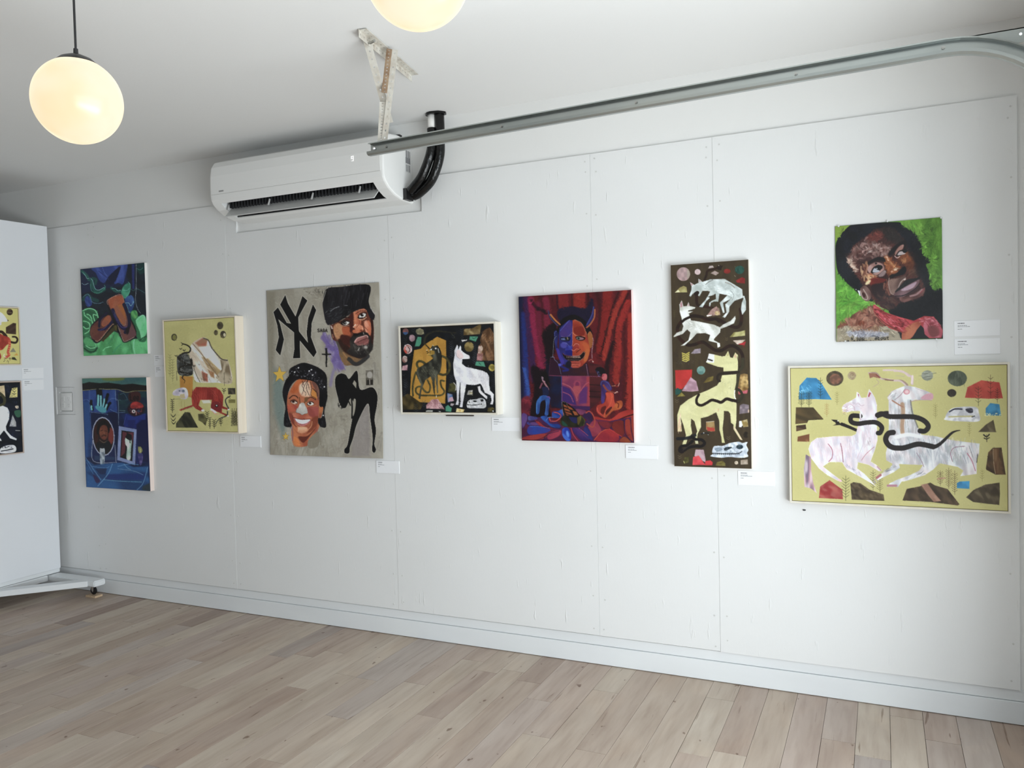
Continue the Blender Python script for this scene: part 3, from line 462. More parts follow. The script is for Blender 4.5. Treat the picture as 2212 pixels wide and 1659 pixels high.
    A.S([760, 440, 880, 500, 920, 740, 880, 760, 830, 600], '6c4034', soft=10, tex=('806050', 8, 80, 3, .7)); A.S([340, 860, 500, 870, 500, 960, 400, 980, 350, 960], '9a3a30', soft=10, tex=('b85a34', 9, 60, 3, .7)); A.S([690, 900, 880, 900, 880, 1060, 760, 1080, 700, 1000], '8c3c34', soft=10, tex=('a85048', 9, 60, 3, .8)); A.S([360, 1000, 440, 1050, 470, 1250, 400, 1140], '7c3424', soft=10); A.S([450, 1000, 700, 1040, 740, 1100, 470, 1090], 'a04c34', soft=8, tex=('c87858', 8, 0, 2, .7))
    A.S([780, 1100, 890, 1060, 880, 1200, 780, 1320, 700, 1370, 740, 1240], '7c3820', soft=12); A.S([520, 1260, 680, 1260, 700, 1330, 600, 1370, 510, 1330], 'c88860', soft=12, tex=('e0a880', 8, 0, 2, .8)); A.S([440, 1200, 520, 1240, 520, 1340, 460, 1290], 'b8683c', soft=8); A.L([430, 1060, 440, 1180, 500, 1250], 16, '6c2c1c', soft=6); A.L([780, 1160, 760, 1250, 690, 1330], 14, 'c88458', soft=6)
    A.S([460, 1100, 600, 1120, 750, 1120, 720, 1190, 640, 1230, 560, 1210, 500, 1170], 'a05458', soft=3); A.S([480, 1102, 600, 1130, 740, 1122, 690, 1180, 600, 1200, 520, 1170], 'f0ecec'); A.L([490, 1150, 600, 1175, 700, 1165], 4, 'b4aab4'); 
    for x in (530, 570, 612, 655, 695): A.L([x, 1125, x + 2, 1170], 3, 'c4bcc4')
    A.L([450, 1085, 520, 1110, 600, 1118, 750, 1110], 9, '5c1c18', soft=2); A.L([520, 1200, 600, 1235, 700, 1195], 12, 'c87c78', soft=4)
    A.S([560, 830, 620, 820, 650, 860, 690, 950, 690, 1010, 640, 1020, 600, 1040, 550, 1010, 490, 990, 500, 930, 530, 900], 'a09e98', tex=('c8c4bc', 7, 60, 2, .9)); A.L([500, 930, 490, 990, 550, 1010, 600, 1040, 650, 1015, 690, 1010], 5, '4a4440')
    A.S([385, 790, 450, 765, 520, 810, 500, 840, 430, 830], '3c1c14', soft=4); A.S([400, 805, 450, 785, 510, 820, 450, 838], 'c8b4a4', soft=2); A.E(440, 803, 24, 20, '2c1410'); A.L([370, 740, 430, 690, 490, 700, 515, 730], 18, '3c1c14', soft=4); A.L([380, 780, 450, 755, 510, 790], 8, '6a3420', soft=2)
    A.S([680, 830, 740, 790, 800, 810, 800, 850, 740, 870, 690, 860], '3c1c14', soft=4); A.S([690, 835, 750, 805, 805, 840, 750, 868], 'd8ccc0', soft=2); A.E(737, 828, 22, 20, '24100c'); A.L([690, 740, 760, 720, 830, 760], 16, '3c1c14', soft=4); A.L([545, 720, 560, 830], 14, '5c3820', soft=6); A.L([650, 760, 640, 820], 16, '5c3c20', soft=6); A.L([700, 880, 780, 885, 850, 860], 8, 'b46a44', soft=3); A.S([640, 730, 700, 720, 690, 790, 650, 800], '6c4828', soft=8)
    A.S([910, 880, 980, 870, 960, 1000, 930, 1090, 900, 1060], '8c4424', soft=4, tex=('b86c34', 8, 90, 2, .8))
    A.S([365, 230, 430, 170, 600, 100, 760, 130, 940, 220, 1030, 340, 1040, 560, 1050, 720, 1020, 860, 1000, 1000, 1040, 1240, 960, 1260, 900, 1200, 890, 1100, 950, 1080, 975, 900, 905, 870, 900, 600, 840, 470, 740, 420, 620, 400, 520, 400, 420, 480, 360, 600, 330, 760, 330, 900, 370, 1100, 420, 1240, 340, 1260, 280, 1220, 280, 1060, 300, 900, 250, 690, 255, 560, 300, 420, 360, 330], '0b0a0c', soft=2, tex=('18161c', 9, 40, 2, .7))
    A.D([370, 200, 940, 230, 1020, 520, 700, 390, 380, 320], '8c8a94 c4c0cc 2c2a34 4c4a54', 75, 22, 7, 30, 80, .7, .5); A.D([900, 430, 1030, 430, 1020, 600, 900, 560], 'c4c0cc 4c4a54', 16, 24, 6, 60, 60, .7); A.D([280, 1100, 400, 1150, 400, 1260, 300, 1240], '1c1a1e 34323a', 20, 60, 8, 80, 20, .8); A.D([900, 1120, 1030, 1120, 1030, 1250, 920, 1250], '34323a 0b0a0c', 24, 60, 8, 90, 20, .8)
    for x, y in [(530, 190), (460, 268), (755, 225), (720, 245), (980, 1045), (780, 320), (990, 530)]: A.E(x, y, 14, 10, 'e8e8ec', ang=-30, soft=2)
    for p in [[650, 420, 590, 500, 620, 570, 590, 670], [690, 430, 670, 560, 700, 640, 730, 700], [700, 400, 640, 500, 620, 590, 660, 640, 650, 690], [740, 440, 760, 560, 750, 680, 830, 730, 830, 770], [700, 480, 720, 580], [780, 560, 860, 640, 870, 700], [600, 430, 620, 500]]: A.L(p, 10, '0e0a0c', w1=5)
    A.L([690, 100, 700, 70, 730, 100], 5, '8c6a5c')
    A.o(690, 600, 8.293); A.brush(9000, 4.2, 1.1, .16, [100, 520, 980, 1540], .6); A.o(580, 770, 8.293); A.brush(7000, 4.2, 1.1, .13, [240, 90, 1060, 1620], .55)
def art_blackdog(A):
    A.dw = 1.2
    A.fill('0c0e10', ('12151a', 8, 0, 1, .8)); A.o(850, 680, 6.38); k = '0c0e10'
    A.P([600, 300, 720, 355, 720, 760, 700, 1225, 340, 1200, 220, 1110, 235, 800, 280, 485, 370, 465, 430, 405], 'a8780e', tex=[('b4841a', 10, 90, 3, .6), ('946606', 6, 90, 4, .5)])
    A.L([420, 390, 440, 300, 520, 240, 640, 225, 780, 245, 860, 250], 32, '262418', soft=3, w1=12); A.L([790, 250, 830, 300, 845, 330], 8, '34321c')
    A.D([480, 190, 800, 190, 800, 300, 620, 290, 480, 380], '12141c 0e1018', 30, 50, 12, 10, 30, .6)
    for x, y, rx, ry, c, c2 in [(165, 225, 40, 44, '8a5048', '5c3c3c'), (253, 318, 40, 50, 'a08088', '7c6068'), (192, 470, 58, 66, '7c2c20', 'c8b8b8'), (150, 610, 36, 48, '6c3c34', 'b09c94'), (1038, 445, 66, 70, '5c4c20', '8c7840'), (1352, 738, 46, 50, 'a89430', '5c5010')]:
        A.E(x, y, rx, ry, c, tex=(c2, 5, 50, 2, .8))
    A.S([135, 235, 195, 240, 170, 272, 140, 262], '2c4c74', soft=2); A.L([150, 420, 200, 405, 245, 440, 245, 500], 8, 'c4bcc0'); A.L([200, 440, 220, 480, 200, 520], 10, '2c1414'); A.L([160, 440, 150, 480, 170, 520], 12, 'c83c28', soft=3); A.L([130, 580, 150, 565, 180, 580], 8, 'c8c0bc')
    A.P([310, 200, 360, 180, 410, 205, 418, 260, 380, 275, 320, 265, 303, 230], '8c8668', tex=('5c5840', 4, 30, 1, .8)); A.P([330, 300, 382, 305, 375, 395, 350, 432, 290, 432, 310, 350], '388064'); A.P([120, 700, 190, 685, 185, 760, 108, 760], 'a0707c', tex=('c4a8a0', 5, 100, 1, .7))
    A.P([970, 195, 1080, 190, 1190, 135, 1210, 150, 1190, 270, 1110, 275, 960, 285], '5c4820', tex=[('a89460', 5, 120, 2, .8), ('3c2810', 5, 40, 2, .5)]); A.P([1050, 300, 1165, 305, 1130, 375, 1045, 345], '3c8468'); A.L([1085, 320, 1110, 335, 1140, 312], 5, k); A.P([930, 350, 1020, 345, 1000, 360, 945, 372], 'c8c4c0', soft=2)
    A.P([1240, 220, 1330, 175, 1390, 280, 1400, 440, 1400, 640, 1300, 640, 1140, 635, 1170, 430, 1200, 400, 1190, 350], '5c3a1c', tex=[('8c6440', 6, 100, 2, .7), ('34200e', 5, 70, 3, .6)]); A.P([1165, 435, 1215, 430, 1230, 480, 1200, 540, 1160, 540], 'b8a090', tex=('7c5048', 4, 90, 1, .5)); A.P([1150, 540, 1230, 540, 1220, 640, 1140, 636], 'a07070', tex=('6c3c34', 5, 80, 1, .6)); A.D([1200, 200, 1390, 250, 1390, 620, 1200, 620], '2c1808 9c7c54 4c2c14 6c5040', 90, 60, 5, 110, 60, .7)
    A.P([1130, 650, 1240, 655, 1262, 725, 1120, 705], '3c8468', out=k, ow=1); A.L([1170, 665, 1200, 700], 4, k)
    A.P([760, 950, 820, 940, 850, 1000, 850, 1075, 740, 1065], '2c2c14', tex=('4c4820', 5, 60, 1, .8)); A.L([820, 940, 850, 980, 845, 1040], 10, 'c0bcb4', soft=1)
    A.P([730, 1080, 800, 1100, 815, 1190, 735, 1210], '205c90', tex=('b090a0', 6, 60, 1, .6)); A.P([760, 1140, 800, 1130, 820, 1190, 740, 1200], 'b08c98'); A.P([780, 1220, 830, 1230, 800, 1260, 770, 1250], 'a09498')
    A.P([100, 1130, 190, 1080, 340, 1190, 400, 1230, 360, 1300, 130, 1300], '3a3014', tex=[('5c4c24', 6, 100, 2, .8), ('181408', 6, 60, 2, .6)]); A.P([440, 1240, 520, 1165, 600, 1160, 640, 1220, 690, 1300, 440, 1290], 'a8787c', tex=[('d0a8a8', 5, 120, 2, .7), ('6c3c44', 5, 50, 2, .5)]); A.D([450, 1180, 620, 1170, 660, 1280, 460, 1280], '6c3038 d8b8b4', 40, 40, 4, 60, 60, .7)
    A.P([440, 1310, 530, 1315, 525, 1340, 432, 1335], '8c8c84', tex=('b0b0a8', 4, 0, 2, .8)); A.P([600, 1325, 640, 1330, 635, 1345], 'a8a8a8'); A.P([740, 1245, 790, 1290, 780, 1340, 705, 1330, 705, 1265], '3c8468'); A.P([860, 1290, 960, 1310, 950, 1350, 845, 1345], 'c0a050', tex=('d8cc98', 4, 30, 1, .8)); A.P([1290, 1290, 1360, 1285, 1380, 1310, 1340, 1350, 1280, 1340], '3c3414', soft=2, tex=('5c5020', 4, 0, 1, .8)); A.E(1360, 1338, 8, 10, 'd8d8d4')
    # white hound
    W = 'ccc8ca'
    A.P([872, 418, 885, 440, 880, 490, 892, 475, 915, 432, 928, 445, 925, 490, 975, 535, 1040, 570, 1045, 605, 1025, 612, 965, 612, 940, 615, 935, 680, 990, 725, 1100, 750, 1210, 775, 1280, 810, 1308, 860, 1308, 980, 1320, 1050, 1370, 1105, 1365, 1200, 1355, 1245, 1322, 1240, 1345, 1190, 1330, 1120, 1250, 1080, 1215, 990, 1190, 955, 1100, 975, 990, 962, 970, 1080, 945, 1200, 935, 1278, 900, 1272, 915, 1200, 912, 1080, 915, 935, 905, 930, 890, 1080, 880, 1245, 845, 1240, 865, 1180, 858, 930, 825, 830, 818, 680, 838, 560, 835, 500], W, tex=[('e4e4e8', 8, 70, 3, .9), ('a4a4b0', 7, 60, 3, .45)], out='f0f0f0', ow=1.5)
    A.S([870, 500, 900, 490, 940, 530, 960, 590, 910, 605, 870, 580], 'd8c0c0', soft=5); A.L([850, 520, 870, 580, 910, 610, 930, 600], 4, '8c7078'); A.D([840, 640, 1290, 840, 1280, 940, 880, 900], 'f0f0f4 b0b0bc dcdce4', 90, 70, 6, 60, 70, .45)
    A.P([1150, 1000, 1190, 985, 1200, 1060, 1285, 1140, 1275, 1175, 1190, 1100, 1165, 1070], W); A.L([1190, 985, 1200, 1050], 12, k, sm=0)
    # jawbone
    A.S([1005, 1215, 1040, 1180, 1130, 1170, 1180, 1155, 1240, 1170, 1262, 1220, 1250, 1290, 1100, 1295, 1005, 1285], 'b4b4b4', tex=[('dcdcdc', 5, 20, 2, .8), ('74747c', 4, 40, 1, .4)]); A.S([1190, 1180, 1215, 1170, 1230, 1195, 1200, 1205], k); A.S([1080, 1195, 1110, 1188, 1140, 1200, 1110, 1212], k); A.L([1010, 1245, 1100, 1250, 1200, 1240], 16, k); A.L([1030, 1200, 1035, 1215], 8, k)
    for i in range(9): A.L([1022 + i * 20, 1232, 1025 + i * 20, 1244], 6, 'dcdcdc', sm=0); A.L([1030 + i * 20, 1256, 1032 + i * 20, 1246], 6, 'dcdcdc', sm=0)
    A.P([1020, 1050, 1080, 1045, 1080, 1115, 1000, 1105], 'a8a49c', tex=('787470', 4, 60, 1, .6)); chev(A, 1058, 1085, 2, 20, 26, '3c3820', 6, 0); A.L([1040, 1085, 1075, 1085], 6, 'c8b860')
    # dark beast with a long tail
    g = '4a4422'
    for p, w in [([660, 570, 720, 600, 765, 680, 750, 790, 680, 830, 600, 800, 480, 720, 400, 650, 340, 640, 315, 680, 340, 740], 32), ([300, 790, 270, 900, 255, 1010, 260, 1110], 26), ([460, 900, 495, 980, 480, 1060, 430, 1060, 370, 990, 310, 1000, 300, 1060, 360, 1105, 500, 1110, 640, 1110, 690, 1060, 650, 990, 640, 910, 690, 915], 24)]: A.L(p, w, g, soft=1, tex=('332f18', 5, 0, 2, .8))
    A.P([535, 415, 550, 430, 600, 420, 640, 500, 662, 560, 655, 700, 640, 780, 600, 830, 605, 1080, 590, 1080, 570, 850, 560, 920, 560, 1120, 540, 1060, 520, 900, 500, 850, 430, 900, 385, 1010, 370, 1080, 360, 1160, 335, 1150, 350, 1060, 370, 960, 330, 880, 300, 800, 320, 740, 420, 680, 500, 630, 540, 600, 510, 570, 490, 520, 500, 470], '2c2c24', tex=[('5c5c4c', 6, 80, 2, .8), ('141410', 5, 70, 3, .6)])
    A.D([340, 740, 620, 680, 600, 840, 420, 860, 340, 840], '74745c 1c1c14 4c4c3c', 80, 40, 5, 80, 50, .7); A.L([600, 430, 640, 500, 655, 590], 14, '141410'); A.P([440, 400, 500, 465, 490, 480, 430, 410], '2c2418'); A.P([500, 480, 560, 500, 560, 540, 500, 560, 540, 580, 470, 560, 500, 530], '8c6c14')
    A.P([490, 490, 525, 462, 520, 485], 'f0f0f0'); A.P([440, 485, 465, 480, 455, 492], 'e0e0e0'); A.E(577, 462, 11, 11, 'f4f4f4'); A.P([530, 425, 540, 412, 548, 430], 'f0f0f0'); A.L([450, 505, 475, 515, 455, 535], 8, '2c2418'); A.L([460, 545, 520, 545], 6, 'c8a850'); A.L([610, 470, 620, 520], 14, '8c8c84', soft=2); A.L([580, 1110, 578, 1135], 6, 'f0f0e8')
    for x, y, n in [(160, 330, 3), (270, 200, 2), (785, 380, 8), (805, 450, 5), (940, 210, 7), (1110, 440, 9), (1125, 540, 5), (135, 830, 1), (150, 900, 4), (165, 940, 3), (140, 1050, 3), (790, 850, 4), (1380, 820, 7), (220, 560, 1), (985, 1130, 3), (1300, 1130, 4), (300, 1240, 4), (1090, 600, 2), (820, 290, 2), (1290, 660, 1), (640, 1230, 3), (410, 1200, 3)]:
        for i in range(n): A.L([x - 22, y + i * 30 - 16, x, y + i * 30 + 4, x + 22, y + i * 30 - 20], 4, '3a4048', sm=0, al=.9)
    A.brush(2600, 4, 1.0, .12)

def art_mask(A):
    A.fill('5c0a14', [('7c1014', 12, 80, 6, .7), ('38081c', 12, 85, 6, .5)]); A.o(1100, 610, 4.254)
    # curtain folds
    for p, w, c, sf in [([100, 130, 100, 600, 130, 1100], 50, '16183c', 8), ([130, 300, 150, 700, 170, 1100], 50, '1a2a74', 10), ([150, 160, 190, 500, 230, 900], 60, '3c1848', 10), ([190, 160, 230, 450, 300, 800], 60, '8c1040', 10), ([260, 200, 280, 500, 330, 750], 50, '6c1030', 10), ([330, 160, 340, 250, 350, 600], 60, '7c1434', 10), ([140, 800, 170, 950, 180, 1060], 30, '2c50a4', 8),
                        ([490, 120, 500, 300], 90, '7c1418', 8), ([640, 100, 640, 240], 110, '8c1c10', 8), ([430, 120, 440, 240], 14, '2c081c', 6), ([570, 100, 572, 240], 12, '3c0810', 5), ([720, 90, 720, 300], 16, '38080c', 5), ([800, 90, 830, 250, 820, 420, 780, 640], 26, '3c0810', 6), ([900, 90, 880, 400, 840, 620], 90, '84100c', 10), ([1060, 80, 980, 250, 920, 450, 870, 700], 44, '9c2414', 6), ([1000, 90, 930, 280, 880, 500, 830, 700], 16, '34060a', 5), ([1090, 100, 1020, 260, 970, 420, 960, 620], 18, '34060a', 5), ([1090, 180, 1010, 400, 1000, 700, 980, 900], 60, '981810', 8), ([1105, 300, 1060, 400, 1060, 700, 1060, 1100], 18, '4c080a', 5), ([1110, 300, 1110, 700, 1100, 1150], 50, 'a02010', 8), ([960, 560, 900, 760, 900, 900], 44, '24060e', 8), ([1000, 500, 980, 700, 990, 940], 40, '901c10', 6)]:
        A.L(p, w, c, soft=sf)
    A.S([120, 1070, 220, 1060, 260, 1200, 200, 1240, 120, 1200], '5c1428', soft=8, tex=('8c2030', 8, 20, 3, .7)); A.S([200, 780, 300, 800, 360, 830, 360, 1100, 380, 1250, 200, 1240, 230, 1000], '140610', soft=8); A.P([330, 640, 380, 660, 480, 860, 480, 1160, 390, 1150, 340, 880], '100c24', soft=6)
    A.S([360, 400, 420, 380, 430, 500, 400, 700, 360, 760, 330, 640, 300, 480], '14060e', soft=8); A.S([440, 260, 560, 220, 700, 240, 740, 150, 770, 180, 740, 380, 700, 420, 480, 380], '160e2c', soft=6); A.L([200, 170, 240, 230, 330, 270], 26, '34081c', soft=6); A.L([255, 250, 300, 260, 340, 290], 22, '1c0814', soft=5)
    A.brush(3600, 9, 2.2, .12)
    # pedestal box
    A.P([375, 700, 480, 720, 490, 865, 365, 860], '2c0c24', soft=2); A.P([480, 750, 720, 740, 740, 860, 480, 865], '38141c', soft=3, tex=('28102c', 8, 0, 2, .8)); A.P([485, 865, 735, 865, 742, 1150, 480, 1130], '7c2850', tex=('9c3c54', 10, 60, 2, .8)); A.P([710, 865, 740, 865, 745, 1170, 712, 1150], 'a03040', soft=4); A.P([735, 740, 850, 760, 850, 1080, 745, 1170, 738, 860], '3c1018', tex=('54181c', 8, 0, 4, .9)); A.P([370, 860, 480, 868, 480, 1160, 380, 1130], '10183c', soft=4, tex=('1a0c24', 10, 120, 2, .8))
    for y in (940, 1000, 1050): A.L([740, y, 840, y + 6], 7, '1c080c', soft=1)
    A.P([490, 950, 560, 980, 600, 1060, 620, 1130, 490, 1100], '3c1c68', soft=6); A.P([650, 970, 720, 960, 715, 1110, 640, 1120], '5c2468', soft=8); A.L([490, 930, 570, 970, 620, 1060, 625, 1090], 10, 'b04c60', soft=3); A.L([640, 1020, 700, 940, 730, 920], 10, 'b04458', soft=3); A.L([495, 1010, 560, 1040, 590, 1100], 8, 'a0486c', soft=3); A.E(625, 940, 34, 38, '9c3454', soft=5); A.E(625, 940, 18, 24, '74204c', soft=4); A.S([590, 960, 660, 960, 640, 1030, 622, 1060, 600, 1020], 'ac4450', soft=5)
    A.L([370, 858, 480, 862, 740, 864, 840, 868], 5, '8c3c60'); A.L([375, 700, 365, 860], 4, '5c2440'); A.L([480, 868, 484, 1140], 6, '34408c'); A.P([480, 1130, 745, 1140, 745, 1180, 600, 1170], '3c1850', soft=4)
    # mask
    A.S([450, 400, 480, 340, 560, 300, 620, 305, 690, 350, 740, 420, 760, 480, 700, 500, 440, 480], '0a060a', soft=2)
    A.S([350, 255, 385, 310, 440, 360, 470, 385, 450, 405, 400, 370, 360, 320], '2c2438', soft=2); A.L([375, 300, 420, 350, 462, 388], 16, 'c06c24', soft=2, w1=12); A.L([352, 262, 370, 320, 420, 380, 440, 400], 6, '4c3c74')
    A.S([775, 215, 785, 270, 770, 340, 735, 400, 710, 420, 700, 390, 740, 320, 760, 260], '2c245c', soft=2); A.L([782, 250, 778, 320, 745, 380, 710, 415], 13, 'b05c28', soft=2); A.L([770, 225, 755, 300, 710, 390], 7, '3c4890', soft=1)
    A.o(1160, 640, 9.22)
    A.S([330, 720, 380, 690, 420, 800, 400, 960, 420, 1060, 370, 1070, 350, 960, 335, 830], '2a2c7c', soft=3, tex=('14164c', 8, 80, 2, .8)); A.L([345, 800, 350, 720, 380, 700], 7, '5c6cb4'); A.S([1000, 760, 1050, 700, 1090, 760, 1110, 860, 1090, 1000, 1050, 1030, 1020, 940, 1010, 830], '8c3c14', soft=3, tex=('a8601c', 10, 80, 2, .8)); A.L([1005, 760, 1050, 705, 1090, 780], 8, 'c87848')
    A.P([440, 640, 620, 480, 700, 480, 720, 1000, 700, 1430, 600, 1420, 520, 1340, 470, 1240, 430, 1100, 430, 900, 425, 740], '201e68', soft=2, tex=('2c2a84', 12, 60, 2, .8)); A.P([700, 480, 760, 465, 900, 560, 980, 720, 1030, 940, 1050, 1090, 1000, 1280, 900, 1390, 820, 1430, 700, 1430], '9c2c10', soft=2, tex=('bc4414', 14, 60, 2, .7))
    A.S([460, 700, 600, 510, 680, 540, 690, 700, 600, 790, 470, 790], '3a2c84', soft=8, tex=('482c74', 12, 40, 2, .8)); A.S([720, 520, 860, 520, 940, 700, 900, 790, 780, 770, 720, 700], 'a8380c', soft=8, tex=('8c2008', 14, 40, 2, .8)); A.S([720, 640, 880, 600, 940, 700, 920, 780, 760, 760], '801c08', soft=10)
    A.L([700, 600, 705, 900, 690, 1000], 6, 'e09080'); A.L([455, 690, 610, 510, 640, 480], 7, '5c70c0'); A.L([730, 470, 860, 520, 940, 640, 980, 760], 6, 'a88c80'); A.L([470, 800, 560, 815, 640, 780, 690, 720], 8, '8c6890'); A.L([710, 730, 760, 780, 860, 800, 950, 800], 8, 'e0987c')
    A.S([460, 830, 560, 815, 660, 820, 640, 890, 560, 900, 470, 880], '0e0e24', soft=3); A.S([470, 850, 560, 832, 620, 835, 600, 875, 500, 875], '5868a0', soft=2); A.E(580, 848, 34, 28, '181820'); A.L([598, 825, 606, 865], 12, 'c8a450'); A.S([760, 810, 840, 790, 950, 820, 940, 870, 860, 890, 780, 860], '280a0a', soft=3); A.S([775, 830, 830, 812, 920, 835, 910, 862, 840, 870, 790, 855], 'a06c74', soft=2); A.E(818, 838, 36, 28, '60746c'); A.E(822, 838, 20, 18, '140c0c')
    A.E(530, 980, 70, 60, '4440a0', soft=14); A.L([500, 930, 580, 940, 640, 1000], 8, '6c74c0', soft=2); A.S([620, 990, 690, 1000, 700, 1090, 640, 1080, 560, 1080, 580, 1020], '24248c', soft=5, tex=('3c50b4', 6, 60, 2, .7)); A.L([720, 1000, 760, 950, 820, 960, 840, 1020], 8, 'e8948c', soft=1); A.S([850, 930, 960, 920, 1040, 1000, 1040, 1100, 940, 1110, 860, 1060], 'b8400e', soft=10, tex=('c85c14', 10, 60, 2, .6)); A.S([940, 1100, 1040, 1060, 1010, 1240, 940, 1300], 'c05c14', soft=10)
    A.S([720, 1000, 830, 980, 830, 1060, 780, 1060, 740, 1100, 700, 1090], '94241c', soft=4, tex=('c84c38', 8, 60, 2, .7)); A.L([690, 1070, 730, 1090, 780, 1050, 830, 1060], 10, 'e07858', soft=2); A.L([780, 1120, 830, 1080, 860, 1060], 12, '3c0808', soft=2); A.S([560, 1100, 680, 1080, 690, 1170, 600, 1170], '101070', soft=6)
    A.S([380, 1050, 430, 1060, 480, 1200, 540, 1300, 500, 1380, 440, 1260, 400, 1150], '3a2c94', soft=6); A.L([560, 1140, 620, 1200, 560, 1230], 4, '14143c')
    A.S([500, 1130, 560, 1170, 700, 1190, 840, 1180, 920, 1100, 960, 1140, 920, 1240, 820, 1290, 700, 1300, 580, 1270, 520, 1200], '120608', soft=2); A.L([510, 1140, 570, 1180, 700, 1195, 840, 1185], 9, '7c3c70'); A.L([700, 1190, 840, 1180, 920, 1110, 955, 1150, 920, 1230, 820, 1300, 740, 1290], 9, 'c07860'); A.L([520, 1200, 580, 1260, 700, 1280, 760, 1290], 7, '3c3454')
    for i in range(9): A.L([590 + i * 32, 1205, 594 + i * 32, 1225], 16, '8a6c60' if i < 4 else 'c8a08c', sm=0); A.L([620 + i * 28, 1275, 622 + i * 28, 1260], 12, '5c4c48', sm=0)
    A.S([640, 1310, 760, 1290, 860, 1310, 850, 1400, 760, 1430, 660, 1400], 'a83c2c', soft=5, tex=('c85840', 6, 0, 3, .8)); A.S([600, 1300, 680, 1320, 660, 1430, 560, 1400], '0e0c24', soft=6); A.L([660, 1350, 740, 1335, 840, 1350], 8, '6c140c', soft=1); A.L([670, 1395, 760, 1380, 830, 1390], 8, '6c140c', soft=1); A.L([440, 1380, 520, 1420, 620, 1470, 520, 1490], 40, '1c1c70', soft=8)
    A.L([380, 800, 330, 880, 320, 1060, 310, 1220], 8, '788090'); A.L([270, 1222, 330, 1215, 350, 1270, 410, 1330, 450, 1440, 480, 1560], 10, '7c8cb0', w1=5); A.E(455, 1370, 34, 26, '484cb8', soft=5); A.L([1105, 830, 1115, 900, 1090, 1100, 1095, 1240], 10, 'b08c98'); A.L([1030, 1290, 1080, 1260, 1120, 1310], 20, 'a04c48', soft=2); A.E(1112, 1300, 12, 14, 'e0d0c0'); A.L([980, 1360, 1000, 1480, 1020, 1590], 11, 'a8708c', w1=6)
    # lower figures and cloth
    A.o(1110, 780, 8.193)
    A.S([490, 220, 570, 190, 620, 330, 640, 440, 600, 460, 560, 340, 500, 300], '0c0608', soft=3); A.S([490, 280, 520, 290, 520, 340, 495, 330], '8c7080', soft=2); A.L([500, 400, 465, 480], 26, '7c3c50', soft=2); A.L([530, 370, 600, 480, 610, 510], 28, 'a06c74', soft=2); A.L([510, 350, 545, 370], 22, 'b07c88', soft=2)
    A.S([500, 470, 600, 470, 620, 600, 530, 620, 510, 540], '141c40', soft=3); A.S([510, 610, 640, 640, 640, 700, 560, 690, 480, 740, 460, 900, 440, 940, 400, 930, 400, 760, 430, 680], '1c4890', soft=2, tex=('2c70c0', 8, 90, 2, .7)); A.S([560, 670, 640, 670, 620, 860, 610, 960, 550, 950, 570, 800], '1c3c84', soft=2, tex=('2860b0', 8, 90, 2, .7)); A.L([410, 760, 410, 920], 10, '4890d8', soft=3); A.L([585, 720, 570, 940], 9, '4080c8', soft=3); A.L([590, 640, 630, 640, 640, 680], 18, '6c4490', soft=2); A.L([610, 380, 650, 440], 10, '3c1c10')
    A.S([1440, 160, 1480, 110, 1580, 120, 1620, 200, 1600, 260, 1540, 270, 1480, 220], '100810', soft=2); A.D([1440, 150, 1520, 200, 1560, 300, 1500, 280], '4c4c90 7c7cb0', 14, 24, 12, 40, 40, .8); A.S([1570, 230, 1640, 230, 1650, 300, 1620, 350, 1560, 310], 'a03444', soft=3, tex=('d86c70', 6, 60, 1, .8)); A.S([1530, 380, 1580, 340, 1680, 370, 1740, 470, 1720, 520, 1640, 540, 1600, 740, 1550, 740, 1550, 520], '48307c', soft=3, tex=('2c1448', 10, 60, 2, .7))
    A.L([1590, 430, 1650, 510, 1740, 550, 1830, 560], 36, '8c3c30', soft=3, w1=20); A.L([1700, 380, 1740, 440, 1800, 430, 1870, 410], 24, '54181c', soft=2); A.L([1740, 440, 1800, 435], 12, 'b06c50'); A.L([1850, 440, 1870, 390], 10, 'd8a090'); A.L([1790, 570, 1830, 540, 1840, 550], 10, 'f0c8b8'); A.L([1540, 430, 1550, 380, 1590, 350, 1680, 400, 1720, 480], 6, '5868a8')
    A.S([1630, 560, 1760, 570, 1780, 700, 1830, 860, 1720, 880, 1640, 1000, 1560, 980, 1470, 900, 1480, 790, 1600, 740, 1640, 640], 'a82c18', soft=4, tex=('d04424', 12, 80, 3, .8)); A.S([1760, 820, 1820, 720, 1910, 700, 1930, 780, 1880, 850, 1760, 880, 1700, 940, 1620, 1000, 1600, 940], 'a84410', soft=4, tex=('c86018', 10, 40, 3, .8)); A.L([1600, 990, 1630, 870, 1700, 780, 1740, 640, 1720, 570], 14, 'e0502c', soft=3); A.L([1480, 830, 1500, 900, 1580, 960], 14, 'd84c3c', soft=4); A.S([1640, 880, 1740, 800, 1720, 860, 1640, 950], '4c1010', soft=4); A.S([1560, 820, 1640, 800, 1590, 940, 1540, 900], '5c1410', soft=6); A.L([1810, 730, 1860, 760, 1850, 820], 20, '6c1c08', soft=4)
    A.S([1450, 980, 1700, 1030, 1900, 900, 2110, 860, 2130, 980, 1900, 1050, 1700, 1060, 1450, 1030], '9c1c14', soft=5, tex=('c03020', 10, 160, 4, .7)); A.L([1880, 1030, 2000, 980, 2130, 940], 22, '38080a', soft=3)
    A.P([140, 930, 260, 960, 420, 1000, 600, 990, 820, 1100, 1000, 1170, 1300, 1050, 1460, 1030, 1700, 1060, 2130, 980, 2145, 1440, 160, 1400], '4c1438', soft=4, tex=[('7c1c40', 12, 20, 3, .7), ('2c1454', 12, 40, 2, .6)])
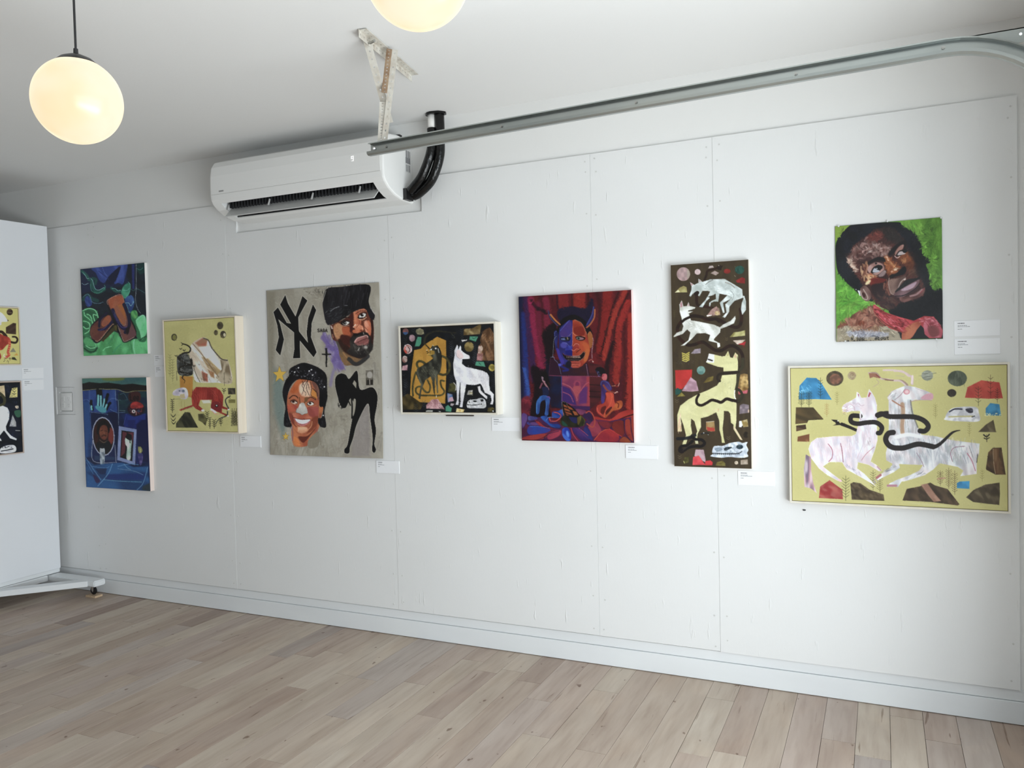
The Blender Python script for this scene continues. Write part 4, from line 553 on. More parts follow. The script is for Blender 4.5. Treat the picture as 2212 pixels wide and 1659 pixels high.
    for p, c, c2 in [([150, 940, 240, 960, 230, 1100, 150, 1190], '4c2c6c', '6c4890'), ([270, 980, 420, 1000, 400, 1040, 270, 1050], '3c3c84', '5c70b0'), ([260, 1080, 460, 1100, 480, 1140, 270, 1130], '3c3c90', '6c3c78'), ([290, 1150, 640, 1200, 580, 1270, 280, 1300], '1c3c9c', '482c84'), ([380, 1050, 460, 1060, 560, 1150, 700, 1190, 620, 1200, 460, 1140], '9c2430', '6c1c40'), ([180, 1350, 400, 1300, 600, 1290, 520, 1380, 200, 1400], 'a02c28', '8c1c2c'), ([600, 1330, 700, 1250, 840, 1230, 800, 1330, 640, 1390], '8c1c44', 'b0344c'), ([480, 990, 600, 980, 640, 1100, 800, 1120, 830, 1190, 700, 1180, 560, 1080], '103484', '1c60c0'), ([690, 900, 800, 880, 860, 860, 870, 1000, 780, 1010, 690, 1000], '142c80', '2c60b8'), ([870, 1200, 960, 1180, 1020, 1300, 1010, 1400, 940, 1410, 870, 1320], '142ca0', '3c74e0'), ([1040, 1200, 1140, 1190, 1260, 1290, 1340, 1400, 1200, 1400, 1100, 1300], '241458', '5c2c78'), ([1100, 850, 1250, 870, 1300, 920, 1180, 950], '6c2850', 'a04c70'), ([1260, 920, 1360, 900, 1400, 1040, 1380, 1150, 1290, 1040, 1220, 980], '2c1440', '481c50'), ([1450, 1040, 1560, 1240, 1500, 1300, 1400, 1330, 1320, 1180], '8c2440', '9c3448'), ([1490, 1080, 1750, 1080, 1740, 1150, 1640, 1190], '7c1c28', '4c1020'), ([1450, 1400, 1560, 1260, 1700, 1200, 1860, 1300, 1820, 1420], 'a81c24', '8c142c'), ([1760, 1080, 1940, 1060, 1960, 1280, 1900, 1330, 1760, 1200], '6c1414', '7c1c14'), ([1980, 1050, 2060, 1040, 2080, 1240, 2120, 1420, 2000, 1280], '9c2c1c', '7c1c14'), ([2080, 1020, 2130, 990, 2140, 1380, 2100, 1260], 'a03020', '7c1c14'), ([1880, 1420, 1950, 1330, 2080, 1430], 'a0501c', '8c2c10'), ([1280, 1150, 1360, 1240, 1400, 1400, 1300, 1340, 1240, 1240], '1c1c60', '2c2c74')]:
        A.S(p, c, soft=5, tex=(c2, 9, 40, 3, .8))
    for p, w, c in [([270, 1100, 430, 1060, 560, 1150, 800, 1190, 840, 1170], 9, '1a1030'), ([640, 1010, 660, 1060, 760, 1060, 840, 980, 780, 920, 720, 910], 18, 'c04440'), ([580, 1050, 620, 1000, 700, 1000], 9, '6c90d0'), ([1280, 920, 1340, 890, 1410, 960, 1440, 1080, 1400, 1170, 1300, 1110], 20, 'b04030'), ([1430, 1400, 1560, 1250, 1700, 1190], 12, 'd04c24'), ([1700, 1200, 1860, 1300, 1920, 1330], 9, 'c83028'), ([1500, 1080, 1560, 1180, 1700, 1190, 1760, 1090], 7, '3c0810'), ([1950, 1050, 1970, 1260, 2060, 1400], 10, '38080c'), ([2080, 1030, 2090, 1200, 2130, 1380], 8, '38080c'), ([1020, 1190, 1060, 1300, 1140, 1410], 16, 'b02c44'), ([1160, 1190, 1250, 1260, 1320, 1320], 12, 'a03c60'), ([540, 1390, 600, 1300, 800, 1240], 9, '1c1440'), ([290, 1160, 450, 1160, 640, 1190], 7, '5c70c0'), ([250, 950, 250, 1040, 180, 1200], 9, '2c1040'), ([1880, 1400, 1940, 1340, 2060, 1300], 7, '4c0c0c'), ([180, 1390, 400, 1400, 600, 1320], 8, '24081c')]:
        A.L(p, w, c, soft=2)
    A.E(960, 1290, 26, 60, '5088e8', ang=-15, soft=14)
    # butterfly
    A.S([840, 1020, 900, 950, 1000, 960, 1140, 960, 1240, 1010, 1270, 1090, 1220, 1150, 1100, 1170, 900, 1160, 830, 1110], '14140c', soft=3, tex=('343410', 8, 40, 2, .8)); A.S([980, 990, 1060, 960, 1120, 1000, 1120, 1100, 1040, 1080], '1c1c50', soft=6); A.S([1140, 960, 1200, 980, 1180, 1080, 1150, 1130, 1130, 1080], '5c4810', soft=5, tex=('706818', 6, 80, 2, .8)); A.L([1200, 980, 1260, 1050, 1240, 1140], 12, '4c4c24', soft=4); A.S([860, 1060, 880, 1140, 960, 1150, 900, 1080], '104838', soft=6)
    A.P([850, 720, 900, 715, 1000, 780, 1080, 850, 1180, 970, 1120, 1000, 920, 980, 880, 900, 845, 820], '140a0c')
    for q in [[880, 770, 930, 790, 960, 830, 890, 810], [940, 780, 1040, 840, 1060, 870, 980, 850], [895, 830, 980, 860, 1010, 900, 900, 870], [905, 890, 1020, 920, 1040, 960, 930, 930], [1040, 880, 1110, 900, 1150, 960, 1080, 960], [920, 940, 1000, 960, 940, 965]]: A.P(q, '8c3c14', tex=('a85820', 5, 30, 2, .7))
    for i in range(10): A.E(855 + (i ** 1.6) * .9, 740 + i * 24, 4.5, 5, 'd8d0c8')
    for x, y in [(875, 722), (905, 728), (945, 770), (940, 745)]: A.E(x, y, 5, 4, 'c8c8c4')
    A.brush(3600, 4, 1.0, .11)

def art_tall(A):
    A.dw = 1.4
    A.fill('3a2e1c', [('42351f', 14, 90, 3, .8), ('30261a', 6, 90, 3, .4)]); A.o(1440, 555, 7.215); b = '20140e'
    for p, w in [([590, 360, 620, 290, 640, 220, 740, 190, 850, 150], 34), ([470, 560, 470, 700, 500, 760, 640, 780, 720, 800], 44), ([1150, 820, 1170, 960, 1140, 1080, 1050, 1100, 900, 1030, 780, 970, 640, 980, 520, 930, 400, 920, 270, 970, 180, 1080, 170, 1180, 210, 1280, 320, 1370, 420, 1370, 560, 1330, 660, 1390, 760, 1460, 860, 1460, 960, 1400, 1060, 1400, 1160, 1490, 1190, 1600, 1180, 1700, 1140, 1760]  , 50)]: A.L(p, w, b, soft=2, tex=('34180e', 8, 30, 2, .7))
    A.S([790, 150, 830, 125, 850, 150, 880, 130, 860, 180, 850, 210, 790, 190], b); A.E(815, 135, 7, 7, 'a8a090'); A.L([820, 1020, 760, 970, 700, 960], 30, b)
    A.E(262, 265, 105, 108, 'a08080', tex=[('b89898', 6, 90, 3, .8), ('7c6868', 5, 80, 2, .5)]); A.P([320, 190, 350, 200, 368, 270, 340, 330, 320, 340], '9a9480', soft=3, al=.7); A.E(485, 232, 46, 45, 'c8b0b0', tex=('b09898', 5, 0, 1, .7)); A.E(945, 225, 52, 38, '8c2018', soft=5, tex=('641810', 6, 0, 1, .6)); A.E(1140, 205, 74, 66, '1c4c40', soft=5, tex=('0c3028', 6, 40, 1, .8)); A.D([1070, 150, 1210, 150, 1210, 260, 1070, 260], '2c6c5c 4c8c7c', 16, 24, 5, 60, 80, .5)
    A.P([670, 140, 720, 135, 738, 165, 650, 180], 'a89898', tex=('c0b0a8', 5, 0, 1, .7)); A.P([690, 255, 750, 215, 818, 250, 770, 290], 'b09c94', tex=('8c7870', 4, 30, 1, .8)); A.P([1080, 370, 1180, 320, 1225, 340, 1222, 420, 1100, 405], '8c1c18', soft=4, tex=('641410', 5, 0, 1, .6)); A.L([1060, 290, 1075, 310], 4, 'b0a490')
    A.P([130, 553, 200, 480, 265, 448, 310, 470, 322, 550], '8c8044', tex=('b0a868', 6, 120, 2, .9)); A.P([130, 553, 180, 510, 210, 545], 'd8d4a8', soft=2); A.P([630, 915, 700, 820, 780, 770, 830, 850, 840, 910, 700, 920, 635, 938], 'a07c74', tex=[('7c5c54', 5, 60, 1, .8)]); A.L([635, 920, 700, 910], 22, 'f0ece4', w1=10); A.E(790, 880, 40, 34, 'a07c40', soft=4, tex=('d0c090', 4, 60, 1, .7)); A.D([690, 790, 830, 800, 830, 900, 700, 900], 'c8b0a0 5c3c30', 24, 30, 4, 40, 80, .7)
    A.P([980, 1258, 1050, 1180, 1120, 1175, 1225, 1150, 1222, 1235, 1120, 1245], '7c7434', tex=('c0bc7c', 5, 120, 2, .8)); A.P([1035, 1308, 1228, 1298, 1160, 1365, 1100, 1370], 'a8907c', tex=('d8ccc0', 5, 90, 1, .8)); A.P([1110, 1370, 1235, 1325, 1215, 1385], 'a81820', soft=2); A.P([1180, 1400, 1220, 1390, 1215, 1420], '641814', soft=3); A.P([380, 1505, 440, 1440, 530, 1430, 528, 1500, 430, 1512], 'a898a0', tex=('706474', 4, 110, 2, .7))
    for i in range(5): A.L([245, 1500 + i * 28, 300, 1520 + i * 28, 350, 1490 + i * 28], 15, 'c8b83c', sm=0)
    A.D([100, 1430, 240, 1430, 240, 1640, 100, 1640], '28241c', 30, 20, 5, 45, 60, .7); A.D([130, 1640, 420, 1560, 420, 1680, 130, 1680], '54545c', 40, 9, 4, 45, 90, .7); chev(A, 120, 840, 4, 16, 30, '4c4424', 4); chev(A, 935, 1280, 2, 18, 26, '6c5c38', 4, 0)
    w = 'b8c0bc'; T = [('d8e0e0', 9, 30, 3, .9), ('84908c', 7, 50, 2, .5)]
    A.P([495, 340, 530, 360, 555, 390, 680, 352, 900, 345, 1000, 400, 1180, 510, 1188, 600, 1195, 640, 1060, 690, 980, 780, 975, 860, 910, 955, 872, 938, 935, 870, 915, 745, 1020, 640, 950, 600, 800, 570, 640, 530, 560, 530, 510, 615, 490, 600, 510, 540, 470, 530, 400, 580, 375, 622, 353, 605, 385, 520, 390, 460, 366, 392, 432, 435, 500, 400], w, tex=T)
    A.P([690, 520, 770, 500, 790, 560, 720, 600, 620, 690, 560, 788, 505, 780, 600, 680, 645, 610], w, tex=T); A.P([765, 560, 825, 575, 805, 700, 740, 695, 690, 720, 680, 775, 662, 770, 665, 720, 700, 690, 770, 660], w, tex=T); A.P([950, 600, 1020, 620, 1000, 660, 880, 720, 905, 870, 880, 880, 830, 720, 870, 680], w, tex=T); A.P([1190, 610, 1215, 615, 1240, 700, 1240, 830, 1180, 910, 1160, 820, 1175, 720, 1200, 660], w, tex=T)
    A.P([372, 400, 415, 430, 390, 450], 'b08084'); A.P([505, 355, 540, 380, 510, 385], 'a87c7c'); A.D([420, 440, 660, 380, 1100, 500, 1160, 620, 700, 540], 'eef2f0 94a09c a8b4b4', 110, 60, 6, 20, 50, .5); A.L([610, 430, 660, 390, 720, 360], 8, '54504c'); A.L([1000, 530, 1050, 600, 1020, 680], 6, '6c7470'); A.L([1060, 480, 1000, 430, 920, 400], 16, '8c8880', soft=5); A.P([640, 620, 720, 600, 690, 650], '3a2e1c', soft=1)
    A.S([430, 560, 480, 530, 510, 560, 480, 600, 440, 600], b)
    T2 = [('eceeea', 9, 30, 3, .9), ('98988c', 7, 50, 2, .5)]; w = 'd0d2cc'
    A.P([236, 676, 262, 770, 315, 765, 342, 700, 358, 765, 450, 785, 435, 815, 340, 835, 340, 850, 410, 850, 350, 880, 355, 910, 380, 990, 480, 1005, 600, 1030, 740, 1060, 830, 1100, 880, 1060, 1000, 1000, 1070, 925, 1078, 970, 1050, 1040, 940, 1090, 840, 1125, 835, 1180, 740, 1280, 740, 1305, 830, 1350, 835, 1400, 795, 1420, 785, 1345, 650, 1310, 680, 1220, 600, 1190, 470, 1195, 400, 1270, 280, 1380, 220, 1385, 340, 1300, 370, 1180, 320, 1130, 250, 1200, 110, 1250, 108, 1235, 160, 1180, 240, 1150, 260, 1080, 240, 1030, 235, 960, 205, 860, 200, 740], w, tex=T2)
    A.L([240, 1010, 290, 970, 370, 935], 40, b, soft=1); A.L([378, 925, 560, 935], 42, b, soft=1); A.P([210, 730, 238, 690, 248, 770, 215, 790], 'a87880', soft=2); A.P([325, 765, 340, 720, 350, 765], 'b89498'); A.D([300, 1010, 800, 1100, 720, 1180, 380, 1120], 'ffffff a8a89c e4e8e4', 70, 60, 6, 20, 50, .5); A.L([340, 842, 400, 825, 430, 810], 9, '3a3028')
    y = 'c8c488'
    A.P([660, 1510, 740, 1525, 860, 1555, 910, 1550, 960, 1470, 990, 1570, 1030, 1580, 1070, 1495, 1112, 1540, 1112, 1700, 860, 1720, 640, 1660, 612, 1640, 650, 1600], y, tex=('d4d094', 8, 0, 2, .8)); A.P([660, 1510, 742, 1525, 745, 1600, 735, 1655, 615, 1645, 635, 1600], 'd8d8d8'); A.L([650, 1600, 710, 1620], 22, '282420', sm=0); A.P([1050, 1560, 1080, 1510, 1085, 1590], 'c8a080', soft=2); A.P([935, 1550, 960, 1490, 968, 1540], 'b0a468', soft=2); A.L([1100, 1560, 1140, 1760], 6, b)
    # lower half
    A.o(1440, 785, 7.215)
    A.P([640, 0, 1112, 0, 1110, 120, 885, 130, 885, 70, 790, 55, 700, 20], y, tex=('d4d094', 8, 0, 2, .8)); A.L([1190, -60, 1180, 60, 1130, 130, 1100, 300, 1085, 400, 1150, 450, 1180, 530, 1120, 590], 50, '34301e', soft=2)
    A.P([865, 190, 1088, 175, 1085, 300, 1060, 420, 1075, 560, 1088, 640, 1085, 900, 1070, 1010, 1180, 1200, 1140, 1190, 1040, 1030, 1040, 960, 1000, 930, 990, 790, 960, 750, 890, 745, 888, 860, 870, 1010, 885, 1160, 905, 1240, 858, 1240, 850, 1150, 820, 1040, 820, 900, 770, 765, 640, 830, 530, 855, 535, 990, 480, 1100, 470, 1190, 440, 1190, 450, 1120, 475, 1060, 430, 900, 380, 860, 375, 960, 395, 1090, 330, 1160, 290, 1280, 235, 1283, 255, 1220, 300, 1120, 260, 960, 220, 850, 215, 840, 235, 1058, 170, 1060, 165, 800, 210, 660, 340, 560, 490, 480, 640, 420, 780, 350, 840, 270], y, tex=[('d4d098', 10, 60, 2, .8), ('b8b478', 7, 20, 2, .3)])
    A.D([175, 830, 215, 830, 235, 1050, 172, 1050], 'c87c68 e8c8b0 d8b098', 26, 90, 6, 95, 12, .8); A.L([1060, 430, 1055, 520, 1075, 560], 14, 'ece8d8', soft=3); A.D([860, 300, 1040, 260, 1020, 480, 860, 480], 'dcdcac a8a878', 14, 40, 10, 100, 40, .5); A.L([1045, 1000, 1160, 1190], 14, 'd8b8a0', soft=1, sm=0); A.D([300, 1080, 380, 1080, 290, 1280, 240, 1280], 'b8a894 88806c', 14, 24, 5, 110, 40, .6); A.L([805, 710, 803, 750], 6, 'c87c5c'); A.D([580, 700, 780, 650, 780, 760, 600, 820], 'c8a890 d8bca0', 12, 60, 4, 150, 20, .5)
    A.L([500, 490, 465, 560, 475, 630, 540, 655, 620, 620, 700, 575, 780, 590, 850, 610, 930, 560, 1020, 580, 1120, 600], 38, b, w1=50, sm=1); A.L([1120, 140, 980, 155, 840, 165, 790, 210, 800, 270, 830, 280], 40, '241c14', w1=34)
    A.L([170, 1170, 240, 1170, 330, 1160, 400, 1140, 440, 1120], 50, '14171c', soft=5, al=.9); A.L([400, 1150, 460, 1185, 540, 1190, 590, 1240, 540, 1290, 440, 1290, 340, 1310, 240, 1370, 200, 1350, 230, 1290, 330, 1270, 400, 1210], 46, '120e0e', soft=4); A.L([540, 1100, 590, 1085, 650, 1090], 18, '14181c', soft=2); A.E(576, 1084, 8, 8, 'e8e8e8'); A.E(645, 1112, 6, 6, '8ca0a0'); A.P([440, 1205, 485, 1205, 492, 1252, 448, 1252], 'b8b48c'); A.E(235, 1360, 40, 40, '181012', soft=3); A.L([250, 1350, 380, 1260], 6, '4c4440', al=.8)
    A.P([132, 105, 398, 98, 390, 230, 240, 400, 140, 395], 'b8201c', tex=('a01c14', 12, 0, 1, .6)); A.P([375, 215, 460, 280, 498, 430, 380, 442, 235, 430], 'a88090', tex=[('c09cac', 6, 120, 2, .8), ('84606c', 5, 20, 2, .5)]); A.P([170, 378, 235, 430, 200, 480, 135, 490, 132, 410], '184840'); A.P([230, 450, 290, 510, 160, 518], '74681c', tex=('8c8038', 5, 0, 1, .6))
    A.E(535, 110, 66, 66, '5c8880', tex=[('88a89c', 6, 60, 1, .8), ('34605c', 5, 0, 1, .5)]); A.P([570, 308, 640, 225, 730, 200, 720, 270, 620, 300], '584814', soft=2, tex=('786824', 5, 60, 1, .8)); A.P([1150, 180, 1210, 165, 1262, 180, 1275, 380, 1240, 480, 1190, 470, 1115, 480, 1110, 400, 1130, 280], '8c6424', tex=[('d8b870', 7, 110, 2, .8), ('4c3410', 5, 50, 1, .5)]); A.P([1115, 375, 1180, 440, 1265, 420, 1255, 475, 1190, 480, 1120, 490], 'a83c4c', soft=3, tex=('c86c74', 5, 30, 1, .7))
    A.L([1085, 400, 1150, 440, 1180, 530, 1120, 595], 42, '2c2818', soft=2)
    A.P([1140, 660, 1190, 635, 1280, 655, 1282, 775, 1130, 795], '8c7c84', tex=('645860', 5, 90, 1, .8)); A.E(1275, 750, 10, 26, 'c8a890'); A.P([1130, 905, 1165, 900, 1190, 960, 1160, 1000, 1125, 998], 'd8d8d4'); A.P([1165, 900, 1255, 875, 1270, 990, 1195, 1000, 1180, 960], '8c7434', tex=('c8b890', 5, 60, 1, .6)); A.S([1190, 1110, 1220, 1070, 1265, 1090, 1260, 1160, 1210, 1160], '1c140c', soft=2, tex=('4c4428', 5, 0, 1, .6)); A.P([612, 915, 740, 900, 752, 1055, 690, 1065, 612, 1035], '8c6434', soft=2, tex=[('a08850', 7, 50, 1, .8)]); A.P([620, 990, 745, 1010, 745, 1060, 640, 1055], 'a83424', soft=7); A.L([615, 915, 735, 905], 8, 'b8b0a0')
    A.S([730, 1300, 790, 1285, 880, 1285, 980, 1245, 1120, 1225, 1180, 1245, 1255, 1230, 1240, 1280, 1270, 1350, 1250, 1400, 1262, 1460, 1130, 1475, 980, 1460, 840, 1470, 690, 1450, 690, 1430, 720, 1410, 705, 1380], 'c0c8d4', tex=[('dce4ec', 6, 20, 2, .9), ('8494a4', 5, 50, 1, .5)])
    A.E(1135, 1305, 54, 36, '1c3440', soft=4, tex=('0c1418', 5, 0, 1, .7)); A.S([890, 1330, 940, 1305, 1020, 1310, 960, 1345, 910, 1365], '1c2830', soft=3); A.S([745, 1335, 800, 1310, 860, 1325, 850, 1360, 780, 1370], '7c8c9c', soft=4); A.D([740, 1300, 1160, 1260, 1160, 1390, 740, 1390], '3c4c5c e8f0f4 6c7c88', 70, 34, 5, 30, 80, .5); A.L([720, 1400, 860, 1410, 1000, 1410, 1120, 1405, 1170, 1375], 12, '141820')
    for i in range(14): A.L([730 + i * 30, 1400, 735 + i * 30, 1424], 9, '1c242c', sm=0)
    A.P([450, 1340, 575, 1345, 605, 1500, 600, 1540, 430, 1440], 'a0808c', tex=('b89ca4', 6, 40, 2, .8)); A.P([410, 1455, 500, 1435, 600, 1580, 400, 1580], 'c82c38', tex=('e04c50', 8, 0, 1, .6)); A.P([600, 1520, 680, 1510, 715, 1540, 708, 1585, 590, 1585], 'c4242c'); A.P([760, 1590, 780, 1540, 870, 1520, 912, 1560, 910, 1600], '5c5018', soft=2, tex=('7c7434', 5, 0, 1, .7)); A.P([260, 1550, 280, 1460, 350, 1450, 340, 1540, 290, 1555], '3c3814', soft=3, tex=('5c5824', 5, 70, 1, .8)); A.E(1082, 1550, 28, 28, 'c8b8a0', tex=('a09078', 4, 0, 1, .7)); A.P([1150, 1510, 1258, 1500, 1262, 1575, 1150, 1580], 'b8a898', tex=('8c7c68', 5, 0, 1, .8)); A.L([265, 1520, 275, 1550], 8, 'c8c870')
    for x, yy in [(160, 580), (960, 1160), (200, 1450)]: chev(A, x, yy, 2, 26, 30, '74684c', 4, 0)
    A.brush(3600, 3.4, .9, .08)
def art_green(A):
    A.dw = 2.2
    A.fill('5c9416', [('64a018', 14, 90, 2, .8), ('4c8010', 12, 80, 3, .4)]); A.o(1800, 460, 5.925); k = '0a0b10'
    A.P([30, 170, 240, 150, 30, 380], '7c9c18', soft=6); A.D([1100, 100, 1390, 80, 1390, 760, 1240, 960, 1140, 500], '4a7c08 3c6c06 5c9414 66a01c', 120, 160, 34, 92, 12, .5); A.D([820, 90, 1120, 90, 1120, 280, 960, 200], '74a828 5c9c14', 24, 90, 24, 70, 30, .5); A.D([50, 780, 500, 1120, 300, 1300, 50, 1380], '4c9c0c 3c8808 64b01c 74bc30', 110, 110, 26, 130, 60, .5); A.E(1320, 945, 30, 28, '3c6c08', soft=8)
    A.P([40, 1440, 240, 1290, 500, 1165, 620, 1240, 880, 1640, 30, 1650], '5c2c1c', soft=3, tex=[('8c5038', 12, 60, 3, .8)]); A.D([150, 1350, 520, 1220, 660, 1440, 300, 1500], 'a87058 c09478 4c2014 8c5444', 110, 110, 16, 40, 70, .55, .5); A.E(330, 1400, 60, 26, '6c2c10', soft=8)
    A.P([30, 1470, 150, 1430, 210, 1440, 240, 1500, 400, 1500, 600, 1450, 700, 1440, 900, 1560, 880, 1640, 30, 1655], '94876c', soft=5, tex=('a89c84', 10, 0, 2, .8)); A.D([210, 1430, 400, 1480, 600, 1440, 560, 1520, 260, 1500], '7c5438 a07c5c b89878', 50, 70, 14, 20, 50, .6)
    A.P([160, 1500, 420, 1500, 700, 1530, 690, 1580, 380, 1590, 170, 1560], 'a8a8b8', soft=8, al=.8); A.D([160, 1500, 680, 1520, 680, 1580, 170, 1570], '5c6074 c8ccd8 7c8094', 60, 40, 6, 70, 60, .8); A.txt('s', 205, 1575, 42, 38, '1c1a18', lw=.2); A.txt('opp', 285, 1575, 42, 30, '1c1a18', lw=.2); A.txt('about', 510, 1572, 46, 34, '1c1a18', lw=.2); A.D([60, 1640, 460, 1635, 460, 1650, 60, 1650], '1c1a18', 30, 26, 8, 80, 60, .9); A.D([470, 1635, 640, 1635, 640, 1650, 470, 1650], '2c2a24', 14, 20, 6, 80, 60, .9)
    A.S([240, 150, 400, 130, 820, 115, 880, 150, 980, 210, 1080, 300, 1130, 440, 1140, 530, 1200, 570, 1238, 630, 1190, 660, 1220, 760, 1240, 920, 1290, 990, 1400, 1000, 1410, 1520, 1300, 1420, 1200, 1600, 900, 1300, 500, 1130, 420, 1120, 300, 1010, 140, 850, 60, 740, 38, 560, 45, 380, 120, 260], k, soft=2, tex=('101420', 14, 0, 1, .8))
    A.P([1390, 1000, 1410, 1620, 860, 1620, 700, 1250, 900, 1100], k)
    A.S([250, 430, 440, 280, 600, 190, 780, 210, 900, 330, 940, 420, 1000, 520, 1080, 700, 1130, 850, 1170, 960, 1140, 1060, 1020, 1120, 860, 1140, 760, 1220, 640, 1220, 500, 1120, 440, 1060, 360, 900, 260, 750, 180, 600], '3c1c18', soft=8, tex=[('542820', 16, 60, 2, .8), ('241014', 12, 60, 2, .5)])
    A.S([600, 200, 760, 200, 880, 320, 900, 400, 700, 340, 640, 260], '241c1a', soft=16); A.S([440, 290, 600, 230, 640, 300, 540, 360, 440, 340], '682c24', soft=14)
    A.D([270, 430, 440, 330, 560, 370, 720, 440, 700, 560, 440, 560, 280, 620, 200, 580], '7c5850 a08078 5c2c24 b89890 4c241c', 190, 70, 12, 130, 60, .5, .5); A.D([420, 370, 600, 400, 720, 450, 700, 530, 600, 560, 420, 480], 'b89890 d8c4bc 8c6860 5c3830', 60, 70, 11, 30, 70, .55, .5); A.D([190, 570, 300, 680, 290, 740, 200, 640], 'd8b8a0 e8d8c8 8c6454', 26, 60, 14, 60, 40, .7); A.L([190, 575, 240, 690, 290, 700, 300, 740, 260, 735], 14, 'd0b09c', soft=3)
    A.S([860, 480, 1010, 510, 1040, 660, 980, 740, 900, 660, 820, 600], '5c2c14', soft=16, tex=('8c481c', 12, 40, 2, .8)); A.E(905, 610, 34, 26, 'b0703c', soft=14); A.S([650, 560, 700, 545, 780, 620, 860, 700, 830, 740, 740, 790, 680, 760, 650, 660], '7c3c18', soft=8, tex=('a8602c', 12, 60, 2, .8)); A.L([690, 570, 740, 640, 800, 700], 26, 'c8844c', soft=10); A.E(795, 715, 24, 20, 'ecc8a8', soft=8); A.E(750, 745, 18, 14, 'd8a080', soft=7); A.L([660, 560, 690, 560, 700, 600], 14, 'e0b498', soft=4)
    A.brush(5200, 9, 2.1, .20)
    A.S([800, 770, 900, 680, 930, 720, 900, 780, 780, 810, 720, 820, 740, 780], k, soft=6); A.E(745, 810, 32, 20, '140a0a', soft=6); A.S([450, 620, 560, 560, 650, 570, 660, 620, 560, 600, 440, 650], '100a0c', soft=6); A.S([700, 530, 760, 440, 840, 380, 930, 350, 920, 450, 840, 420, 770, 520], '120a0c', soft=8)
    A.S([430, 700, 520, 630, 620, 640, 650, 720, 560, 790, 480, 780], '8c6058', soft=8, tex=('c09890', 9, 40, 2, .8)); A.S([475, 750, 520, 680, 600, 660, 630, 690, 580, 740, 500, 765], '140c0c', soft=3); A.S([500, 745, 525, 700, 570, 720, 590, 740, 540, 755], 'b0b4c0', soft=2); A.E(575, 690, 36, 34, '0a0a0c', soft=2); A.E(555, 705, 8, 8, 'd8dce8'); A.L([490, 770, 560, 790, 640, 730], 9, '3c1c18', soft=2); A.S([575, 790, 640, 730, 672, 745, 645, 795, 595, 812], '8c7474', soft=7, tex=('b8a8a8', 8, 60, 2, .8))
    A.S([790, 500, 850, 420, 900, 400, 890, 450, 810, 540], 'a07064', soft=6, tex=('d0a898', 8, 120, 2, .7)); A.S([800, 540, 840, 480, 900, 470, 930, 500, 880, 530, 840, 550], '140c0c', soft=3); A.S([820, 535, 850, 490, 900, 490, 925, 515, 880, 530], 'b8a8a8', soft=2); A.E(915, 480, 30, 28, k, soft=2); A.L([785, 545, 815, 570, 850, 550], 9, 'd8b0a8', soft=2); A.E(545, 640, 14, 12, '140c0c', soft=4)
    A.D([430, 780, 560, 780, 560, 900, 420, 900], 'd8a070 e8c890 8c3c20 b05c34', 46, 50, 12, 60, 60, .7); A.S([480, 830, 660, 840, 640, 880, 560, 900, 480, 930], '641810', soft=8, tex=('8c2414', 9, 0, 2, .7)); A.E(440, 880, 44, 20, 'e8d4a0', ang=-40, soft=8); A.S([480, 920, 640, 900, 700, 1000, 640, 1080, 520, 1060], '241214', soft=12); A.D([340, 680, 440, 640, 420, 820, 380, 860], 'b07c50 d8b080 8c5438 4c2018', 36, 60, 12, 80, 30, .65)
    A.D([640, 880, 720, 860, 720, 1060, 640, 1080], '8c4c34 a06850 5c281c', 26, 70, 10, 100, 30, .6); A.S([700, 860, 820, 830, 920, 800, 900, 860, 820, 960, 780, 1030, 720, 1010], '5c4038', soft=8, tex=('8c6c60', 12, 120, 2, .8)); A.L([820, 970, 860, 880, 920, 830], 12, 'a89088', soft=4); A.L([710, 830, 700, 900, 730, 1020, 780, 1040], 10, 'a08478', soft=4); A.E(910, 848, 16, 8, 'd8c4bc', ang=-25, soft=2)
    A.S([780, 1010, 860, 920, 940, 850, 1060, 830, 1110, 800, 1100, 850, 980, 900, 860, 990], '0c0a0e', soft=4); A.S([780, 1020, 900, 950, 1010, 890, 1100, 850, 1060, 960, 940, 1040, 860, 1080, 780, 1060], '5c3c40', soft=4, tex=('8c6870', 9, 150, 2, .7)); A.S([860, 980, 960, 920, 1060, 880, 1020, 950, 920, 990], 'b090a0', soft=8, tex=('d8c0d0', 8, 150, 2, .8)); A.L([790, 1060, 900, 1050, 1040, 970, 1100, 900], 12, '140c10', soft=3); A.S([840, 1080, 960, 1060, 1100, 990, 1170, 950, 1140, 1050, 1000, 1110, 880, 1140], '54302c', soft=6, tex=('8c5c54', 9, 160, 2, .7)); A.L([980, 1060, 1060, 1040, 1130, 980], 22, 'a07878', soft=7); A.L([1100, 1030, 1165, 965], 8, '943040', soft=2)
    A.D([950, 720, 1060, 700, 1080, 800, 960, 800], '4c2c1c 6c4c3c', 30, 60, 10, 150, 20, .5); A.D([540, 1040, 760, 1060, 780, 1230, 640, 1220], '3c2420 54382c 1c1014', 40, 70, 14, 30, 40, .5); A.S([960, 500, 1080, 520, 1130, 700, 1150, 850, 1060, 780, 1040, 640], '140e12', soft=22, al=.8)
    A.S([340, 960, 400, 920, 460, 980, 480, 1060, 440, 1120, 390, 1110, 350, 1050], '543430', soft=3, tex=('8c6c64', 8, 60, 2, .8)); A.L([340, 990, 370, 1080, 420, 1100, 430, 1060, 380, 970], 12, 'b49c90', soft=3); A.E(385, 1040, 20, 34, '3c1814', ang=-20, soft=5); A.P([305, 980, 330, 985, 345, 1050, 330, 1050], 'e8e8ec'); A.E(285, 970, 8, 4, 'e8e8ec'); A.L([610, 570, 640, 590], 6, '100a0c'); A.L([440, 660, 420, 760, 440, 770], 14, 'c08868', soft=6, al=.8)
